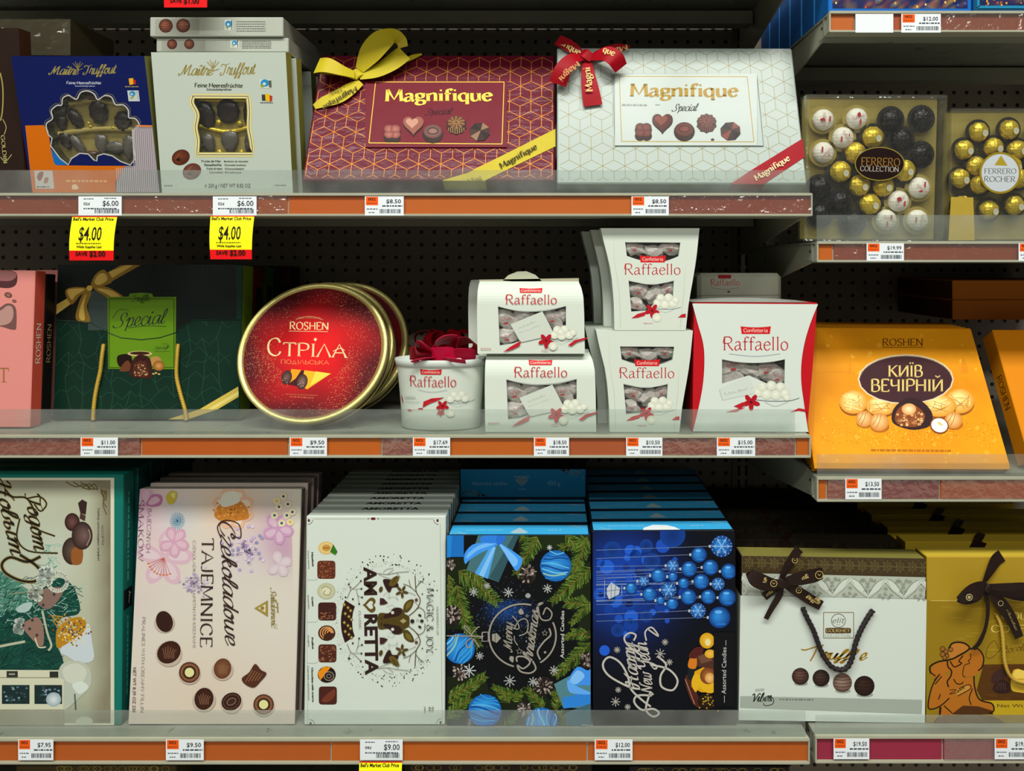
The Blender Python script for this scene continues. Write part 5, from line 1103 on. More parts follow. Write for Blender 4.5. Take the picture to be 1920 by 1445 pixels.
# sweets seen through windows
def wrappers(t, f, v, spots, seed=0, y=.0095):
    rr = random.Random(seed); k = S/v[2]*1.04
    for i, (X, Y, r) in enumerate(spots):
        x, z = loc(f, v, X, Y); bm = bmesh.new(); bmesh.ops.create_icosphere(bm, subdivisions=2, radius=1); rt_ = rr.uniform(-.8, .8); cr, sr = math.cos(rt_), math.sin(rt_)
        for q in bm.verts:
            c = q.co; j = 1+rr.uniform(-.28, .28); X_, Z_ = c.x*r*k*1.45*j, c.z*r*k*.95*j; q.co = Vector((x+X_*cr-Z_*sr, y+c.y*.0055*j, z+X_*sr+Z_*cr))
        w_ = from_bm('wrapped_sweet', bm, 'wrapper', t)
        if i % 3 == 1: continue
        a = Art(f, v); a.z = -(y-.0072); X0, Y0 = X-r*.4, Y; q = rr.uniform(-.5, .5)
        a.text('Raffaello', X-r*.6*math.cos(q), Y-r*.6*math.sin(q), X+r*.6*math.cos(q), Y+r*.6*math.sin(q), r*.34, '#a8343c', 'fine', 1.6); a.poly([(X-r*.3, Y+r*.25), (X+r*.2, Y+r*.2), (X+r*.22, Y+r*.4), (X-r*.28, Y+r*.42)], '#b0262e')
        a.build('wrapper_print', 'matte', w_)
def flower(a, x, y, s):
    for i in range(5):
        w_ = i*2*PI/5+.3; a.ell(x+s*.5*math.cos(w_), y+s*.45*math.sin(w_), s*.5, s*.26, '#a81420', rot=w_)
    a.ell(x, y, s*.15, s*.15, '#5a0a10')
def bowl(a, x, y, w_, balls):
    rr = random.Random(int(x))
    for bx, by, r in balls:
        a.ell(bx, by, r, r*.95, '#c4c8b4', col2='#e2e4d6', hx=-r*.2, hy=-r*.3)
        for i in range(6): a.ell(bx+rr.uniform(-.6, .6)*r, by+rr.uniform(-.6, .6)*r, r*.12, r*.08, '#d8dac8', n=6, up=False)
    a.line([(x-w_, y), (x-w_*.4, y+w_*.06), (x+w_*.5, y+w_*.05), (x+w_, y-w_*.08)], w_*.025, '#5c6a70', smooth=True); a.line([(x-w_*.6, y+w_*.1), (x-w_*.1, y+w_*.3), (x+w_*.5, y+w_*.08)], w_*.015, '#9aa6a8', smooth=True)
RED = '#b51c26'; WHT = '#c6cec2'
def banner(a, x0, y0, x1, y1):
    h = y1-y0; n = 8; V = []
    for j in range(7):
        for i in range(n+1): p, q = i/n, j/6; ins = h*.15*q; V.append((x0+ins+(x1-x0-2*ins)*p, y0+h*(-.05+.6*p*(1-p)*(1-q))+h*1.05*q))
    a.raw(V, [(j*(n+1)+i, j*(n+1)+i+1, (j+1)*(n+1)+i+1, (j+1)*(n+1)+i) for j in range(6) for i in range(n)], '#c41a20'); a.text('Confetteria', x0+h*.4, y1-h*.25, x1-h*.4, y1-h*.25, h*.5, '#e8c4b8', 'serif', 1)
def raffaello(a, x0, x1, yb, h):
    a.text('Raffaello', x0, yb, x1, yb, h, RED, 'fine', 1.25); a.line([(x0-h*.02, yb-h*.5), (x0+h*.08, yb-h*.95), (x0+h*.5, yb-h)], h*.06, RED, smooth=True)
class Shaped:
    """carton with a curved outline: prof(z)->(xl, xr, yoff)"""
    def __init__(s, f, v): s.f, s.v = f, v
def shaped(t, f, v, T, left, right, roof, holes, front, side, art=None, mat='matte', wall='#a9b0a6', edge=None):
    """left/right: silhouette points (view units, top to bottom); roof(u)->depth for u in 0..1 above the flat part; holes: loops"""
    a = Art(f, v); H = f.H
    zl = [loc(f, v, *p) for p in left]; zr = [loc(f, v, *p) for p in right]
    zl = [(x, min(max(z, 0), H)) for x, z in zl]; zr = [(x, min(max(z, 0), H)) for x, z in zr]; zl[0] = (zl[0][0], H); zr[0] = (zr[0][0], H); zl[-1] = (zl[-1][0], 0); zr[-1] = (zr[-1][0], 0)
    def at(pts, z):
        for (xa, za), (xb, zb) in zip(pts, pts[1:]):
            if zb-1e-9 <= z <= za+1e-9: return xa+(xb-xa)*((za-z)/max(za-zb, 1e-9))
        return pts[-1][0]
    zf = roof[0]*H if roof else H; yo = (lambda z: 0) if not roof else (lambda z: 0 if z <= zf else roof[1]*(1-math.sqrt(max(0, 1-((z-zf)/(H-zf))**2*.96))))
    zs = [zf*i/8 for i in range(9)]+([zf+(H-zf)*i/8 for i in range(1, 9)] if roof else [])
    a.vw = None
    ol = [(at(zl, z), z) for z in zs[:9]]+[(at(zr, z), z) for z in reversed(zs[:9])]
    a.holed([ol]+[[loc(f, v, *p) for p in h] for h in holes], front, .010, wall)
    def strip(rows, col):
        o = len(a.V); n = len(rows[0]); [a.V.extend(r) for r in rows]
        for j in range(len(rows)-1):
            for i in range(n-1): a.F.append((o+j*n+i, o+j*n+i+1, o+(j+1)*n+i+1, o+(j+1)*n+i)); a.C.append([(*srgb(col), 0)]*4)
    if roof: strip([[(at(zl, z)+(at(zr, z)-at(zl, z))*i/6, yo(z), z) for i in range(7)] for z in zs[8:]], front)
    strip([[(at(zl, z), yo(z), z), (at(zl, z), T, z)] for z in zs], side); strip([[(at(zr, z), yo(z), z), (at(zr, z), T, z)] for z in zs], side)
    strip([[(at(zl, z), T, z), (at(zr, z), T, z)] for z in zs], side); zt = zs[-1]
    strip([[(at(zl, zt), yo(zt), zt), (at(zr, zt), yo(zt), zt)], [(at(zl, zt), T, zt), (at(zr, zt), T, zt)]], front); strip([[(at(zl, 0), 0, 0), (at(zr, 0), 0, 0)], [(at(zl, 0), T, 0), (at(zr, 0), T, 0)]], side)
    a.vw = v; a.warp = (lambda x, z: yo(z)) if roof else None
    if roof: a.z = .0007
    if art: art(a)
    a.build('carton', mat, t)
    if holes:
        xs = [loc(f, v, *p) for h in holes for p in h]; x0, x1 = min(p[0] for p in xs), max(p[0] for p in xs); z0, z1 = min(p[1] for p in xs), max(p[1] for p in xs)
        box('inner_back', x0-.003, x1+.003, .022, .023, z0-.003, z1+.003, principled('inside_brown_card', '#6e5a50', .6), t); box('window_film', x0, x1, .0012, .0015, z0, z1, 'cello', t)
# white tub with crimson bow
def tub():
    v = C6; f = Face((745, 803), (893, 803), (745, 678), (893, 678), .012, .012).settle(.05, 'S2')
    t = thing('sweet_tub', 'oval white coconut sweet tub topped by a crimson bow', 'sweet tub', mat=f.mat); H = f.H; n = 56
    ra = lambda z: (.0600+.0085*(z/H)**1.3, .036+.006*(z/H)**1.3); cy = .048
    bm = bmesh.new(); rows = []
    def row(rx, ry, z): return [bm.verts.new((rx*math.cos(2*PI*i/n), cy+ry*math.sin(2*PI*i/n), z)) for i in range(n)]
    for z in (0, .002, H*.25, H*.5, H*.75, H*.93): rows.append(row(ra(z)[0]-(.002 if z == 0 else 0), ra(z)[1]-(.002 if z == 0 else 0), z))
    for a_, b_ in zip(rows, rows[1:]): [bm.faces.new((a_[i], a_[(i+1) % n], b_[(i+1) % n], b_[i])) for i in range(n)]
    bm.faces.new(rows[0][::-1]); body = from_bm('tub_body', bm, principled('white_card', WHT, .45), t, True)
    bm = bmesh.new(); rx, ry = ra(H); rows = [row(rx-.001, ry-.001, H*.90), row(rx+.001, ry+.001, H*.91), row(rx+.0025, ry+.002, H), row(rx+.0008, ry+.0005, H+.0012), row(rx-.002, ry-.002, H), row(rx-.004, ry-.004, H-.006)]
    for a_, b_ in zip(rows, rows[1:]): [bm.faces.new((a_[i], a_[(i+1) % n], b_[(i+1) % n], b_[i])) for i in range(n)]
    bm.faces.new(rows[-1]); from_bm('lid', bm, principled('white_lid_card', '#bcc4bc', .4), t, True)
    def wp(x, z):
        rx, ry = ra(max(0, min(z, H))); return cy-(ry+.0004)*math.sqrt(max(.02, 1-(x/(rx+.0003))**2))
    a = Art(f, v); a.warp = wp
    banner(a, 1318, 792, 1472, 828); raffaello(a, 1242, 1570, 915, 74); a.line([(1300, 935), (1400, 950), (1510, 935)], 3, '#9aa8a8', smooth=True)
    for (p, q) in (((1120, 965), (1180, 1010)), ((1180, 1010), (1178, 1055))): pass
    a.poly([(1122, 965), (1160, 985), (1180, 1020), (1180, 1055), (1140, 1010)], '#b01c26'); a.poly([(1335, 1062), (1340, 1020), (1400, 995), (1490, 988), (1430, 1015), (1380, 1035)], '#b01c26'); a.poly([(1215, 1085), (1330, 1065), (1338, 1075), (1230, 1095)], '#b01c26')
    bowl(a, 1590, 1025, 105, [(1530, 1000, 28), (1580, 990, 28), (1630, 1002, 28), (1555, 970, 26), (1608, 968, 26)]); flower(a, 1475, 1050, 46); flower(a, 1462, 1095, 28)
    a.ell(1530, 1100, 30, 28, '#c4c8b4', col2='#dfe1d2'); a.dash(1195, 1005, 1285, 995, 4, '#a8b0ac'); a.dash(1200, 1030, 1310, 1022, 4, '#a8b0ac'); a.text('Confetteria', 1195, 1000, 1280, 992, 14, '#b0b6b2', 'script', 1)
    a.build('printed_front', 'matte', t)
    # bow: loops built round the knot
    k = .00078/3.706*1.03
    def wpt(X, Y, y): x, z = loc(f, v, X, Y); return Vector((x, y, z))
    def loop(nm, pts, wd, side, mat='cribbon'): return band(nm, catmull([tuple(wpt(*p)) for p in pts], 6), wd, Vector(side).normalized(), mat, t, .0007)
    cyy = .045
    b = loop('bow', [(1430, 700, .03), (1400, 640, .02), (1470, 590, .02), (1560, 600, .03), (1540, 690, .04)], .032, (.3, -.8, .5))
    loop('loop', [(1420, 715, .035), (1360, 640, .012), (1300, 605, .012), (1275, 640, .02), (1290, 700, .03), (1400, 722, .04)], .030, (.2, -.9, .3))
    loop('loop', [(1400, 700, .015), (1500, 690, .008), (1560, 700, .015), (1530, 720, .03)], .026, (-.1, -.3, .9))
    loop('loop', [(1500, 710, .02), (1580, 680, .012), (1680, 690, .02), (1690, 715, .03), (1600, 722, .03)], .018, (.1, -.5, .8))
    loop('loop', [(1480, 700, .04), (1580, 610, .035), (1670, 610, .045), (1690, 680, .05), (1560, 720, .05)], .028, (-.3, -.8, .4), 'rribbon')
    loop('loop', [(1400, 715, .04), (1260, 690, .035), (1215, 700, .045), (1250, 722, .05), (1400, 722, .05)], .024, (.1, -.6, .8), 'rribbon')
    loop('loop', [(1440, 716, .02), (1350, 712, .004), (1260, 735, .002), (1320, 740, .010)], .010, (0, -.9, .3))
    loop('tail', [(1480, 716, .01), (1560, 722, .0), (1640, 735, .004)], .010, (0, -.7, .6))
tub()
tubback = thing('ribbon_topped_tub', 'dark crimson bow of a second tub behind the white tub', 'sweet tub', P(872, 803, .16)); 
_f = Face((800, 803), (930, 803), (800, 690), (930, 690), .15, .15)
def tubrear():
    bm = bmesh.new(); n = 40; z0 = 0; H = .10; rows = []
    tubback.location = P(833, 815, .24); tubback.location.z = zat(815)+.0008
    for z, rx, ry in ((0, .058, .034), (.002, .06, .036), (H*.9, .068, .042), (H, .069, .043)): rows.append([bm.verts.new((rx*math.cos(2*PI*i/n), ry*math.sin(2*PI*i/n), z)) for i in range(n)])
    for a_, b_ in zip(rows, rows[1:]): [bm.faces.new((a_[i], a_[(i+1) % n], b_[(i+1) % n], b_[i])) for i in range(n)]
    bm.faces.new(rows[0][::-1]); bm.faces.new(rows[-1]); from_bm('tub_body', bm, principled('white_card_rear', WHT, .45), tubback, True)
    for i in range(6):
        w_ = i*PI/3; c, s_ = math.cos(w_), math.sin(w_)
        band('loop', catmull([(0, 0, H+.002), (c*.025, s_*.018, H+.03), (c*.05, s_*.03, H+.024), (c*.045, s_*.03, H+.006), (0, 0, H+.002)], 5), .018, Vector((-s_, c, .2)).normalized(), 'rribbon', tubback, .0007)
tubrear()
# curved-top coconut sweet boxes
def house(f, v, label, tab=False, full=True):
    t = thing('coconut_sweet_box', label, 'sweet box', mat=f.mat, group='curved top coconut sweet boxes')
    left = [(158, 812), (152, 860), (150, 1000), (153, 1245)]; right = [(758, 812), (774, 850), (784, 900), (789, 1000), (793, 1245)]
    hole = [(275, 955)]+catmull([(276, 955), (380, 978), (478, 984), (580, 975), (680, 952)], 4)[1:]+[(680, 1075), (610, 1100), (480, 1155), (400, 1165), (365, 1178), (285, 1190)]
    def art(a):
        banner(a, 402, 848, 540, 875); raffaello(a, 322, 625, 942, 56)
        a.line([(275, 955), (380, 980), (478, 986), (580, 978), (680, 953)], 3, '#b4bcb4', smooth=True)
        a.z += 1e-4; a.poly([(350, 1062), (540, 985), (600, 1100), (590, 1130), (410, 1170)], '#bfc6ba')
        a.scrawl(400, 1090, 500, 1050, 14, '#8f9894', 3); a.scrawl(400, 1118, 530, 1070, 9, '#9aa49e', 5)
        bowl(a, 660, 1150, 92, [(612, 1125, 26), (655, 1130, 27), (700, 1125, 26), (628, 1095, 25), (672, 1092, 25), (650, 1108, 22), (722, 1112, 20)])
        flower(a, 562, 1160, 48); a.ell(603, 1192, 26, 25, '#c4c8b4', col2='#dfe1d2')
        a.poly([(305, 1228), (350, 1195), (412, 1160), (405, 1190), (360, 1212)], '#b01c26'); a.poly([(690, 1188), (730, 1158), (800, 1140), (808, 1148), (745, 1168), (715, 1190)], '#b01c26')
        a.dash(172, 1207, 235, 1207, 6, '#c08a84'); a.dash(535, 1215, 575, 1218, 6, '#c9a0a0')
    shaped(t, f, v, .075, left, right, (.69, .028), [hole] if full else [], WHT, '#b3b9ad', art if full else None)
    if full: wrappers(t, f, v, [(325, 1040, 52), (430, 1010, 46), (600, 1030, 50), (330, 1140, 50), (655, 1010, 34)], 3)
    if tab:
        g = [loc(f, v, X, Y) for X, Y in ((295, 805), (330, 772), (385, 750), (440, 748), (495, 770), (535, 808), (450, 812), (450, 830), (380, 830), (378, 812))]
        prism('handle_tab', g, .030, .0312, principled('tab_card', '#a8aa92', .5), t)
        g = [loc(f, v, X, Y) for X, Y in ((150, 800), (760, 790), (762, 822), (158, 822))]; prism('top_flap', g, .030, .031, principled('flap_card', '#a09a80', .5), t)
    return t
fH = Face((908, 804), (1120, 804), (908, 664), (1120, 664), .016, .016).settle(.05, 'S2')
house(fH, C7, 'white curved top coconut sweet box, lower of the pair')
v2 = (847.2, 273.5, 3.179)
def vface(v, y0, y1, X0, X1, Yt, Yb): return Face(vp(v, X0, Yb), vp(v, X1, Yb), vp(v, X0, Yt), vp(v, X1, Yt), y0, y1)
fH2 = vface(v2, .018, .018, 153, 811, 812, 1240)
zt = fH.O.z+fH.H+.0006; fH2.O.z = zt; fH2.mat.translation = fH2.O
h2 = house(fH2, v2, 'white curved top coconut sweet box with handle tab, upper of the pair', True)
h3 = house(fH2, v2, 'white sweet box behind the upper curved top box, left edge showing', False, False); h3.matrix_world = fH2.shift(.085, -.022)
h4 = house(fH, C7, 'white sweet box hidden behind the lower curved top box', False, False); h4.matrix_world = fH.shift(.085, -.018)
# tapered boxes
def taper(f, v, label, full=True):
    t = thing('coconut_sweet_box', label, 'sweet box', mat=f.mat, group='tapered coconut sweet boxes')
    left = [(792, 674), (818, 800), (839, 870), (856, 980), (866, 1100), (870, 1250)]; right = [(1350, 680), (1342, 760), (1332, 860), (1312, 980), (1290, 1100), (1272, 1250)]
    h1 = [(930, 766), (1242, 768), (1232, 845)]+catmull([(1232, 846), (1160, 872), (1085, 880), (1010, 866), (940, 843)], 4)[1:]
    h2_ = catmull([(950, 984), (1010, 996), (1080, 1001), (1150, 996), (1205, 984)], 4)+[(1200, 1070), (1180, 1092), (1095, 1112), (1060, 1152), (965, 1158)]
    def art(a):
        a.line([(820, 680), (868, 860), (898, 1050), (905, 1250)], 2, '#a9b0a6'); a.line([(1330, 680), (1300, 860), (1262, 1050), (1240, 1250)], 2, '#a9b0a6')
        banner(a, 1012, 842, 1160, 880); raffaello(a, 928, 1242, 948, 60); a.line([(948, 980), (1080, 1004), (1208, 980)], 3, '#b4bcb4', smooth=True)
        a.z += 1e-4; bowl(a, 1165, 1138, 80, [(1115, 1108, 26), (1155, 1115, 27), (1200, 1110, 26), (1130, 1080, 24), (1175, 1078, 25), (1215, 1092, 20)]); flower(a, 1082, 1152, 44); a.ell(1110, 1190, 27, 26, '#c4c8b4', col2='#dfe1d2')
        a.poly([(965, 1195), (1000, 1170), (1055, 1155), (1040, 1180), (1000, 1192)], '#b01c26'); a.poly([(1228, 1190), (1250, 1172), (1275, 1168), (1272, 1190)], '#b01c26'); a.dash(1035, 1222, 1085, 1222, 6, '#c9a0a0')
    shaped(t, f, v, .062, left, right, None, [h1, h2_] if full else [], WHT, '#b3b9ad', art if full else None)
    if full: wrappers(t, f, v, [(985, 800, 40), (1090, 820, 44), (1190, 800, 40), (1010, 1040, 46), (1100, 1060, 44), (1170, 1030, 38), (1000, 1120, 34)], 8)
    return t
fA = vface(C7, .016, .016, 868, 1272, 676, 1250).settle(.05, 'S2'); ta = taper(fA, C7, 'tapered white coconut sweet box, lower of the stacked pair')
v3 = (862.8, 199.3, 3.0077); fA2 = vface(v3, .016, .016, 868, 1272, 676, 1252); fA2.O.z = fA.O.z+fA.H+.0006; fA2.mat.translation = fA2.O
taper(fA2, v3, 'tapered white coconut sweet box, upper of the stacked pair')
tb = taper(fA, C7, 'tapered white sweet box directly behind the lower stacked one', False); tb.matrix_world = fA.shift(.066, -.014)
again(tb, fA.shift(.132, -.026), 'tapered white sweet box, rearmost of the lower row')
tb = taper(fA2, v3, 'tapered white sweet box directly behind the upper stacked one', False); tb.matrix_world = fA2.shift(.066, -.012); tb.location.z = fA2.O.z
again(tb, fA2.shift(.132, -.024), 'tapered white sweet box, rearmost of the upper row')
# large red-sided box
def bigbox():
    v = C8; f = Face((1299, 803), (1513, 803), (1304, 566), (1532, 568), .018, .018).settle(.05, 'S2')
    t = thing('coconut_sweet_box', 'large white coconut sweet box with concave red sides', 'sweet box', mat=f.mat)
    left = [(121, 254), (117, 560), (112, 925)]; right = [(792, 260), (768, 600), (736, 935)]
    shaped(t, f, v, .068, left, right, None, [[(262, 552), (625, 552), (620, 710), (262, 712)]], '#b5121c', '#a8101a')
    # white front wrap with curved edges
    a = Art(f, v); L = catmull([(110, 258), (140, 370), (168, 470), (176, 560), (170, 680), (150, 800), (112, 960)], 5); Rr_ = catmull([(744, 970), (718, 800), (704, 690), (704, 590), (720, 480), (752, 370), (795, 262)], 5)
    hole = [(272, 562)]+catmull([(273, 562), (350, 576), (445, 582), (540, 576), (615, 562)], 4)[1:]+[(612, 698), (530, 700), (430, 655), (420, 650), (272, 695)]
    vw = a.vw; a.vw = None; W2 = [loc(f, v, *p) for p in L+Rr_]; W2 = [(x, max(0, min(z, f.H))) for x, z in W2]
    o = len(a.V); a.holed([W2, [loc(f, v, *p) for p in hole]], '#c9d1c8', .002, '#a9b0a6'); a.V = [(x, y-.0012, z) for x, y, z in a.V]; a.vw = vw; a.z = .0014
    banner(a, 373, 384, 538, 424); raffaello(a, 280, 632, 512, 72); a.line([(310, 532), (455, 546), (590, 532)], 4, '#9aa8a8', smooth=True)
    a.z += 1e-4; a.poly([(258, 722), (420, 650), (442, 712), (430, 725), (440, 750), (275, 785)], '#c4cbc2'); a.scrawl(285, 758, 350, 742, 16, '#8f9a98', 2); a.scrawl(362, 745, 412, 722, 18, '#8f9a98', 8); a.line([(258, 728), (275, 785)], 3, '#a8b0aa')
    bowl(a, 575, 782, 118, [(470, 740, 28), (515, 752, 30), (565, 755, 30), (615, 748, 28), (490, 712, 27), (540, 705, 28), (590, 712, 27), (625, 770, 20)]); flower(a, 430, 795, 50)
    a.poly([(335, 818), (385, 795), (410, 805), (370, 830)], '#b01c26'); a.poly([(640, 850), (690, 828), (730, 835), (760, 900), (735, 850), (690, 842)], '#b01c26'); a.poly([(290, 850), (360, 830), (400, 822), (350, 848)], '#b01c26')
    a.build('white_wrap', 'gloss', t)
    wrappers(t, f, v, [(340, 600, 58), (440, 640, 52), (520, 620, 50), (580, 660, 48), (330, 665, 50)], 5, .011)
    # curved top flap
    g = [(x, z) for x, z in (loc(f, v, X, Y) for X, Y in ((104, 262), (240, 246), (450, 240), (660, 246), (798, 264)))]
    bm = bmesh.new(); Wd = f.W/2; n = 12; A = [bm.verts.new((-Wd+2*Wd*i/n, -.001+.0*i, f.H+.0006)) for i in range(n+1)]; Bv = [bm.verts.new((-Wd+2*Wd*i/n, .066, f.H+.0010+.004*math.sin(PI*i/n))) for i in range(n+1)]
    [bm.faces.new((A[i], A[i+1], Bv[i+1], Bv[i])) for i in range(n)]; bmesh.ops.solidify(bm, geom=bm.faces[:], thickness=.0005); tf = from_bm('top_flap', bm, principled('white_flap', '#ced6cc', .4), t)
bigbox()
def lidbox():
    f = Face((1308, 803), (1466, 803), (1308, 512), (1466, 512), .125, .125).settle(.05, 'S2')
    def art(a):
        a.view(*C8); a.rect(252, 102, 322, 122, '#8f1c20'); raffaello(a, 212, 368, 160, 34); a.rect(302, 190, 316, 198, '#2c2a28'); a.line([(215, 172), (290, 182), (365, 172)], 2, '#6a6a60', smooth=True); a.line([(130, 215), (596, 212)], 3, '#6e6e62')
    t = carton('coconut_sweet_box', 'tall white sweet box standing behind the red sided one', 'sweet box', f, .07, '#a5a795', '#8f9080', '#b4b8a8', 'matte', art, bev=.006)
lidbox()
# ---------------------------------------------------------------- right bay, yellow boxes
fY = Face((1529, 884), (1896, 885), (1535, 613), (1871, 615), .004, .125).settle(.016, 'R2')
def yellow(a):
    a.view(*C8); rr = random.Random(21)
    def fn(p, q):
        g = (.5+.5*math.sin(p*9+q*3))*.25+rr.uniform(-.08, .08)+.25*math.exp(-((q-.42)/.08)**2)
        A, B = srgb('#dc9206'), srgb('#c87602'); return tuple(max(0, x+(y-x)*g*1.3) for x, y in zip(A, B))
    q4 = ((792, 392), (1770, 402), (1845, 1170), (766, 1160)); V, C = [], []; nx, ny = 26, 22
    for j in range(ny+1):
        for i in range(nx+1):
            p, q = i/nx, j/ny; V.append(tuple((1-p)*(1-q)*q4[0][k]+p*(1-q)*q4[1][k]+p*q*q4[2][k]+(1-p)*q*q4[3][k] for k in (0, 1))); C.append(fn(p, q))
    a.raw(V, [(j*(nx+1)+i, j*(nx+1)+i+1, (j+1)*(nx+1)+i+1, (j+1)*(nx+1)+i) for j in range(ny) for i in range(nx)], None, 0, C)
    for i in range(46): x = rr.uniform(820, 1780); y = rr.choice((rr.uniform(420, 640), rr.uniform(920, 1130))); r = rr.uniform(4, 14); a.ell(x, y, r, r, '#e2a024', n=12, up=False)
    a.z += 1e-5
    for i in range(420): x = rr.gauss(1290, 300); y = rr.gauss(960, 40); (a.ell(x, y, 3, 3, rr.choice(('#f0c64a', '#c06a06', '#b85e04')), n=4, up=False) if 800 < x < 1800 and 880 < y < 1100 else None)
    a.poly([(1575, 640), (1580, 570), (1587, 545), (1595, 570), (1612, 600), (1615, 640)], '#d0800a'); a.poly([(960, 640), (968, 590), (972, 570), (978, 640)], '#d0800a'); a.line([(790, 640), (900, 630), (1000, 640)], 6, '#d0800a', smooth=True)
    a.text('ROSHEN', 1148, 488, 1368, 488, 38, '#6a3a0a', 'serif', 1); a.line([(1148, 497), (1370, 497)], 3, '#6a3a0a')
    for x, y, rx, ry in ((990, 795, 78, 65), (1570, 790, 80, 68), (1140, 815, 85, 55), (1455, 815, 95, 62)):
        a.ell(x, y+12, rx, ry, '#8a4a08'); a.ell(x, y, rx, ry, '#cc8a1e', col2='#f3dc8c', hx=-rx*.2, hy=-ry*.4)
        for i in range(14): a.line([(x+rr.uniform(-.8, .7)*rx, y+rr.uniform(-.7, .7)*ry) for _ in (0, 1)], 3, rr.choice(('#f6e6a8', '#b8761a')), up=False)
    a.ell(1275, 672, 262, 137, '#c9bb9a', .2); a.ell(1275, 672, 254, 130, '#40202a'); a.ell(1275, 674, 246, 123, '#3a1b20'); a.ring(1275, 672, 250, 127, 4, '#8a7a5a', a0=190, a1=350)
    g = '#c9b26a'; a.text('КИЇВ', 1180, 658, 1368, 658, 62, g, 'serif', 1.05, .2); a.text('ВЕЧІРНІЙ', 1085, 738, 1478, 738, 66, g, 'serif', 1.05, .2)
    a.line([(1140, 632), (1190, 655), (1240, 640)], 4, g, .2, smooth=True) if 0 else None
    a.blob([(1200, 900), (1205, 840), (1250, 790), (1300, 772), (1360, 790), (1410, 840), (1422, 890), (1400, 930), (1320, 948), (1240, 930)], '#2c1418'); a.blob([(1215, 890), (1225, 845), (1262, 812), (1320, 812), (1370, 850), (1378, 885), (1350, 925), (1290, 932), (1235, 918)], '#7a3a18')
    for i in range(60): a.ell(rr.uniform(1228, 1368), rr.uniform(850, 922), 8, 7, rr.choice(('#d8a060', '#b8703a', '#e8bc7c', '#8a4a24')), n=7, up=False)
    a.z += 1e-5; a.ell(1292, 835, 40, 32, '#c98a48', col2='#f2d6a4')
    for x, y, r in ((1048, 888, 46), (1130, 905, 52), (1535, 895, 48)): a.ell(x+4, y+r*.5, r, r*.6, '#a85c06'); a.ell(x, y, r, r*.95, '#c07a2c', col2='#efc98a', hx=-r*.2, hy=-r*.3); a.line([(x-r*.4, y+r*.7), (x, y), (x+r*.2, y-r*.8)], 3, '#9a5a1c', smooth=True); a.line([(x-r*.7, y+r*.3), (x-r*.3, y-r*.3), (x-r*.1, y-r*.8)], 3, '#9a5a1c', smooth=True)
    a.ell(1458, 925, 52, 45, '#7a3a14', rot=.3); a.ell(1458, 923, 45, 38, '#f4eed8', rot=.3, col2='#fbf7e8'); a.ell(1460, 915, 16, 10, '#e0c890', rot=.5); a.line([(1450, 905), (1475, 925)], 3, '#b89a5c')
    a.dash(1085, 1058, 1520, 1062, 10, '#a8600a')
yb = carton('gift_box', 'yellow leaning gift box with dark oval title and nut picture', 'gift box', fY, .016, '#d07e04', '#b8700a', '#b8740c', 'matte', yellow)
yl = None
for i in range(6):
    lb = ('yellow box leaning directly behind the front yellow gift box', 'yellow box, second behind the front yellow gift box', 'yellow box, third behind the front yellow gift box', 'yellow box, fourth behind the front yellow gift box', 'yellow box, fifth behind the front yellow gift box', 'yellow box, deepest of the leaning yellow row')[i]
    m_ = fY.shift(.020*(i+1)+.002, .003*(i+1))
    if not yl: yl = carton('gift_box', lb, 'gift box', fY, .016, '#b8740a', '#8a560a', '#a8680a', 'matte', group='yellow boxes leaning in a row'); yl.matrix_world = m_
    else: again(yl, m_, lb)
fY2 = Face((1938, 884), (2310, 885), (1945, 618), (2290, 618), .012, .125).settle(.036, 'R2')
y2 = carton('gift_box', 'yellow leaning gift box with side lettering, cut by the right edge', 'gift box', fY2, .036, '#d07e04', '#c07a0c', '#b8740c', 'gloss'); 
roshen_side(fY2, .036, '', '#4a2c0c', True, y2)
fl = None
for i, (ya, yb_) in enumerate(((562, 599), (525, 561.5))):
    f = Face((1786, yb_), (2050, yb_), (1786, ya), (2050, ya), .205, .205)
    t = carton('gift_box', ('brown orange box lying flat on the yellow row, lower one', 'brown orange box lying flat on the yellow row, upper one')[i], 'gift box', f, .225, '#b8691a', '#4c2c10', '#8a5214', 'matte')
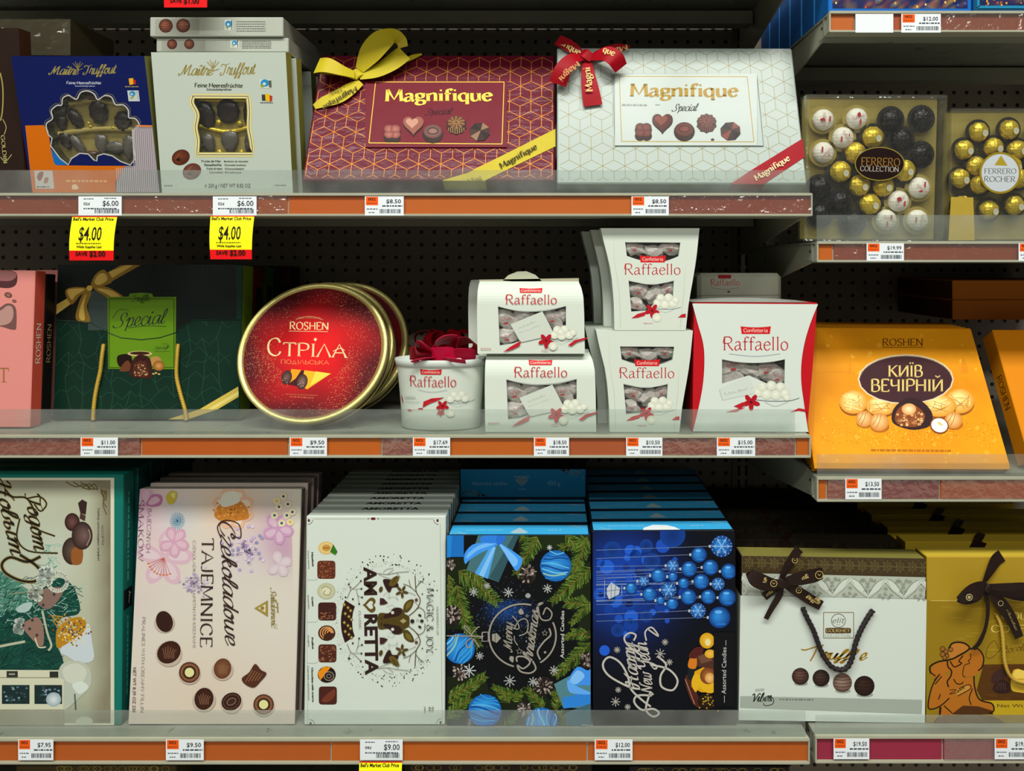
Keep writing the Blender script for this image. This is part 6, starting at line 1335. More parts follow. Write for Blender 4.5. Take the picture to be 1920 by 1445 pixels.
# ---------------------------------------------------------------- right bay, boxes of foil balls
def ballbox(f, v, label, balls, cups, tag_):
    t = thing('foil_ball_box', label, 'chocolate box', mat=f.mat); W, H = f.W, f.H; k = S/v[2]*1.035; T = .036
    box('tray', -W/2+.003, W/2-.003, .026, .030, .003, H-.004, 'tray', t, .001)
    bm = bmesh.new()
    for q in ((-W/2+.001, W/2-.001, .0, .030, H-.004, H-.001), (-W/2+.001, W/2-.001, .0, .030, .001, .003), (-W/2+.001, -W/2+.003, .0, .030, .001, H-.001), (W/2-.003, W/2-.001, .0, .030, .001, H-.001)): bm_box(bm, *q)
    from_bm('lid_wall', bm, 'lid', t)
    bm = bmesh.new(); n = 30; rr = random.Random(4); g = [[bm.verts.new((-W/2+W*i/n, -.0005-(.0022*rr.random() if 0 < i < n and 0 < j < n else 0), H*j/n)) for i in range(n+1)] for j in range(n+1)]
    for j in range(n):
        for i in range(n): bm.faces.new((g[j][i], g[j][i+1], g[j+1][i+1], g[j+1][i]))
    bmesh.ops.solidify(bm, geom=bm.faces[:], thickness=.0003); from_bm('lid', bm, 'lid', t, True)
    for i, (X, Y, kind) in enumerate(balls):
        x, z = loc(f, v, X, Y)
        if abs(x) > W/2-.012 or not .012 < z < H-.010: continue
        r = cups*k; bm = bmesh.new(); bmesh.ops.create_cone(bm, cap_ends=True, segments=24, radius1=r*1.32, radius2=r*.9, depth=.010, matrix=Matrix.Translation((x, .0215, z)) @ Matrix.Rotation(-PI/2, 4, 'X'))
        c = from_bm('paper_cup', bm, 'cup' if kind != 'w' else 'tray', t)
        b = lump('wrapped_ball', x, .0145, z, r, .0115, r, {'g': 'gold', 'w': 'wfoil', 'd': 'dfoil'}[kind], t, kind='foil', amp=.10 if kind != 'w' else .04, seed=i, seg=18)
        if kind == 'w':
            a = Art(f, v); a.z = -.0022; q = (i*1.3) % 6; cx, sx = math.cos(q), math.sin(q)
            a.poly([(X-40*cx-8, Y-40*sx), (X-30*cx+14, Y-40*sx-12), (X-20*cx+20, Y-30*sx+14), (X-44*cx, Y-26*sx+18)], '#b01c26'); a.poly([(X+38*cx-6, Y+36*sx-24), (X+38*cx+8, Y+36*sx-20), (X+38*cx+4, Y+36*sx+26), (X+38*cx-10, Y+36*sx+22)], '#b8343c')
            a.text('Raffaello', X-sx*55, Y+cx*55, X+sx*55, Y-cx*55, 26, '#b8606a', 'fine', 1.4); a.build('wrapper_print', 'matte', b)
        elif kind == 'g':
            a = Art(f, v); a.z = -.0022; a.ell(X+26, Y+16, 26, 32, '#b9a04a'); a.ell(X+26, Y+16, 21, 27, '#c6c4b4'); a.dash(X+18, Y+8, X+34, Y+8, 4, '#8a8a7c'); a.dash(X+18, Y+20, X+34, Y+20, 4, '#8a8a7c'); a.build('sticker', 'matte', b)
    tag_(f, v, t)
    return t
A6 = (1500, 170, 4.571)
def tagc(f, v, t):
    a = Art(f, v); a.z = .0036
    a.ell(675, 628, 214, 145, '#9a8a3a', .5, n=40); a.ell(675, 628, 205, 137, '#1c0d0c', n=40)
    a.text('FERRERO', 518, 640, 848, 648, 66, '#a0752c', 'fine', 1.5, .2); a.text('COLLECTION', 508, 688, 836, 698, 44, '#b9b2a0', 'fine', 1.5)
    a.build('oval_label', 'gloss', t)
balls = [(225, 240, 'w'), (515, 230, 'w'), (395, 395, 'w'), (225, 525, 'w'), (815, 240, 'd'), (1080, 230, 'd'), (905, 410, 'd'), (1075, 540, 'd'), (655, 390, 'g'), (505, 530, 'g'), (375, 690, 'g'), (930, 680, 'g'), (540, 810, 'g'), (745, 815, 'g'), (630, 970, 'g'),
         (195, 830, 'd'), (370, 950, 'd'), (195, 1060, 'd'), (1055, 830, 'w'), (875, 945, 'w'), (770, 1110, 'w'), (1040, 1110, 'w'), (480, 1130, 'd')]
fF = Face((1507, 455), (1767, 455), (1509, 176), (1779, 178), .052, .040).settle(.034, 'R1')
ballbox(fF, A6, 'clear lidded box of white, dark and gold foil balls', balls, 92, tagc)
def tagr(f, v, t):
    a = Art(f, v); a.z = .0036
    a.ell(1705, 705, 178, 178, '#a8912e', .5, n=40); a.ell(1705, 705, 160, 160, '#b9c0c4', n=40)
    a.poly([(1655, 640), (1712, 555), (1768, 645)], '#b8a030', .4); a.text('FERRERO', 1570, 712, 1842, 712, 44, '#3a2c1c', 'fine', 1.5); a.text('ROCHER', 1568, 780, 1835, 782, 46, '#3a2c1c', 'fine', 1.5)
    a.build('round_label', 'gloss', t)
b2 = [(x, y, 'g') for x, y in ((1310, 340), (1570, 345), (1835, 325), (2090, 330), (1445, 500), (1700, 480), (1905, 500), (2150, 500), (1290, 620), (1410, 750), (1580, 800), (1920, 750), (2060, 620), (2180, 750), (1290, 860), (1430, 980), (1660, 1020), (1880, 980), (2100, 950), (1550, 640), (1860, 640))]
fF2 = Face((1775, 457), (1992, 457), (1778, 203), (1998, 203), .062, .050).settle(.034, 'R1')
rb = ballbox(fF2, A6, 'clear lidded box of gold foil balls, cut by the right edge', b2, 84, tagr)
x0, z0 = loc(fF2, A6, 1262, 1240); x1, z1 = loc(fF2, A6, 1440, 915); prism('gold_card', [(x0, .003), (x0+.04, .003), (x0+.036, z1), (x0+.002, z1+.001)], -.0046, -.0040, 'goldpaper', rb)
again(rb, fF2.shift(.045, .01), 'clear lidded box of gold foil balls standing behind another')
# ---------------------------------------------------------------- top right shelf, tall blue picture boxes
rr0 = random.Random(31)
def city(seed, border):
    def art(a):
        r_ = random.Random(seed); f = a.f; a.vw = None; W, H = f.W, f.H
        def fn(p, q):
            k = r_.random(); base = srgb('#12224e') if q < .6 else srgb('#0c1c4a'); w_ = srgb(r_.choice(('#b86a20', '#c9a02c', '#20386e', '#7a3a2c', '#101c3c'))); m_ = .55*k*(1 if p > .25 else .4)
            return tuple(x+(y-x)*m_ for x, y in zip(base, w_))
        a.field(-W/2+.006, .006, W/2-.006, H-.006, fn, 26, 30)
        for i in range(90): x, z = r_.uniform(-W/2+.01, W/2-.01), r_.uniform(.006, .06); a.rect(x, z, x+.0025, z+.003, r_.choice(('#d89a3c', '#e0c060', '#b8562c', '#3c6ab0')))
        if border: a.frame(-W/2+.006, .008, W/2-.006, H-.008, .004, '#1c7aa0')
    return art
tb_ = None
for c, (xa, xb) in enumerate(((1553, 1822), (1826, 2095))):
    for i in range(6):
        f = Face((xa, 22), (xb, 22), (xa, -230), (xb, -230), .004, .004).settle(.05, 'R0')
        lb = 'tall blue picture box on the top right shelf, ' + ('left column ' if c == 0 else 'right column ') + ('front', 'second from front', 'third from front', 'fourth from front', 'fifth from front', 'rearmost')[i]
        if i == 0: carton('chocolate_box', lb, 'chocolate box', f, .062, '#1560b0' if not c else '#0f4a6a', '#1560a8', '#1a6ab8', 'gloss', city(5+c, c == 1), group='blue picture boxes')
        elif c == 0 or i < 2:
            if tb_ is None: tb_ = carton('chocolate_box', lb, 'chocolate box', f, .062, '#3a86c8', '#125aa2', '#1a6ab8', 'gloss', group='blue picture boxes'); tb_.matrix_world = f.shift(.066*i)
            else: again(tb_, f.shift(.066*i), lb)
# ---------------------------------------------------------------- bottom row
A1, A2, A3, A4, A5 = (560, 1030, 4.662), (830, 1000, 3.907), (0, 880, 2.95), (1720, 1010, 3.905), (1380, 1010, 5.189)
ORD = ('second', 'third', 'fourth', 'fifth', 'sixth', 'seventh', 'eighth', 'ninth', 'tenth', 'eleventh')
def mixc(a_, b_, t): return tuple(x+(y-x)*t for x, y in zip(a_, b_))
# teal framed New Year boxes
fN = Face((-135, 1364), (228, 1364), (-135, 889), (224, 889), .028, .034).settle(.034, 'S3')
def teal(a):
    a.view(*A3); rr = random.Random(2); x0, x1, y0, y1 = -330, 632, 45, 1418
    a.rect(x0, y0, x1, y1, '#c6c6b0'); cs = [srgb(c) for c in ('#8f8572', '#c0c2ac', '#b9bfb0', '#8f8468')]
    def fn(p, q):
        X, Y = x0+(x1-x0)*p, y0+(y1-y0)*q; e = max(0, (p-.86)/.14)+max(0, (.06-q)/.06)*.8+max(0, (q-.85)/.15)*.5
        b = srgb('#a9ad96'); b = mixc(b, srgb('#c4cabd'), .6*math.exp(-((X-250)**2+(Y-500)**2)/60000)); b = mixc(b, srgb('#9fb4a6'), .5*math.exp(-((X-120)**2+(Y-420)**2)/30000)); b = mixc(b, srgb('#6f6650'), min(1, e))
        n = .5+.5*math.sin(X*.02+Y*.013)*math.cos(Y*.017); return mixc(b, srgb('#a8a68c'), .25*n+rr.uniform(0, .06))
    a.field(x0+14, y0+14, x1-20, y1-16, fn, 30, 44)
    # dark fir area
    a.blob([(-340, 640), (0, 600), (150, 690), (260, 640), (330, 600), (400, 640), (440, 740), (430, 800), (330, 830), (310, 950), (350, 1060), (300, 1110), (-340, 1110)], '#0f3d34')
    a.blob([(-340, 560), (0, 560), (120, 640), (180, 700), (60, 780), (-340, 800)], '#47796a')
    for i in range(1300):
        x, y = rr.uniform(-320, 430), rr.uniform(600, 1100)
        if x > 320 and not (640 < y < 800): continue
        w_ = rr.uniform(-.8, .8)-(.6 if x < 120 else 0); l = rr.uniform(22, 60); c = rr.choice(('#1c5a48', '#2c7058', '#0a2e28', '#6f9c8c', '#124438', '#8fb4a4') if y < 860 else ('#124438', '#0a2e28', '#1c5a48', '#0f3a30'))
        a.line([(x, y), (x+l*math.cos(w_), y+l*math.sin(w_))], 3.6, c, up=False)
    a.z += 1e-5
    for i in range(60): x, y = rr.uniform(210, 320), rr.uniform(410, 560); w_ = rr.uniform(0, 3); a.line([(x, y), (x+36*math.cos(w_), y+30*math.sin(w_))], 3, rr.choice(('#3f7c6c', '#7fae9c', '#a8c4b4')), up=False)
    # corner scroll
    for q in range(3):
        a.line([(365+q*40, 68), (420+q*35, 95), (470+q*25, 80), (500+q*20, 110), (455+q*30, 100)], 6, '#5a5030', smooth=True); a.line([(590, 250-q*40), (570, 190-q*20), (590, 150-q*15), (560, 110+q*8), (575, 150)], 6, '#5a5030', smooth=True)
    # lettering, reading downwards
    for dz_, c, w_ in ((0, '#8a7c4c', 1.9), (1, '#1e1a16', 1.1)):
        a.line([(225, 480+dz_), (150, 510), (60, 485), (12, 520), (30, 570), (110, 612), (190, 618), (228, 580), (200, 530), (110, 470)], 15*w_*.75, c, smooth=True)
        a.text('Новым', -34, 40, 62, 480, 84, c, 'script', w_*.85); a.text('Годом', 138, 130, 190, 455, 84, c, 'script', w_*.85)
        a.line([(30, 110), (70, 150), (150, 160), (200, 250)], 10*w_*.75, c, smooth=True); a.line([(150, 160), (220, 150), (258, 190), (225, 230), (190, 190)], 8*w_*.75, c, smooth=True); a.line([(110, 270), (95, 380), (160, 450), (320, 462)], 8*w_*.75, c, smooth=True); a.line([(180, 320), (240, 345), (305, 368)], 8*w_*.75, c, smooth=True)
    a.poly([(432, 185), (455, 165), (482, 180), (475, 250), (445, 240)], '#33201e'); a.poly([(445, 240), (475, 255), (470, 285), (440, 270)], '#4a302a')
    a.ell(400, 290, 42, 50, '#2a1414', col2='#6a4440'); a.ell(400, 450, 56, 76, '#30211c', col2='#5a4a40'); a.blob([(400, 440), (455, 430), (452, 515), (400, 520)], '#8a5224'); a.ell(455, 365, 58, 78, '#2c1a18', col2='#6e5650', hx=15); a.line([(490, 330), (500, 370), (480, 420)], 6, '#8a7a70', smooth=True)
    a.text('Набор шоколадных конфет', 540, 215, 540, 505, 12, '#4a4638', 'roman', 1.2); a.text('АССОРТИ', 562, 305, 562, 415, 12, '#4a4638', 'roman', 1.2)
    # skates
    for pts, c in ((((200, 700), (240, 660), (340, 650), (345, 690), (290, 760), (250, 770), (210, 740)), '#7a6258'), (((130, 850), (200, 815), (235, 850), (245, 930), (235, 975), (200, 960), (130, 880)), '#86695c')): a.blob(list(pts), c)
    for x, y in ((235, 700), (300, 690), (240, 748), (180, 832), (130, 860), (205, 915), (165, 880)): a.ell(x, y, 8, 9, '#3c3634')
    for i in range(26):
        w_ = i*.5; a.ell(rr.uniform(165, 230), rr.uniform(655, 720), 15, 13, '#b9c2b4', n=8, up=False); a.ell(rr.uniform(85, 125), rr.uniform(830, 905), 14, 14, '#aab8ae', n=8, up=False)
        a.ell(320+52*math.cos(w_), 620+50*math.sin(w_), 12, 12, '#c8ccbc', n=8, up=False); a.ell(rr.uniform(215, 290), rr.uniform(540, 630), 16, 14, '#bcc8bc', n=8, up=False)
    a.z += 1e-5; a.line([(235, 780), (262, 900), (285, 970), (268, 1000)], 12, '#a8ac94', smooth=True); a.line([(195, 930), (215, 980), (255, 980)], 8, '#c0b898', smooth=True); a.line([(-40, 985), (60, 965), (140, 950)], 14, '#a9ab94', smooth=True); a.line([(50, 690), (120, 680), (190, 672)], 4, '#9a9274')
    a.blob([(90, 770), (130, 740), (180, 735), (160, 780), (110, 790)], '#9fb4b0')
    # ornamented boot
    a.blob([(350, 970), (420, 920), (490, 850), (510, 950), (518, 1050), (440, 1068), (370, 1030), (335, 1010)], '#b9c4c8'); a.blob([(310, 940), (320, 880), (380, 830), (440, 815), (475, 840), (470, 890), (420, 930), (350, 975), (318, 985)], '#a8781c')
    for i in range(130): a.ell(rr.gauss(395, 42), rr.gauss(890, 36), 6, 6, rr.choice(('#d8a830', '#e0cc70', '#3c4a6a', '#c4c8b8', '#8a3c1c', '#b8861c')), n=6, up=False)
    a.line([(330, 880), (300, 840), (320, 820), (360, 860)], 6, '#a8781c', smooth=True); a.line([(340, 860), (290, 810), (350, 815)], 6, '#b8882c', smooth=True)
    a.blob([(340, 1080), (400, 1055), (470, 1070), (505, 1120), (500, 1200), (440, 1260), (350, 1330), (330, 1230), (320, 1150)], '#aeb4a4'); a.blob([(350, 1100), (420, 1070), (480, 1110), (450, 1180), (370, 1170)], '#c0c4b4'); a.line([(415, 1240), (420, 1330)], 8, '#4a5450'); a.blob([(400, 1190), (450, 1170), (490, 1200), (440, 1240)], '#c8d0c8'); a.blob([(420, 1390), (460, 1365), (510, 1380), (505, 1425), (440, 1428)], '#b4b8a6')
    # lantern windows
    a.poly([(-330, 1105), (325, 1108), (325, 1150), (355, 1160), (350, 1335), (-330, 1325)], '#c3c4aa')
    for xa, xb in ((-180, -20), (12, 165), (192, 345)):
        a.rect(xa, 1190, xb, 1295, '#182a2c')
        for i in range(26): a.ell(rr.uniform(xa+10, xb-10), rr.uniform(1200, 1285), 8, 6, rr.choice(('#2c4a44', '#4a6a78', '#1a3830', '#78909c')), n=6, up=False)
    a.z += 1e-5; a.ell(298, 1270, 42, 40, '#8fa0a8', col2='#d0d8d8'); a.rect(38, 1113, 100, 1152, '#2a2c26'); a.rect(276, 1115, 324, 1152, '#2a2c26'); a.rect(50, 1125, 85, 1135, '#8a8a76')
    a.line([(-330, 1148), (325, 1150)], 4, '#7a7c68'); a.rect(-330, 1325, 355, 1420, '#8f8b74')
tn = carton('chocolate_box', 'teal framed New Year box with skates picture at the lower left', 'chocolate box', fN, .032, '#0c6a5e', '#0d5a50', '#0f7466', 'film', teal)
g = fN.side(.032); a = Art(g); a.vw = None; a.rect(-.012, fN.H*.45, .012, fN.H*.53, '#0a0c10'); a.dash(0, fN.H*.56, 0, fN.H*.92, .005, '#3a8a7a'); a.dash(0, fN.H*.1, 0, fN.H*.42, .004, '#3a8a7a'); a.scrawl(.003, fN.H*.465, .003, fN.H*.515, .006, '#c8ccb8', 4); a.build('side_print', 'matte', tn, g.mat)
nb = carton('chocolate_box', 'teal box directly behind the teal framed New Year box', 'chocolate box', fN, .032, '#0b4f48', '#0a4038', '#0c5a50', 'film'); nb.matrix_world = fN.shift(.040, .002)
for i in range(4): again(nb, fN.shift(.040*(i+2), .002), ('teal box, third in the row at the lower left', 'teal box, fourth in the row at the lower left', 'teal box, fifth in the row at the lower left', 'teal box, rearmost in the row at the lower left')[i])
# floral praline boxes
fJ = Face((240, 1363), (553, 1363), (246, 916), (548, 916), .028, .062).settle(.022, 'S3')
def floral(a):
    a.view(*C9); rr = random.Random(9)
    def fn(p, q):
        X, Y = 580+p*735, 185+q*1070; b = srgb('#c5bfb2'); b = mixc(b, srgb('#c4b2a6'), min(1, max(0, (q-.6)/.35))*.45)
        for cx, cy, s_, c, k in ((600, 220, 60, '#a03a78', .8), (650, 300, 70, '#b98ab0', .5), (760, 240, 90, '#d0b0b8', .7), (900, 250, 120, '#cfc4b4', .6), (1040, 260, 90, '#d8aa84', .6), (1260, 380, 80, '#b070a4', .55), (1280, 470, 60, '#9a5a90', .4), (700, 470, 90, '#cfa8b4', .4), (800, 310, 60, '#a8bcc4', .5), (1100, 470, 80, '#bcaec0', .4), (900, 1100, 160, '#c8b090', .3), (620, 700, 70, '#c0aab4', .3)):
            b = mixc(b, srgb(c), k*math.exp(-((X-cx)**2+(Y-cy)**2)/(2*s_*s_)))
        return b
    a.quad(((588, 183), (1305, 183), (1319, 1255), (575, 1255)), ('#c5bfb2',)*4, n=2)
    V, C = [], []; nx, ny = 36, 50
    for j in range(ny+1):
        for i in range(nx+1):
            p, q = i/nx, j/ny; xl = 588-13*q; xr = 1305+14*q; V.append((xl+(xr-xl)*p, 183+1072*q)); C.append(fn(p, q))
    a.raw(V, [(j*(nx+1)+i, j*(nx+1)+i+1, (j+1)*(nx+1)+i+1, (j+1)*(nx+1)+i) for j in range(ny) for i in range(nx)], None, 0, C)
    def petal(cx, cy, ang, l, w_, c, c2):
        co, si = math.cos(ang), math.sin(ang); f2 = lambda t, s_: (cx+co*t*l-si*s_*w_, cy+si*t*l+co*s_*w_)
        a.blob([f2(0, 0), f2(.35, .8), f2(.75, .95), f2(1, .2), f2(.95, -.4), f2(.6, -.95), f2(.25, -.6)], c, n=4); a.blob([f2(.15, 0), f2(.4, .45), f2(.8, .4), f2(.75, -.4), f2(.4, -.5)], c2, n=4)
    for i, w_ in enumerate((-2.9, -1.4, -.1, 1.1, 2.1)): petal(735, 490, w_, 130, 40, '#c4a4b0', '#c9b6ba')
    for i in range(9): w_ = 1.2+i*.2; a.line([(735, 490), (735+70*math.cos(w_), 490+75*math.sin(w_))], 2, '#b0584a'); a.ell(735+74*math.cos(w_), 490+78*math.sin(w_), 6, 4, '#c0704a')
    for w_ in (-1.9, -.9, .3, 1.5, 2.7): petal(780, 420, w_, 70, 26, '#bf94a8', '#c8a8b4')
    for w_, c in ((-2.6, '#b87a9c'), (-1.6, '#c09aac'), (-.5, '#ac6c94')): petal(655, 255, w_, 80, 30, c, '#c9a6b4')
    for w_ in (-2.8, -2, -1.2, -.4, .4, 1.2, 2.0): petal(1045, 270, w_, 95, 34, '#d2a88c', '#d4c4b0')
    a.blob([(960, 300), (985, 250), (1040, 225), (1095, 250), (1115, 310), (1060, 325), (1000, 328)], '#b8762e'); 
    for i in range(60): a.ell(rr.gauss(1038, 32), rr.gauss(280, 20), 5, 5, rr.choice(('#d8964a', '#b8651c', '#c47a2c')), n=6, up=False)
    a.blob([(985, 240), (1005, 200), (1060, 195), (1075, 235), (1040, 255), (1000, 262)], '#cdccbc')
    for w_ in (-2.2, -1, .2, 1.4, 2.6): petal(1245, 360, w_, 72, 28, '#b88cac', '#c4a8b8')
    for w_ in (-1.8, -.4, 1.0, 2.4): petal(1250, 520, w_, 60, 24, '#c0aeb6', '#c4b9ba')
    for i in range(70): a.ell(rr.gauss(1105, 32), rr.gauss(460, 42), 9, 7, rr.choice(('#a890b8', '#b8a4c4', '#8f8ab0', '#cbbccc')), n=7, up=False); a.ell(rr.gauss(865, 26), rr.gauss(610, 26), 7, 6, rr.choice(('#b0a0bc', '#c4b8c8')), n=7, up=False)
    for i in range(20): w_ = i*.314; a.line([(795, 325), (795+34*math.cos(w_), 325+38*math.sin(w_))], 3, '#6f96ac', up=False)
    a.z += 1e-5; a.blob([(745, 215), (770, 190), (795, 205), (780, 245), (755, 248)], '#b9a83c'); a.blob([(765, 205), (785, 200), (780, 225)], '#d0c878')
    for x, y in ((1250, 262), (1290, 250), (1230, 300), (1285, 300), (1262, 335), (1240, 235), (1300, 330), (1310, 285), (1270, 215)): a.ell(x, y, 17, 16, '#cfc4a0'); a.ell(x, y, 6, 6, '#2a4a6a' if x % 20 else '#c8a030')
    a.text('Czekoladowe', 985, 325, 1010, 885, 66, '#3a2622', 'script', .85); a.text('TAJEMNICE', 905, 400, 898, 890, 52, '#3a2622', 'serif', .8)
    a.line([(1045, 390), (1078, 400), (1070, 340), (1010, 322), (975, 350), (990, 400)], 5, '#3a2622', smooth=True)
    a.text('CZEKOLADKI Z AKSAMITNYMI KREMAMI', 864, 412, 864, 890, 13, '#7a6a68', 'roman', .9)
    a.text('BAJECZNYCH', 662, 270, 655, 465, 18, '#6a4a60', 'roman', .8); a.text('SMAKÓW'.replace('Ó', 'O'), 622, 230, 618, 505, 24, '#6a4a60', 'roman', .8)
    a.text('PRALINES WITH CREAMY FILLIN', 638, 755, 630, 1180, 14, '#6f6260', 'roman', .9); a.text('NET WT 8.39 OZ 238', 597, 980, 594, 1180, 14, '#5f5450', 'roman', .9)
    g = '#8a7a38'; a.text('Solidarność', 1212, 622, 1216, 808, 26, g, 'script', 1); a.poly([(1140, 715), (1200, 680), (1200, 752)], '#9a8638', .2); a.poly([(1156, 715), (1190, 697), (1190, 734)], '#c9c0a8'); a.ell(1176, 715, 9, 9, g, .2); a.line([(1198, 680), (1198, 752)], 4, g); a.dash(1243, 690, 1245, 738, 6, g)
    for x, y, r, kd, sd in ((738, 775, 44, 'swirl', 1), (758, 912, 56, 'shell', 2), (850, 1002, 47, 'ring', 3), (998, 985, 46, 'shell', 4), (1138, 1018, 54, 'tri', 5), (915, 1120, 50, 'shell', 6), (1038, 1132, 46, 'oval', 7), (1182, 1145, 46, 'ring', 8)):
        a.ell(x, y+r*.15, r*1.05, r*1.0, '#b0a090') if kd != 'tri' else None
        if kd == 'ring': a.ell(x, y, r, r, '#4a281a'); a.ring(x, y, r*.75, r*.75, r*.2, '#7a5036'); a.ell(x, y, r*.45, r*.45, '#ccc88c'); a.ring(x, y, r*.5, r*.5, r*.1, '#28120c')
        elif kd == 'tri': a.blob([(x-r, y+r*.2), (x-r*.4, y-r*.3), (x+r*.1, y-r*1.0), (x+r*.6, y-r*.5), (x+r*1.05, y-r*.2), (x+r*.6, y+r*.4), (x, y+r*.95), (x-r*.7, y+r*.7)], '#4a281a'); [a.line([(x-r*.7+i*r*.25, y+r*.5-i*r*.03), (x-r*.1+i*r*.2, y-r*.5+i*r*.08)], 4, '#7a5036', smooth=False) for i in range(5)]
        elif kd == 'oval': a.ell(x, y, r, r*.85, '#241310', rot=-.5, col2='#3c221a'); a.ring(x, y, r*.45, r*.3, 4, '#7a5a48', rot=-.5); a.ring(x, y, r*.8, r*.65, 4, '#5a3a2c', rot=-.5)
        elif kd == 'swirl': a.ell(x, y, r*.85, r*1.1, '#2e1812', rot=-.3); [a.ring(x+r*.1*i, y+r*.12*i, r*(.75-.14*i), r*(.9-.18*i), 4, '#6a4430', 160, 380, rot=.4) for i in range(4)]
        else: a.ell(x, y, r*.85, r, '#33190f' if sd != 4 else '#5a3420', rot=.9 if sd == 2 else .2, col2='#3f2116' if sd != 4 else '#7a5030'); [a.line([(x-r*.5+i*r*.22, y-r*.5+abs(i-2)*r*.1), (x-r*.4+i*r*.16, y), (x-r*.3+i*r*.14, y+r*.5)], 3, '#7a5640', smooth=True) for i in range(6)]
fj = carton('praline_box', 'pale box with pink flowers and eight pralines, front of its row', 'chocolate box', fJ, .020, '#c5bfb2', '#6a5850', '#a89a90', 'film', floral)
fb_ = carton('praline_box', 'pale floral praline box, second in its row', 'chocolate box', fJ, .020, '#b8ac9e', '#7a5a62', '#a8949a', 'filmx'); fb_.matrix_world = fJ.shift(.032, 0)
again(fb_, fJ.shift(.064, 0), 'pale floral praline box, third in its row'); again(fb_, fJ.shift(.092, 0), 'pale floral praline box, rearmost in its row')
# deer boxes
fD = Face((570, 1363), (834, 1363), (568, 967), (830, 967), .028, .040).settle(.024, 'S3')
def deer(a):
    rr = random.Random(4); a.view(*C10); K = '#2a2014'
    a.line([(60, 300), (66, 1235)], 1.6, '#8a8f84'); a.line([(680, 300), (690, 1235)], 1.6, '#8a8f84'); a.line([(95, 278), (335, 278)], 1.6, '#8a8f84'); a.line([(405, 278), (650, 278)], 1.6, '#8a8f84'); a.ell(370, 277, 12, 6, '#5a1c20'); a.ell(347, 277, 5, 2, '#5a1c20'); a.ell(393, 277, 5, 2, '#5a1c20')
    for x, y, sx, sy in ((72, 285, 1, 1), (668, 285, -1, 1), (80, 1225, 1, -1), (682, 1220, -1, -1)): a.ell(x, y, 5, 7, '#4a1c1c'); a.ring(x-4*sx, y-4*sy, 22, 22, 2, K, a0=0 if sx*sy > 0 and sx > 0 else (90 if sx < 0 and sy > 0 else (270 if sx > 0 else 180)), a1=(90 if sx*sy > 0 and sx > 0 else (180 if sx < 0 and sy > 0 else (360 if sx > 0 else 270))), n=8)
    # sweets column
    a.ell(153, 412, 38, 30, '#c9a860', col2='#e0d4a0'); a.ell(153, 412, 20, 16, '#b98a3c'); a.line([(138, 412), (170, 412)], 4, '#7a5420'); a.poly([(170, 430), (185, 395), (205, 430), (195, 447)], '#2f6a1c'); a.poly([(175, 435), (200, 440), (195, 447)], '#4a8a2c')
    for i, (x, y) in enumerate(((153, 513), (157, 706), (158, 900), (160, 1095))):
        s_ = 42; p = [(x+s_*math.copysign(abs(math.cos(t))**.3, math.cos(t)), y+s_*math.copysign(abs(math.sin(t))**.3, math.sin(t))) for t in (2*PI*k/28 for k in range(28))]; a.poly(p, ('#5e2e1c', '#3c1c18', '#4a241a', '#442018')[i])
        for k in range(50 if i < 3 else 0): a.ell(x+rr.uniform(-.85, .85)*s_, y+rr.uniform(-.85 if i != 1 else .1, .85)*s_, 4, 3, rr.choice(('#8a5234', '#3c1a10', '#a06a44')), n=5, up=False)
        if i == 3: a.blob([(x-30, y+25), (x, y-10), (x+32, y-30), (x+30, y+5), (x, y+30)], '#6a3222')
    a.ell(153, 612, 42, 38, '#a8a888', col2='#d4d4b4'); a.line([(130, 600), (150, 590), (175, 605), (165, 630), (140, 625), (150, 608)], 4, '#8a8a66', smooth=True)
    a.ell(155, 806, 40, 36, '#3c2014'); [a.ring(155+4*k, 806, 30-7*k, 28-6*k, 5, '#c98a50', -120+k*20, 120+k*20) for k in range(4)]
    a.ell(155, 998, 42, 38, '#1e1410'); a.poly([(125, 1025), (112, 990), (140, 962), (175, 962)], '#d9820e'); a.ring(165, 1005, 22, 20, 4, '#8a7a6a'); a.ring(165, 1005, 10, 9, 3, '#8a7a6a')
    for t_, y0, y1, s2, y2 in (('Hazelnut', 432, 498, 'Orzech laskowy', 510), ('Cream', 638, 682, 'Smietanka', 695), ('Praline', 826, 880, 'Pralina', 870), ('Chocolate with orange', 965, 1125, 'Czekolada z pomarancza', 1118)):
        a.text(t_, 84, y0, 88, y1, 8, '#2c241c', 'sans', 2); a.text(s2, 66, y0-8, 70, y2, 6, '#6f6c60', 'sans', .5)
    for y in (560, 755, 945): a.line([(65, y), (105, y), (112, y-8)], 1.2, '#8f9488')
    a.view(*A1); B = '#2c1a16'; G = '#4a3c14'
    # dot swirls
    for i in range(620):
        w_ = rr.uniform(0, 2*PI); cx, cy = 780, 620
        if abs(math.sin(w_)) < .5 and math.cos(w_) > .2: continue
        R0 = 440+abs(rr.gauss(0, 34)); x, y = cx+R0*.98*math.cos(w_), cy+R0*1.08*math.sin(w_)
        if x < 700 and abs(y-620) < 130: x -= 6
        a.ell(x, y, *([rr.uniform(1.2, 2.6)]*2), rr.choice(('#7a7458', '#5a5240', '#8a7a60')), n=5, up=False)
    for i in range(150):
        w_ = rr.uniform(0, 2*PI)
        if abs(math.sin(w_)) < .38: continue
        R0 = rr.uniform(450, 560); x, y = 780+R0*.9*math.cos(w_), 620+R0*1.05*math.sin(w_); r = rr.uniform(3, 7)
        if 330 < x < 1225: a.ell(x, y, r, r, '#2c2818', n=7, up=False)
    a.z += 1e-5
    a.text('AM', 572, 150, 578, 398, 104, B, 'sans', 1.8); a.text('RETTA', 578, 565, 587, 1095, 106, B, 'sans', 1.8)
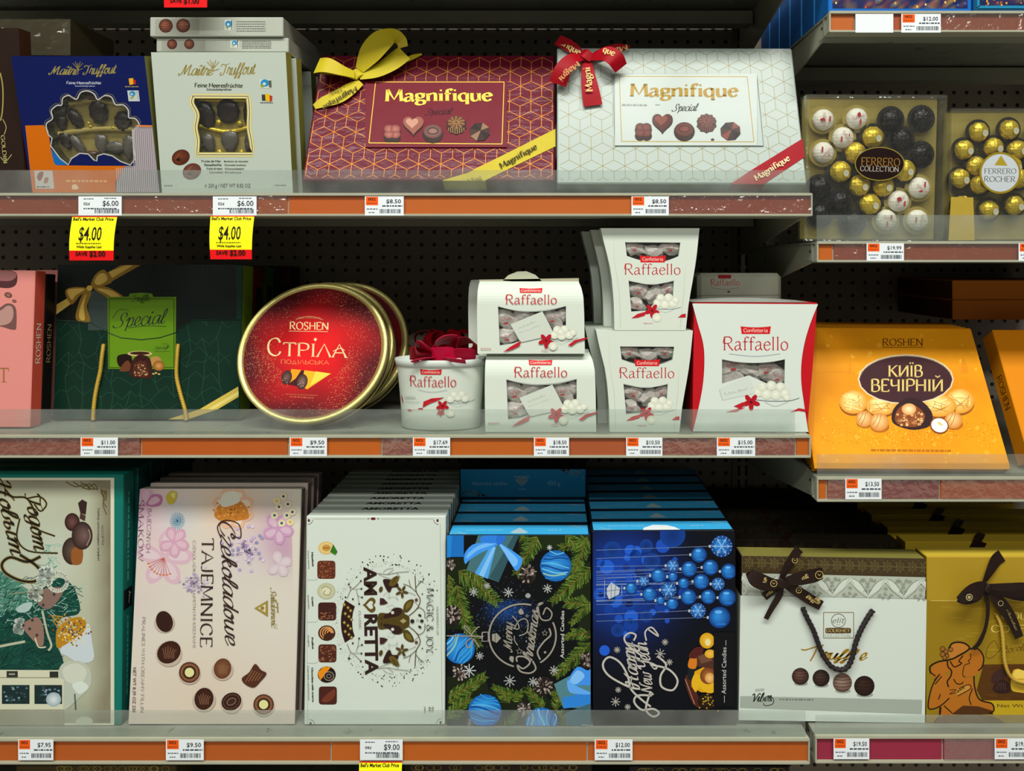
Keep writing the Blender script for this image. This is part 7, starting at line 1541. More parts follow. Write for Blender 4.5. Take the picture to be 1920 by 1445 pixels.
    for kk, c in ((1, '#5a4a1a'), (.55, '#c6cdc0')):
        p = []
        for i in range(32):
            t = 2*PI*i/32; hx = 16*math.sin(t)**3; hy = 13*math.cos(t)-5*math.cos(2*t)-2*math.cos(3*t)-math.cos(4*t); p.append((625+hy*4.0*kk, 483+hx*4.1*kk))
        a.poly(p, c)
    a.text('CLASSIC', 524, 535, 528, 695, 20, '#5a3a34', 'roman', 1)
    a.poly(catmull([(405, 440), (380, 530), (370, 625), (378, 720), (405, 812)], 5)+catmull([(490, 755), (474, 700), (468, 625), (475, 550), (492, 495)], 5), '#2a1210')
    for i in range(12): x, y = (400, 432, 455)[i % 3]+(i//3 % 2)*8, 480+i*26; a.poly([(x-16, y), (x, y-18), (x+16, y), (x, y+18)], '#7a6a2c'); a.poly([(x-6, y), (x, y-8), (x+6, y), (x, y+8)], '#c0b87c')
    # deer head, antlers to the right
    a.blob([(700, 560), (790, 555), (820, 520), (870, 505), (910, 520), (930, 560), (965, 580), (970, 625), (965, 670), (930, 690), (910, 725), (870, 740), (820, 725), (790, 690), (700, 688)], G)
    a.blob([(800, 545), (830, 510), (880, 508), (905, 540), (880, 575), (820, 590), (750, 600), (745, 575)], B); a.blob([(800, 700), (830, 735), (880, 735), (905, 705), (880, 670), (820, 655), (750, 645), (745, 670)], B)
    a.ell(822, 549, 14, 14, '#c8c0b8'); a.ell(822, 695, 14, 14, '#c8c0b8'); a.ell(724, 600, 6, 12, B); a.ell(724, 650, 6, 12, B); a.poly([(885, 622), (915, 600), (945, 622), (915, 644)], '#9a8e60')
    a.blob([(918, 535), (922, 480), (960, 440), (1005, 438), (990, 500), (950, 545)], G); a.blob([(918, 710), (922, 765), (960, 800), (1008, 802), (992, 745), (950, 700)], G); a.blob([(935, 520), (945, 470), (990, 450), (975, 500)], '#6a5a24'); a.blob([(935, 725), (945, 775), (990, 790), (975, 745)], '#6a5a24')
    for sy in (1, -1):
        Y = lambda q: 622+(q-622)*sy
        for pts, w_ in (([(965, 575), (1010, 540), (1050, 490), (1062, 430), (1030, 370), (1022, 300), (1018, 225)], 7), ([(1030, 370), (970, 320), (915, 298)], 5), ([(985, 335), (970, 290), (965, 260)], 4), ([(1025, 330), (1060, 290), (1095, 262)], 5), ([(1050, 300), (1050, 262)], 3), ([(1025, 400), (970, 375), (925, 378)], 3), ([(1030, 520), (1060, 505), (1100, 540), (1105, 600)], 5), ([(1050, 490), (1010, 450)], 3),
                        ([(690, 205), (780, 215), (860, 200), (965, 190)], 4), ([(700, 215), (760, 240), (830, 260)], 3), ([(780, 212), (830, 175)], 3), ([(860, 205), (890, 240)], 3), ([(740, 195), (775, 170), (830, 160)], 3), ([(425, 425), (455, 355), (500, 320), (545, 272)], 4), ([(455, 350), (440, 300)], 3), ([(475, 345), (550, 340)], 3), ([(505, 350), (520, 400), (555, 415)], 3), ([(515, 385), (530, 470)], 3)):
            a.line([(x, Y(y)) for x, y in pts], w_, G, smooth=True)
        for x, y in ((545, 272), (550, 340), (555, 415), (530, 472), (475, 430), (440, 300)): a.ell(x, Y(y), 8, 8, '#2c1a16')
        a.blob([(738, Y(265)), (790, Y(258)), (865, Y(290)), (868, Y(325)), (820, Y(330)), (800, Y(370)), (770, Y(350))], B); a.blob([(790, Y(300)), (830, Y(240)), (880, Y(235)), (860, Y(290)), (820, Y(320))], '#5a4a1a'); a.line([(820, Y(290)), (860, Y(225))], 7, '#3a2c12')
        for k in range(5): w_ = k*2*PI/5+.2; a.ell(903+32*math.cos(w_), Y(365+32*math.sin(w_)), 26, 12, '#4a3c1c', rot=w_*sy)
        a.ell(903, Y(365), 10, 10, '#8a7a44'); a.ell(720, Y(345), 16, 26, '#4a3a14', rot=.3); a.poly([(712, Y(420)), (745, Y(425)), (782, Y(465)), (745, Y(478)), (710, Y(480))], '#3c1c22')
        for q in ([(740, 400), (780, 370), (800, 420), (770, 400)], [(780, 430), (830, 410), (870, 440), (850, 400)], [(770, 500), (820, 480), (840, 510), (790, 520)]): a.line([(x, Y(y)) for x, y in q], 2, '#7a8078', smooth=True)
        a.ell(1030, Y(437), 14, 14, '#5a3a3a'); a.ell(1060, Y(572), 16, 10, '#2c2416', rot=.6); a.ell(1082, Y(385), 6, 6, '#2c2416')
    a.ell(995, 622, 18, 18, '#22241c'); a.ell(1078, 620, 16, 14, '#2c2c20'); [a.ell(1040+8*(k % 3-1), 615+9*(k//3-1), 2.5, 2.5, '#3a3a2c', n=6) for k in range(9)]
    a.text('MAGIC & JOY', 1122, 335, 1118, 905, 58, '#332a28', 'serif', .75); a.text('MOMENTS OF', 1205, 495, 1208, 745, 16, '#7a7f78', 'serif', 1)
    a.text('22', 1140, 1368, 1140, 1410, 40, '#4a4a44', 'serif', 1); a.text('pralines', 1100, 1368, 1100, 1420, 12, '#4a4a44', 'sans', 1)
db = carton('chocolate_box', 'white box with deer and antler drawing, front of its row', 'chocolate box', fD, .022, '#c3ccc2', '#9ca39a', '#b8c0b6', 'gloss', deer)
def deer_top(f, t, T):
    # lettering on the narrow top edge
    a = Art(f); a.vw = None; vs, fs = sans('AMORETTA', 2); w_ = max(p[0] for p in vs); L = f.W*.42; x0 = -f.W*.14; o = []
    me_v = [(x0+vx/w_*L, .003+vy/.682*T*.5, f.H+.0003) for vx, vy in vs]
    me = bpy.data.meshes.new('top_lettering'); me.from_pydata(me_v, [], fs); return link('top_lettering', me, t, principled('dark_ink', '#2a221c', .5))
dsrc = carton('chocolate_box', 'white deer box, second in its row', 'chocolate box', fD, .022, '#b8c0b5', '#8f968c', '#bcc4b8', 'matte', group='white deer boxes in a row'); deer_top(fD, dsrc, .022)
dsrc.matrix_world = fD.shift(.0285, 0)
for i in range(8): again(dsrc, fD.shift(.0285*(i+2), 0), 'white deer box, %s in its row' % (ORD[i+1] if i < 7 else 'rearmost'))
# blue Christmas boxes
fM = Face((838, 1363), (1107, 1363), (834, 1003), (1104, 1003), .028, .030).settle(.050, 'S3')
def star6(a, x, y, r, c='#b4b8b4', w_=5):
    for k in range(4): t = k*PI/4; a.line([(x-r*math.cos(t), y-r*math.sin(t)), (x+r*math.cos(t), y+r*math.sin(t))], w_, c, up=False)
    for k in range(8): t = k*PI/4; a.ell(x+r*.75*math.cos(t), y+r*.75*math.sin(t), w_*.9, w_*.9, c, n=6, up=False)
    a.z += 5e-6
def fir(a, x0, y0, x1, y1, w_=70, seed=0, cols=('#2e4a14', '#4a6a20', '#6a8430', '#1c3010', '#7c9440')):
    rr = random.Random(seed); L = math.hypot(x1-x0, y1-y0); dx, dy = (x1-x0)/L, (y1-y0)/L; n = int(L/3.2)
    for i in range(n):
        t = i/n; x, y = x0+dx*L*t, y0+dy*L*t; l = w_*(1-.55*t)*rr.uniform(.7, 1.1)
        for sg in (1, -1):
            q = sg*rr.uniform(.6, .95); c, s_ = math.cos(q), math.sin(q); ex, ey = dx*c-dy*s_, dx*s_+dy*c
            a.line([(x, y), (x+ex*l, y+ey*l)], 3.6, rr.choice(cols), up=False)
    a.z += 9e-6; a.line([(x0, y0), (x1, y1)], 6, '#6a4a1c')
def bauble(a, x, y, r, rot=.2, seed=0):
    rr = random.Random(seed); a.ell(x, y, r, r, '#0f5aa8', col2='#3a9ade', hx=-r*.2, hy=-r*.2)
    for i in range(9):
        q = -.85+i*.2; h = math.sqrt(max(0, 1-q*q))*.96; c, s_ = math.cos(rot), math.sin(rot)
        p = [(x+(u*h*c-(q+.12*math.sin(u*3+i))*s_)*r, y+(u*h*s_+(q+.10*math.cos(u*2.5+i))*c)*r) for u in (-.95, -.5, 0, .5, .9)]
        a.line(p, r*rr.uniform(.04, .11), rr.choice(('#6cc0e8', '#1a78cc', '#8cb8a8', '#0c4490', '#2c98dc')), smooth=True)
def cone(a, x, y, rx, ry, seed):
    rr = random.Random(seed); a.ell(x, y, rx, ry, '#1c1614')
    for i in range(46):
        t, q = rr.uniform(0, 6.28), math.sqrt(rr.random()); px_, py_ = x+rx*q*math.cos(t)*.9, y+ry*q*math.sin(t)*.9; a.ell(px_, py_, 13, 6, rr.choice(('#8a7c74', '#4a3a34', '#b0a49c', '#2a201c')), rot=t, n=8, up=False)
    a.z += 9e-6
def gift(a, pts, c1, c2): a.poly(pts, c1)
def xmas(a):
    a.view(*A2); rr = random.Random(8)
    a.rect(8, 8, 1092, 1430, '#06080c')
    def fn(p, q): return mixc(srgb('#06080c'), srgb('#123a78'), math.exp(-((p-.45)**2+(q-.35)**2)*12)*.9*rr.uniform(.75, 1))
    a.field(290, 480, 700, 720, fn, 30, 20)
    for i in range(420): a.ell(rr.gauss(470, 130), rr.gauss(620, 110), 2.2, 2.2, rr.choice(('#2a6ab8', '#5a9ad8', '#0f3a78', '#7a8a9c')), n=5, up=False)
    for i in range(150): a.ell(rr.uniform(260, 900), rr.uniform(350, 1150), 2, 2, rr.choice(('#3a4a5c', '#20406c')), n=5, up=False)
    a.z += 1e-5
    a.rect(560, 8, 1092, 120, '#18240e'); a.rect(8, 180, 200, 700, '#141d0c'); a.poly([(880, 300), (1092, 200), (1092, 1000), (980, 800), (1000, 600)], '#141e0c'); a.poly([(30, 1050), (300, 1010), (340, 1150), (480, 1180), (700, 1120), (820, 1260), (980, 1430), (20, 1430)], '#141c0c')
    for i, q in enumerate(((690, 20, 540, 300, 90), (560, 60, 600, 10, 60), (1080, 60, 870, 100, 80), (900, 10, 1060, 150, 60), (1060, 20, 900, 460, 90), (1090, 250, 800, 500, 90), (1090, 510, 900, 510, 90), (1090, 500, 940, 660, 60), (1090, 760, 950, 720, 70), (1090, 800, 830, 1040, 90), (1060, 720, 900, 760, 60), (40, 300, 60, 540, 60), (120, 270, 400, 500, 110), (60, 420, 260, 820, 100), (100, 380, 180, 700, 80), (180, 250, 340, 420, 60),
            (40, 1240, 310, 1040, 90), (60, 1180, 250, 1100, 70), (30, 1350, 200, 1200, 80), (560, 1200, 370, 1120, 60), (490, 1240, 400, 1140, 60), (520, 1230, 590, 1150, 50), (740, 1290, 620, 1130, 70), (830, 1290, 830, 1150, 60), (880, 1240, 790, 1160, 40), (450, 1420, 560, 1300, 60), (900, 1420, 860, 1300, 60))): fir(a, *q, seed=i)
    for q in ((50, 225, 40, 40, 1), (70, 600, 68, 76, 2), (625, 300, 62, 72, 3), (130, 1010, 62, 64, 4), (1055, 925, 54, 60, 5), (735, 1115, 78, 72, 6), (598, 1280, 56, 58, 7), (225, 1390, 66, 34, 8)): cone(a, *q)
    # gifts
    a.rect(8, 8, 155, 170, '#1668b8'); a.poly([(8, 8), (70, 8), (60, 170), (8, 176)], '#1e7cca')
    a.poly([(260, 8), (560, 8), (410, 355), (175, 265)], '#3f6a72'); a.poly([(410, 355), (560, 8), (520, 8), (340, 320)], '#2c4f58'); a.poly([(390, 100), (330, 330), (235, 290), (350, 90)], '#4a9ae0'); a.poly([(390, 100), (300, 318), (265, 302), (370, 95)], '#7ab8ec')
    a.blob([(400, 60), (330, 60), (220, 80), (160, 150), (165, 220), (200, 190), (280, 140), (390, 90)], '#3c90e8'); a.blob([(380, 65), (280, 80), (190, 140), (180, 180), (260, 120), (370, 80)], '#6ab0f0'); a.blob([(310, 8), (400, 8), (410, 60), (340, 70), (270, 50)], '#2a78d8')
    a.blob([(400, 50), (440, 120), (500, 220), (545, 272), (585, 190), (520, 130), (440, 80)], '#3c90e8'); a.blob([(410, 70), (460, 150), (520, 240), (550, 190), (470, 110)], '#70b4f2'); a.blob([(400, 8), (460, 8), (450, 60), (400, 80)], '#2468c8')
    a.poly([(815, 1100), (930, 1040), (1092, 1090), (1092, 1280), (880, 1270)], '#4c7a84'); a.poly([(880, 1200), (1092, 1150), (1092, 1250), (885, 1280)], '#2a7cd0'); a.blob([(915, 1080), (985, 975), (1060, 1000), (1092, 990), (1092, 1100), (1000, 1110), (930, 1155)], '#3a88e0'); a.blob([(930, 1080), (985, 1000), (1040, 1040), (980, 1100)], '#78b4ee'); a.blob([(915, 1070), (970, 1110), (1092, 1170), (960, 1170), (920, 1140)], '#5aa0e8'); a.poly([(900, 1310), (1092, 1240), (1092, 1430), (900, 1430)], '#3c5f6c')
    bauble(a, 828, 235, 115, .1, 1); bauble(a, 125, 840, 112, -1.0, 2); bauble(a, 310, 1295, 122, .2, 3); bauble(a, 725, 1390, 120, 1.4, 4); a.rect(600, 1425, 850, 1432, '#06080c')
    star6(a, 783, 100, 20, '#c8d0d4', 4)
    for x, y, r in ((482, 428, 38), (768, 400, 34), (625, 452, 20), (228, 425, 34), (325, 380, 24), (272, 893, 30), (492, 1075, 44), (662, 1082, 36), (815, 998, 36), (195, 1000, 50)): star6(a, x, y, r, '#aeb2ae' if x != 195 else '#c4ccd0', 6)
    # silver line bauble and lettering (reads upwards)
    sv = '#8f8a80'; a.ring(585, 745, 245, 232, 12, sv, a0=105, a1=285); a.ring(585, 745, 245, 232, 12, sv, a0=-25, a1=58)
    a.line([(30, 745), (300, 750)], 8, sv); a.line([(290, 720), (335, 718), (335, 785), (290, 785), (290, 720)], 9, sv); a.line([(270, 760), (290, 760)], 8, sv); a.line([(200, 750), (250, 690), (272, 680)], 8, sv, smooth=True); a.line([(225, 750), (170, 700), (160, 670), (200, 700)], 7, sv, smooth=True); a.line([(215, 760), (175, 790), (180, 830), (210, 820), (225, 765)], 8, sv, smooth=True); a.line([(230, 770), (270, 830)], 8, sv)
    a.poly([(362, 735), (395, 725), (428, 762), (395, 798), (362, 780)], sv); a.line([(385, 800), (385, 725)], 3, '#0a0c10')
    a.text('Merry', 510, 868, 510, 640, 66, sv, 'script', 1.2); a.line([(510, 600), (545, 640), (560, 690), (530, 690), (555, 640), (600, 620), (625, 650), (615, 720), (560, 745)], 8, sv, smooth=True)
    a.text('Christmas'[1:], 655, 935, 710, 560, 74, sv, 'script', 1.35); a.line([(545, 935), (545, 900), (600, 900), (640, 940), (590, 985), (548, 960), (570, 1005), (640, 1018), (682, 985), (660, 930)], 12, sv, smooth=True)
    a.line([(710, 600), (690, 540), (735, 505), (700, 520), (720, 620), (780, 628), (800, 580), (760, 540), (735, 590)], 10, sv, smooth=True); a.line([(780, 690), (790, 740), (740, 790), (695, 860), (715, 920)], 12, sv, smooth=True)
    for x, y, r in ((562, 858, 24), (748, 725, 22), (618, 600, 12)): a.line([(x+r*(1 if k % 2 else .45)*math.cos(k*PI/5+.3), y+r*(1 if k % 2 else .45)*math.sin(k*PI/5+.3)) for k in range(11)], 4, sv)
    a.ell(750, 866, 9, 9, sv); a.blob([(555, 570), (575, 545), (595, 580), (570, 590)], sv); a.blob([(495, 895), (520, 900), (515, 940), (490, 920)], sv)
    a.line([(525, 745), (528, 780), (550, 815)], 7, sv, smooth=True)
    a.text('Assorted Candies', 888, 908, 890, 562, 26, '#c8ccc8', 'sans', .2); a.dash(1020, 1398, 1085, 1402, 8, '#9aa4a8')
def diamond(a, x, y, s_, c='#9cb4bc'):
    a.poly([(x-s_, y-s_*.25), (x-s_*.6, y-s_*.6), (x+s_*.6, y-s_*.6), (x+s_, y-s_*.25), (x, y+s_*.75)], c); [a.line(q, s_*.06, '#2a6a8a') for q in ([(x-s_, y-s_*.25), (x+s_, y-s_*.25)], [(x-s_*.4, y-s_*.25), (x, y+s_*.7)], [(x+s_*.4, y-s_*.25), (x, y+s_*.7)], [(x-s_*.6, y-s_*.6), (x-s_*.4, y-s_*.25), (x, y-s_*.6), (x+s_*.4, y-s_*.25), (x+s_*.6, y-s_*.6)])]
def top_print(f, T, t, tear=False):
    """the blue top side of a tall box with its silver diamond"""
    g = Face.__new__(Face); g.u = f.u; g.v = f.n.copy(); g.n = -f.v; g.W = f.W; g.H = T; g.O = f.O+f.v*f.H
    g.mat = Matrix(((g.u.x, g.n.x, g.v.x, g.O.x), (g.u.y, g.n.y, g.v.y, g.O.y), (g.u.z, g.n.z, g.v.z, g.O.z), (0, 0, 0, 1)))
    a = Art(g); a.vw = None; W = f.W; a.z = .0003
    a.rect(-W/2+.003, .003, W/2-.003, T-.003, '#3aa8de'); c = '#a4c0c8'
    a.poly([(-.014, .012), (-.008, .008), (.008, .008), (.014, .012), (0, T*.7)] if not tear else [(-.030, .002), (.026, .002), (.020, .014), (.008, .024), (-.012, .026), (-.028, .012)], c if not tear else '#e0e8ea')
    a.text('Assorted candies', -W*.38, T*.5, -W*.12, T*.5, .004, c, 'sans', 0); a.text('450 g', W*.2, T*.5, W*.3, T*.5, .004, c, 'sans', 0)
    rr = random.Random(2)
    for i in range(50): x = rr.uniform(0, .03)**1; z = rr.uniform(0, 1)*(.03-x)*.6; a.ell(-W/2+.004+x, .004+z, .0008, .0008, c, n=5, up=False); a.ell(W/2-.004-x, T-.005-z, .0008, .0008, c, n=5, up=False)
    a.build('top_panel', 'gloss', t, g.mat)
mx = carton('candy_box', 'Christmas box with blue baubles and fir twigs, front of its row', 'candy box', fM, .050, '#0a3a5c', '#0a0d12', '#0d1014', 'gloss', xmas); top_print(fM, .050, mx)
ms = carton('candy_box', 'blue topped Christmas box, second in its row', 'candy box', fM, .050, '#0c1420', '#0a0d12', '#0d1014', 'gloss', group='blue topped Christmas boxes'); top_print(fM, .050, ms); ms.matrix_world = fM.shift(.058, 0)
again(ms, fM.shift(.112, 0), 'blue topped Christmas box, third in its row'); again(ms, fM.shift(.168, 0), 'blue topped Christmas box under the one lying flat'); again(ms, fM.shift(.224, 0), 'blue topped Christmas box, rearmost in its row')
# one lying flat on the row, its end towards us
zt_ = (fM.O+fM.v*fM.H).z
ff = Face((861, 933), (1100, 933), (861, 877), (1100, 877), .212, .212); ff.O.z = zt_+.0012; ff.mat.translation = ff.O
def flatart(a):
    a.view(*C10); c = '#9cc0cc'; a.rect(775, 45, 1352, 176, '#1f90b8'); a.text('Assorted candies', 828, 122, 992, 122, 18, c, 'sans', 0); diamond(a, 1058, 105, 32, '#a0b0b0'); a.dash(1022, 82, 1096, 82, 5, c); a.dash(1045, 140, 1075, 140, 4, c); a.text('450 g', 1176, 122, 1236, 122, 20, c, 'sans', 0)
    rr = random.Random(3)
    for i in range(90): x = rr.uniform(0, 110); y = rr.uniform(0, 1)*(110-x)*.45; a.ell(785+x, 172-y, 3, 3, '#7fa4b0', n=5, up=False); a.ell(1345-x, 50+y, 3, 3, '#7fa4b0', n=5, up=False)
carton('candy_box', 'blue topped Christmas box lying flat on top of its row', 'candy box', ff, .205, '#0a3040', '#101010', '#0a0d12', 'gloss', flatart)
# night blue New Year boxes
fX = Face((1113, 1363), (1380, 1363), (1112, 996), (1383, 992), .028, .030).settle(.046, 'S3')
def hny(a):
    a.view(*C11); rr = random.Random(14); x0, x1, y0, y1 = 78, 738, 352, 1250
    def fn(p, q): return mixc(srgb('#070a12'), srgb('#0f3fa8'), min(1, math.exp(-((p-.2)**2*14+(q-.26)**2*22))*1.0))
    a.field(x0, y0, x1, y1, fn, 24, 30)
    for i in range(60):
        x, y = rr.gauss(250, 110), rr.gauss(580, 120)
        if x0+20 < x < x1-20 and y0+20 < y < 900: a.ell(x, y, *([rr.uniform(10, 34)]*2), rr.choice(('#1648b0', '#0f3890', '#1a56c4', '#0c2c78')), n=14, up=False)
    for x, y, r in ((165, 440, 40), (320, 420, 30), (345, 490, 38), (440, 370, 58), (190, 805, 30), (320, 740, 28)): a.ell(x, y, r, r, '#0e3a8c', n=20, col2='#0a2a68')
    a.z += 1e-5; L = '#9fb0c8'
    B = ((663, 422, 50, 1), (560, 460, 36, 0), (440, 510, 28, 1), (515, 525, 36, 0), (612, 518, 36, 0), (695, 536, 36, 0), (375, 555, 34, 0), (441, 560, 22, 0), (308, 580, 25, 1), (490, 590, 26, 0), (570, 582, 36, 0), (647, 593, 30, 1), (252, 612, 28, 0), (422, 620, 36, 1), (335, 640, 34, 0), (512, 652, 36, 0), (602, 651, 34, 0), (688, 655, 40, 0), (385, 668, 20, 0), (438, 683, 28, 0), (555, 715, 36, 1), (653, 745, 50, 0))
    for x, y, r, k in B: a.line([(x0+14, y+(18 if r > 30 else 4)), (x-r, y)], 1.5, '#8094b4')
    for x, y, r, k in B:
        a.rect(x-r-8, y-6, x-r+3, y+6, '#b4b8bc'); a.ell(x, y, r, r, '#082c70', col2='#2c88dc', hx=-r*.25, hy=-r*.15, n=22)
        if k:
            for q in range(6): t = q*PI/3; a.line([(x, y), (x+r*.85*math.cos(t), y+r*.85*math.sin(t))], r*.06, '#9cc0e4', up=False); a.line([(x+r*.5*math.cos(t+.3), y+r*.5*math.sin(t+.3)), (x+r*.75*math.cos(t), y+r*.75*math.sin(t)), (x+r*.5*math.cos(t-.3), y+r*.5*math.sin(t-.3))], r*.05, '#9cc0e4', up=False)
            for q in range(16): t = q*.4; a.ell(x+r*.9*math.cos(t), y+r*.9*math.sin(t), r*.05, r*.05, '#9cc0e4', n=5, up=False)
            a.z += 1e-5
        else: a.ell(x-r*.1, y-r*.5, r*.35, r*.16, '#5aa8e8'); a.ell(x+r*.1, y+r*.6, r*.5, r*.12, '#1f6cc0')
    a.poly([(140, 612), (160, 585), (200, 612), (195, 640), (150, 662), (140, 640)], '#b4bcc4'); [a.line(q, 2, '#1c3a78') for q in ([(140, 625), (200, 618)], [(160, 590), (160, 655)], [(180, 600), (175, 650)])]; a.line([(130, 575), (130, 655)], 2, L); a.text('Ameri', 132, 665, 128, 632, 12, L, 'script', 1) if 0 else None; a.line([(208, 600), (208, 645)], 2, L)
    sv = '#b4b0a8'
    a.text('Happy', 290, 1072, 262, 850, 62, sv, 'script', 1.2); a.text('New', 352, 1098, 340, 985, 56, sv, 'script', 1.2); a.text('Year', 350, 985, 318, 850, 62, sv, 'script', 1.2)
    a.line([(290, 1070), (240, 1060), (150, 1010), (122, 960), (150, 925), (200, 950), (235, 1010), (250, 1070), (300, 1120), (340, 1150)], 9, sv, smooth=True); a.line([(262, 850), (272, 825), (245, 815), (220, 835), (235, 870), (300, 920)], 8, sv, smooth=True)
    a.line([(320, 850), (315, 810), (345, 790), (375, 830), (330, 800)], 7, sv, smooth=True); a.line([(340, 960), (420, 980), (462, 1030), (440, 1075), (390, 1060), (385, 1010), (410, 960), (370, 920)], 9, sv, smooth=True); a.line([(345, 1100), (280, 1100), (265, 1130), (300, 1165), (350, 1160), (378, 1180), (350, 1195), (318, 1160), (340, 1080)], 9, sv, smooth=True)
    for x, y, r in ((187, 892, 15), (405, 857, 15), (383, 910, 24), (425, 948, 15), (192, 1074, 14), (180, 1128, 22), (235, 1152, 14)): star6(a, x, y, r, sv, 3)
    # sweets
    a.blob([(495, 1020), (520, 1010), (560, 1110), (600, 1150), (545, 1150), (510, 1090)], '#4a2018'); a.line([(497, 1025), (540, 1140)], 4, '#a07060'); a.blob([(505, 1000), (520, 950), (560, 930), (560, 1000), (520, 1030)], '#141a20'); a.blob([(510, 970), (520, 925), (548, 920), (545, 975)], '#c8741c'); a.blob([(515, 910), (545, 880), (580, 885), (565, 925), (520, 930)], '#4c1c1a')
    a.poly([(525, 1060), (540, 990), (580, 970), (635, 985), (632, 1085), (570, 1085)], '#d09a10'); a.blob([(525, 1045), (545, 1000), (600, 1030), (630, 1040), (625, 1085), (590, 1085), (560, 1060), (545, 1085)], '#d8a81c'); a.poly([(550, 920), (625, 890), (630, 985), (550, 965)], '#4a2c20'); a.poly([(555, 922), (600, 905), (620, 940), (570, 955)], '#6a4632')
    a.ell(596, 850, 34, 36, '#c8920c', col2='#e0b83c'); a.ell(600, 858, 13, 16, '#e0d090'); a.ell(610, 910, 25, 20, '#d09818', col2='#e4b848'); a.ell(600, 1010, 36, 38, '#6a3418', col2='#a86a3c'); a.ell(608, 1020, 22, 24, '#c98c3c', col2='#e6bc78'); a.ell(595, 1125, 42, 36, '#201410')
    for i in range(36): a.ell(rr.gauss(596, 20), rr.gauss(1125, 16), 4, 4, rr.choice(('#b09020', '#3a2418', '#d0b040')), n=5, up=False)
    a.rect(626, 812, 720, 1150, '#0d0d10'); a.text('Assorted Candies', 682, 1092, 684, 880, 20, '#b8bcbc', 'sans', 0); a.line([(675, 1100), (675, 1132)], 2, '#b8bcbc'); a.line([(682, 848), (682, 872)], 2, '#b8bcbc')
hx = carton('candy_box', 'night blue New Year box with hanging baubles, front of its row', 'candy box', fX, .046, '#090d16', '#0b0e14', '#0d1014', 'gloss', hny); top_print(fX, .046, hx, True)
hs = carton('candy_box', 'blue topped New Year box, second in its row', 'candy box', fX, .046, '#0c1420', '#0a0d12', '#0d1014', 'gloss', group='blue topped New Year boxes'); top_print(fX, .046, hs); hs.matrix_world = fX.shift(.053, 0)
for i in range(5): again(hs, fX.shift(.053*(i+2), 0), 'blue topped New Year box, %s in its row' % (ORD[i+1] if i < 4 else 'rearmost'))
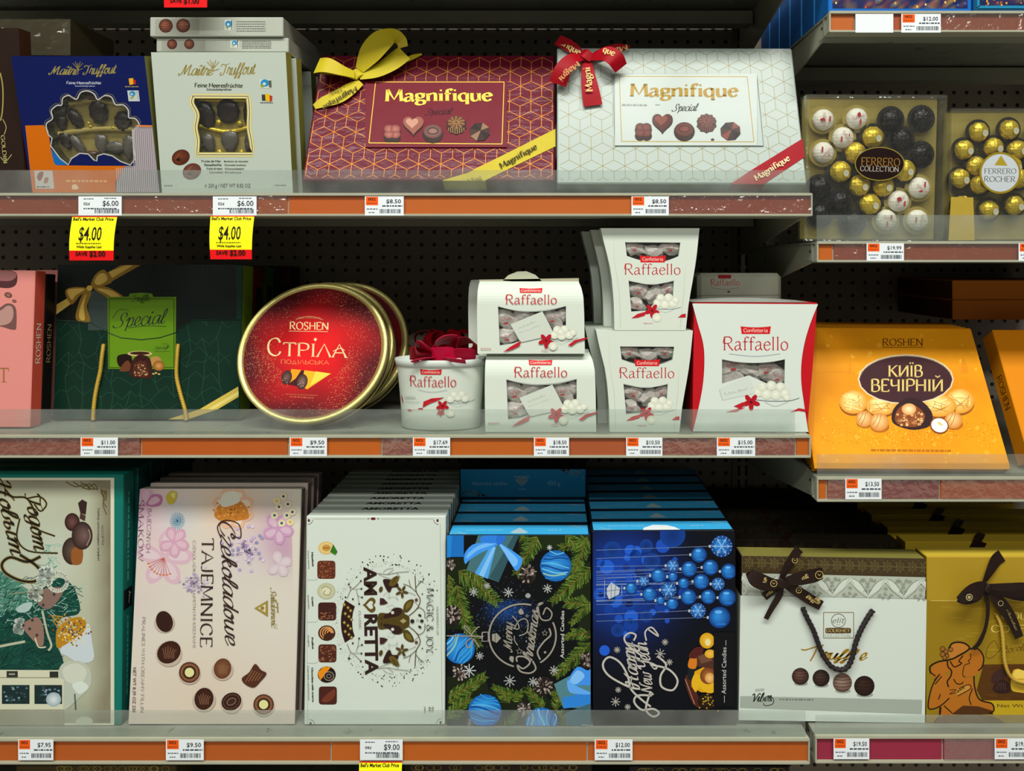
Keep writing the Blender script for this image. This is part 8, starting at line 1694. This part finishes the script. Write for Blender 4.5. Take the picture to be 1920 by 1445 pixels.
# truffle boxes in carrier sleeves
fE = Face((1389, 1369), (1728, 1370), (1391, 1040), (1741, 1049), .030, .030).settle(.040, 'R3')
def truffle():
    f = fE; v = A5; T = .040; t = thing('truffle_box', 'white carrier style truffle box with brown bow and rope handle', 'truffle box', mat=f.mat)
    a = Art(f, v); a.box_shell(f.W, f.H, T, '#4c4128', '#1c1616', '#7a7438', .0012); g = '#6f6534'
    # brown damask band and lace band
    a.poly([(68, 140), (1888, 190), (1880, 372), (62, 330)], '#40331f')
    for i in range(15):
        x, y = 130+i*122, 232+i*3.3; [a.ring(x, y, r, r, 5, '#6e6238', n=14) for r in (38, 22)]; a.ell(x, y, 8, 8, '#6e6238')
        for k in range(8): w_ = k*PI/4; a.ell(x+52*math.cos(w_), y+52*math.sin(w_), 9, 9, '#5c5230', n=6, up=False); a.ell(x+61+30*math.cos(w_), y+60*math.sin(w_), 7, 7, '#594f2e', n=6, up=False)
        a.z += 1e-5
    a.poly([(62, 330), (1880, 372), (1875, 585), (55, 548)], '#a9b0a2')
    D_ = '#5d6250'
    for i in range(6):
        cx = 70+i*345; yy = 350+i*8
        a.poly(catmull([(cx-10, yy), (cx+80, yy+40), (cx+165, yy+155), (cx+175, yy+190)], 4)+catmull([(cx+150, yy+180), (cx+60, yy+110), (cx-10, yy+20)], 4), '#c3cabf'); a.poly(catmull([(cx+10, yy), (cx-80, yy+40), (cx-165, yy+155), (cx-180, yy+190)], 4)+catmull([(cx-150, yy+180), (cx-60, yy+110), (cx+10, yy+20)], 4), '#c3cabf')
        a.line([(cx-175, yy+180), (cx-60, yy+105), (cx, yy+10), (cx+60, yy+105), (cx+175, yy+180)], 3, D_, smooth=True); a.line([(cx-170, yy+160), (cx-110, yy+60), (cx-30, yy+5)], 3, D_, smooth=True); a.line([(cx+170, yy+160), (cx+110, yy+60), (cx+30, yy+5)], 3, D_, smooth=True)
        for k, (ox, oy) in enumerate(((0, 150), (-55, 165), (55, 165), (0, 100), (-28, 190), (28, 190), (172, 50), (140, 20), (205, 20), (172, 90), (150, 130), (195, 130), (110, 25), (235, 25))): a.ring(cx+ox, yy+oy, 17, 15, 3, D_, a0=k*50, a1=k*50+290, n=10); a.ring(cx+ox, yy+oy, 7, 6, 2.5, D_, n=6)
    a.line([(60, 140), (1888, 190)], 3, '#a89c70')
    a.build('inner_box', 'gloss', t)
    # white sleeve in front, a touch wider than the box
    zp = [loc(f, v, *p)[1] for p in ((40, 545), (1895, 585))]; W2 = f.W/2+.0016; sl = .0018
    a = Art(f, v); w_ = '#c6cfc6'; s_ = '#a4aca2'; zl, zr = zp
    o = len(a.V); a.V += [(-W2, -sl, 0), (W2, -sl, 0), (W2, -sl, zr), (-W2, -sl, zl), (-W2, T*.9, 0), (W2, T*.9, 0), (W2, T*.9, zr), (-W2, T*.9, zl)]
    a.F += [(0, 1, 2, 3), (1, 5, 6, 2), (4, 0, 3, 7)]; a.C += [[(*srgb(w_), 0)]*4, [(*srgb(s_), 0)]*4, [(*srgb(s_), 0)]*4]; a.z = sl+.00015
    a.frame(848, 710, 1140, 958, 7, '#7a6a44'); a.ring(992, 790, 68, 66, 6, '#5e5a48', n=30); a.text('elit', 935, 812, 1050, 812, 50, '#5e5a48', 'italic', .9); a.dash(972, 830, 1012, 830, 5, '#8a846c')
    p = [(990+125*math.copysign(abs(math.cos(q))**.25, math.cos(q)), 886+27*math.copysign(abs(math.sin(q))**.25, math.sin(q))) for q in (2*PI*k/28 for k in range(28))]; a.poly(p, '#4a3a20'); a.text('GOURMET', 872, 900, 1105, 902, 32, '#b9a268', 'serif', 1); a.text('COLLECTION', 862, 945, 1108, 948, 22, '#8a8a74', 'serif', .8)
    a.view(*C12); g2 = '#a07a20'
    a.text('ruffle'[0:5], 450, 905, 640, 912, 50, g2, 'brush', 1.3, .2); a.text('e', 640, 912, 684, 905, 48, g2, 'brush', 1.3, .2)
    a.line([(362, 858), (380, 862), (420, 850), (470, 838)], 6, g2, .2, smooth=True); a.line([(440, 845), (425, 880), (405, 915)], 7, g2, .2, smooth=True)
    for (x, y, r, b, h) in ((358, 988, 41, '#2c1a18', '#6a4c42'), (457, 996, 41, '#1e1412', '#4a342e'), (559, 1018, 46, '#5a4238', '#9a8070'), (664, 1034, 49, '#1e1210', '#3c2620')): a.ell(x+3, y+r*.85, r*.8, r*.25, '#8f968e'); choc_print(a, x, y, r, 'ball', b, h)
    a.poly([(70, 1082), (940, 1100), (938, 1168), (68, 1138)], '#9aa298'); a.dash(258, 1098, 425, 1100, 8, '#6e766c')
    a.text('Vibes', 128, 1110, 222, 1106, 40, '#2c302c', 'script', 1.3); a.text('GOOD', 142, 1060, 185, 1058, 12, '#6a706a', 'sans', 0); a.line([(222, 1108), (205, 1080), (228, 1095), (225, 1120), (190, 1128), (180, 1115)], 4, '#2c302c', smooth=True)
    a.text('NET 230g/8.11 OZ', 697, 1226, 895, 1226, 13, '#8f978f', 'sans', 0)
    a.build('carrier_sleeve', 'gloss', t)
    # rope handle
    pp = [(366, 655), (385, 700), (415, 760), (440, 830), (462, 880), (500, 930), (548, 944), (580, 925), (600, 880), (615, 820), (640, 760), (675, 700), (702, 665)]
    q = [loc(f, C12, *p) for p in pp]
    tube('rope_handle', catmull([(x, -.0055-(.004*math.sin(PI*i/12)), z) for i, (x, z) in enumerate(q)], 9), .0034, 'dcord', t, 12, 900)
    # bow
    b = rib('bow', f, C12, [(235, 515, 16, 30), (262, 528, 19, 36), (292, 520, 16, 30)], 'bribbon', t, .002)
    rib('loop', f, C12, [(260, 530, 14, 30), (200, 525, 20, 60), (140, 500, 26, 72), (98, 470, 22, 44)], 'bribbon', b)
    rib('loop', f, C12, [(255, 535, 8, 28), (200, 550, 10, 38), (130, 525, 12, 40), (98, 470, 18, 30)], 'bribbon', b)
    rib('loop', f, C12, [(270, 520, 14, 30), (330, 500, 20, 60), (400, 480, 24, 62), (448, 475, 18, 52)], 'bribbon', b)
    rib('tail', f, C12, [(262, 515, 8, 24), (290, 460, 6, 34), (325, 410, 4, 40), (355, 378, 2, 44)], 'bribbon', b)
    rib('tail', f, C12, [(262, 535, 8, 30), (225, 565, 8, 36), (180, 602, 6, 40)], 'bribbon', b)
    rib('tail', f, C12, [(262, 540, 9, 24), (250, 590, 10, 30), (215, 650, 10, 26), (188, 705, 8, 22)], 'bribbon', b)
    rib('tail', f, C12, [(275, 535, 10, 34), (330, 565, 12, 48), (390, 605, 10, 50), (452, 642, 8, 46)], 'bribbon', b)
    gc = '#b8a060'; 
    for h, items in ((24.5, [('truffle', 118, 505, 178, 512, 24)]), (11.5, [('truffle', 372, 598, 438, 632, 24)]), (23, [('elit', 345, 500, 385, 488, 20)]), (10, [('elit', 190, 595, 225, 570, 16)])):
        rtext(f, C12, h, [((s2, x0, y0, x1, y1, hh, gc, 'script', 1.2), {}) for s2, x0, y0, x1, y1, hh in items], 'ribbon_lettering', b)
    for X, Y, h, r in ((212, 516, 24, 15), (424, 474, 25.5, 18), (328, 428, 6, 13), (340, 562, 13, 13)):
        a = Art(f, C12); a.z = h/1000; a.ring(X, Y, r, r, 3, gc, n=16); a.line([(X-r*.4, Y-r*.3), (X, Y+r*.2), (X+r*.4, Y-r*.2)], 3, gc); a.build('ribbon_medallion', 'matte', b)
    return t
truffle()
def brownrow():
    f = Face((1390, 1368), (1722, 1369), (1392, 1042), (1726, 1050), .030, .030).settle(.05, 'R3'); src = None
    for i in range(5):
        lb = 'dark brown damask truffle box, %s in its row' % (ORD[i] if i < 4 else 'rearmost'); m_ = f.shift(.077+.067*i, 0)
        if src is None:
            def art(a):
                rr = random.Random(5); a.vw = None; W, H = f.W, f.H
                for k in range(260): a.ring(rr.uniform(-W/2+.006, W/2-.006), H-rr.uniform(.004, .05), .003, .003, .0005, '#3c341e', n=6)
            src = carton('truffle_box', lb, 'truffle box', f, .036, '#1c160f', '#0e0b08', '#282417', 'matte', art, group='dark brown truffle boxes in a row'); src.matrix_world = m_
            x = -f.W*.22; z = f.H
            band('ribbon', [(x-.012, -.001, z-.05), (x+.004, -.001, z-.018), (x+.012, -.0008, z+.0006), (x+.022, .018, z+.0012), (x+.032, .0362, z+.0006)], .017, Vector((1, 0, -.4)).normalized(), 'bribbon', src, .0004)
        else: again(src, m_, lb)
brownrow()
# gold boxes
fQ = Face((1738, 1371), (2098, 1371), (1750, 1043), (2112, 1043), .030, .030).settle(.040, 'R3')
def goldbox():
    f = fQ; v = A4; T = .040; t = thing('gift_box', 'gold foil gift box with brown bow and a drawing of a lady', 'gift box', mat=f.mat)
    a = Art(f, v); a.box_shell(f.W, f.H, T, '#a38524', '#6a5414', '#c4aa38', .0012); rr = random.Random(6)
    q = [a.m(*p) for p in ((115, 135), (1500, 135))]
    a.line([(100, 452), (1500, 458)], 4, '#e0cc70'); a.build('inner_box', 'gloss', t)
    W2 = f.W/2+.0014; a = Art(f, v); zz = loc(f, v, 95, 452)[1]; sl = .0016
    a.V += [(-W2, -sl, 0), (W2, -sl, 0), (W2, -sl, zz), (-W2, -sl, zz), (-W2, T*.9, 0), (-W2, T*.9, zz)]; a.F += [(0, 1, 2, 3), (4, 0, 3, 5)]; a.C += [[(*srgb('#927619'), .15)]*4, [(*srgb('#7a6218'), .15)]*4]; a.z = sl+.00015
    for i in range(160): x, y = rr.uniform(100, 1200), rr.uniform(470, 1400); a.line([(x, y), (x+rr.uniform(20, 90), y+rr.uniform(-3, 3))], 2, rr.choice(('#b89a34', '#9c7c1a', '#c0a440')), up=False)
    a.z += 1e-5; a.poly([(480, 915), (1500, 905), (1500, 1175), (470, 1178), (430, 1100)], '#50300f'); a.rect(470, 1178, 1500, 1285, '#b4961c'); a.text('Net Wt. 28.57 oz', 580, 1228, 1010, 1228, 24, '#4a3410', 'serif', 1)
    for i in range(60): x, y = rr.uniform(480, 1200), rr.uniform(925, 1165); a.line([(x, y), (x+rr.uniform(30, 120), y)], 3, rr.choice(('#6a4418', '#3c220a')), up=False)
    gl = '#d0bc5c'; a.text('GOLD', 610, 585, 860, 585, 52, gl, 'serif', .9); a.text('COFFEE', 535, 678, 900, 678, 50, gl, 'serif', .9); a.text('COLLECTION', 960, 678, 1300, 678, 50, gl, 'serif', .9)
    a.line([(590, 800), (560, 740), (510, 790), (500, 860), (540, 865), (600, 810), (640, 750)], 4, '#5a4412', smooth=True); a.text('hocolate', 620, 835, 860, 800, 50, '#5a4412', 'script', .6)
    # lady with hat, line drawing
    F1, F2, K = '#a8641a', '#8f5a1c', '#20140a'
    a.blob([(95, 960), (130, 905), (220, 880), (330, 850), (400, 805), (460, 820), (480, 880), (460, 960), (400, 1000), (330, 1000), (250, 960), (150, 1010), (105, 1005)], F1)
    a.blob([(240, 880), (330, 845), (385, 830), (385, 880), (370, 910), (345, 920), (330, 970), (345, 1010), (400, 1010), (425, 1080), (450, 1170), (540, 1200), (550, 1260), (480, 1280), (160, 1280), (160, 1225), (85, 1240), (75, 1200), (110, 1060), (160, 980), (230, 990)], F1)
    a.blob([(225, 800), (250, 765), (310, 752), (350, 765), (375, 800), (300, 840), (240, 870)], '#b0702a'); a.poly([(255, 1270), (330, 1215), (440, 1220), (540, 1250), (552, 1280), (250, 1280)], '#4c2c14'); a.poly([(300, 1085), (370, 1060), (385, 1090), (290, 1140), (275, 1120)], '#b88434')
    for pts, w_ in (([(95, 980), (90, 930), (150, 895), (240, 878), (300, 850), (375, 800), (350, 765), (300, 752), (250, 762), (225, 800)], 8), ([(380, 800), (440, 802), (480, 860), (470, 930), (440, 960)], 7), ([(130, 1000), (95, 975)], 6), ([(385, 835), (385, 875), (368, 885), (378, 905), (350, 915), (335, 935), (328, 990), (345, 1010)], 4), ([(330, 850), (300, 890), (320, 905), (290, 925), (262, 930), (235, 890)], 6),
                    ([(215, 880), (220, 930), (245, 960), (240, 1000), (215, 1040), (225, 1080)], 7), ([(260, 1020), (285, 1055), (320, 1055), (330, 1040)], 5), ([(160, 985), (110, 1060), (78, 1180), (85, 1240), (160, 1220), (230, 1160)], 6), ([(160, 985), (120, 1030)], 5), ([(175, 1000), (125, 1060)], 5), ([(165, 1130), (150, 1170)], 5), ([(230, 1100), (280, 1100), (230, 1130), (285, 1120)], 3), ([(300, 1090), (370, 1062), (385, 1090), (290, 1145)], 4), ([(410, 1000), (415, 1080), (450, 1170), (540, 1200), (555, 1250), (520, 1275)], 7), ([(165, 1225), (160, 1280)], 10), ([(190, 1215), (250, 1270)], 5), ([(400, 1090), (375, 1160), (390, 1210)], 5), ([(75, 1425), (95, 1370), (150, 1300), (160, 1285)], 4)): a.line(pts, w_*1.5, K, smooth=True)
    for x, y, r in ((180, 800, 18), (205, 820, 16), (180, 840, 18), (212, 850, 14), (240, 805, 16), (195, 865, 15)): a.ell(x, y, r, r, '#8f5a20'); a.ring(x, y, r, r, 4, K, n=12)
    a.text('elit', 290, 1120, 345, 1085, 20, K, 'serif', 1.2); a.blob([(75, 1425), (160, 1300), (255, 1290), (330, 1400), (300, 1432), (90, 1432)], '#6a4a30'); a.blob([(255, 1290), (540, 1290), (660, 1390), (480, 1400), (380, 1400)], '#5c4c2c')
    a.blob([(535, 1030), (560, 970), (610, 950), (650, 980), (620, 1030), (560, 1050)], '#3c2420'); a.blob([(548, 1100), (570, 1050), (620, 1025), (670, 1060), (675, 1110), (600, 1125)], '#2c1a18'); [a.line([(560+i*20, 1100), (590+i*12, 1045)], 3, '#5a3c34') for i in range(5)]
    a.blob([(680, 1090), (690, 970), (730, 945), (770, 960), (850, 970), (850, 1110), (740, 1118)], '#c4a02c'); a.blob([(695, 985), (730, 950), (800, 975), (780, 1030), (700, 1050)], '#dcc054'); a.line([(690, 1030), (760, 1020), (840, 1050)], 6, '#a88018', smooth=True)
    a.build('carrier_sleeve', 'gloss', t)
    qq = [loc(f, v, *p) for p in ((562, 540), (590, 600), (605, 680), (612, 780), (620, 880), (645, 960), (690, 1010), (760, 1030), (840, 1030), (910, 980), (950, 880), (965, 760), (975, 640), (990, 560))]
    tube('gold_cord', catmull([(x, -.0050-(.003*math.sin(PI*i/13)), z) for i, (x, z) in enumerate(qq)], 9), .0026, 'gcord', t, 10, 1500)
    b = rib('bow', f, v, [(440, 300, 16, 50), (470, 325, 20, 60), (500, 345, 16, 50)], 'bribbon', t, .002)
    rib('loop', f, v, [(460, 330, 16, 40), (400, 310, 30, 110), (320, 330, 34, 120), (245, 400, 26, 60)], 'bribbon', b); rib('loop', f, v, [(450, 340, 10, 50), (400, 380, 10, 110), (320, 420, 14, 60), (245, 405, 20, 30)], 'bribbon', b)
    rib('loop', f, v, [(480, 320, 16, 40), (600, 300, 28, 60), (700, 285, 32, 50), (800, 320, 28, 60), (820, 370, 24, 60)], 'bribbon', b); rib('loop', f, v, [(480, 335, 10, 50), (580, 350, 14, 80), (700, 375, 16, 90), (810, 380, 20, 60)], 'bribbon', b)
    rib('tail', f, v, [(465, 310, 8, 22), (520, 220, 6, 60), (570, 150, 3, 84), (615, 118, 2, 90)], 'bribbon', b); rib('tail', f, v, [(500, 350, 10, 50), (570, 440, 14, 90), (650, 550, 12, 80), (720, 700, 10, 60)], 'bribbon', b)
    rib('tail', f, v, [(470, 350, 8, 30), (492, 480, 10, 26), (470, 620, 12, 24), (425, 730, 12, 30), (385, 785, 10, 26)], 'bribbon', b)
    a = Art(f, v); a.z = .0345; a.ring(295, 358, 22, 22, 5, '#b8a878', n=16); a.ell(295, 358, 12, 12, '#a89868'); a.build('ribbon_medallion', 'matte', b)
    a = Art(f, v); a.z = .0145; a.ring(572, 442, 18, 18, 4, '#a89868', n=16); a.text('chocolate', 612, 490, 680, 640, 18, '#8a7a4c', 'script', 1); a.build('ribbon_lettering', 'matte', b)
    return t
goldbox()
gsrc = None
fq = Face((1737, 1371), (2098, 1371), (1748, 1046), (2112, 1046), .030, .030).settle(.052, 'R3')
for i in range(5):
    lb = 'gold gift box with dark ribbon, %s in its row' % (ORD[i] if i < 4 else 'rearmost'); m_ = fq.shift(.072+.069*i, 0)
    if gsrc is None:
        gsrc = carton('gift_box', lb, 'gift box', fq, .036, '#a88c22', '#5c4a14', '#b89c2c', 'matte', group='gold gift boxes in a row'); gsrc.matrix_world = m_
        x = -fq.W*.12; z = fq.H; band('ribbon', [(x-.02, -.001, z-.05), (x, -.001, z-.014), (x+.008, -.0008, z+.0006), (x+.020, .018, z+.0012), (x+.034, .0362, z+.0006)], .022, Vector((1, 0, -.3)).normalized(), 'bribbon', gsrc, .0004)
    else: again(gsrc, m_, lb)
# ---------------------------------------------------------------- the shelf below, tops of dark boxes just at the frame
for i, (xa, xb, top, c, lb) in enumerate(((30, 330, 1433, '#3a3014', 'dark gold box top peeping in at the bottom left edge'), (760, 1110, 1431, '#241a12', 'dark brown box top at the bottom edge below the deer box'), (1180, 1480, 1437, '#191512', 'black box top at the bottom edge below the New Year box'))):
    f = Face((xa, 1636), (xb, 1636), (xa, top), (xb, top), .02, .02).settle(.05, 'B0')
    def art(a):
        a.vw = None; rr = random.Random(i)
        for k in range(24): a.ring(rr.uniform(-a.f.W*.45, a.f.W*.45), a.f.H-.006, .006, .004, .0006, '#8a7434', n=8)
    cc = carton('chocolate_box', lb, 'chocolate box', f, .05, c, c, c, 'gloss', art)
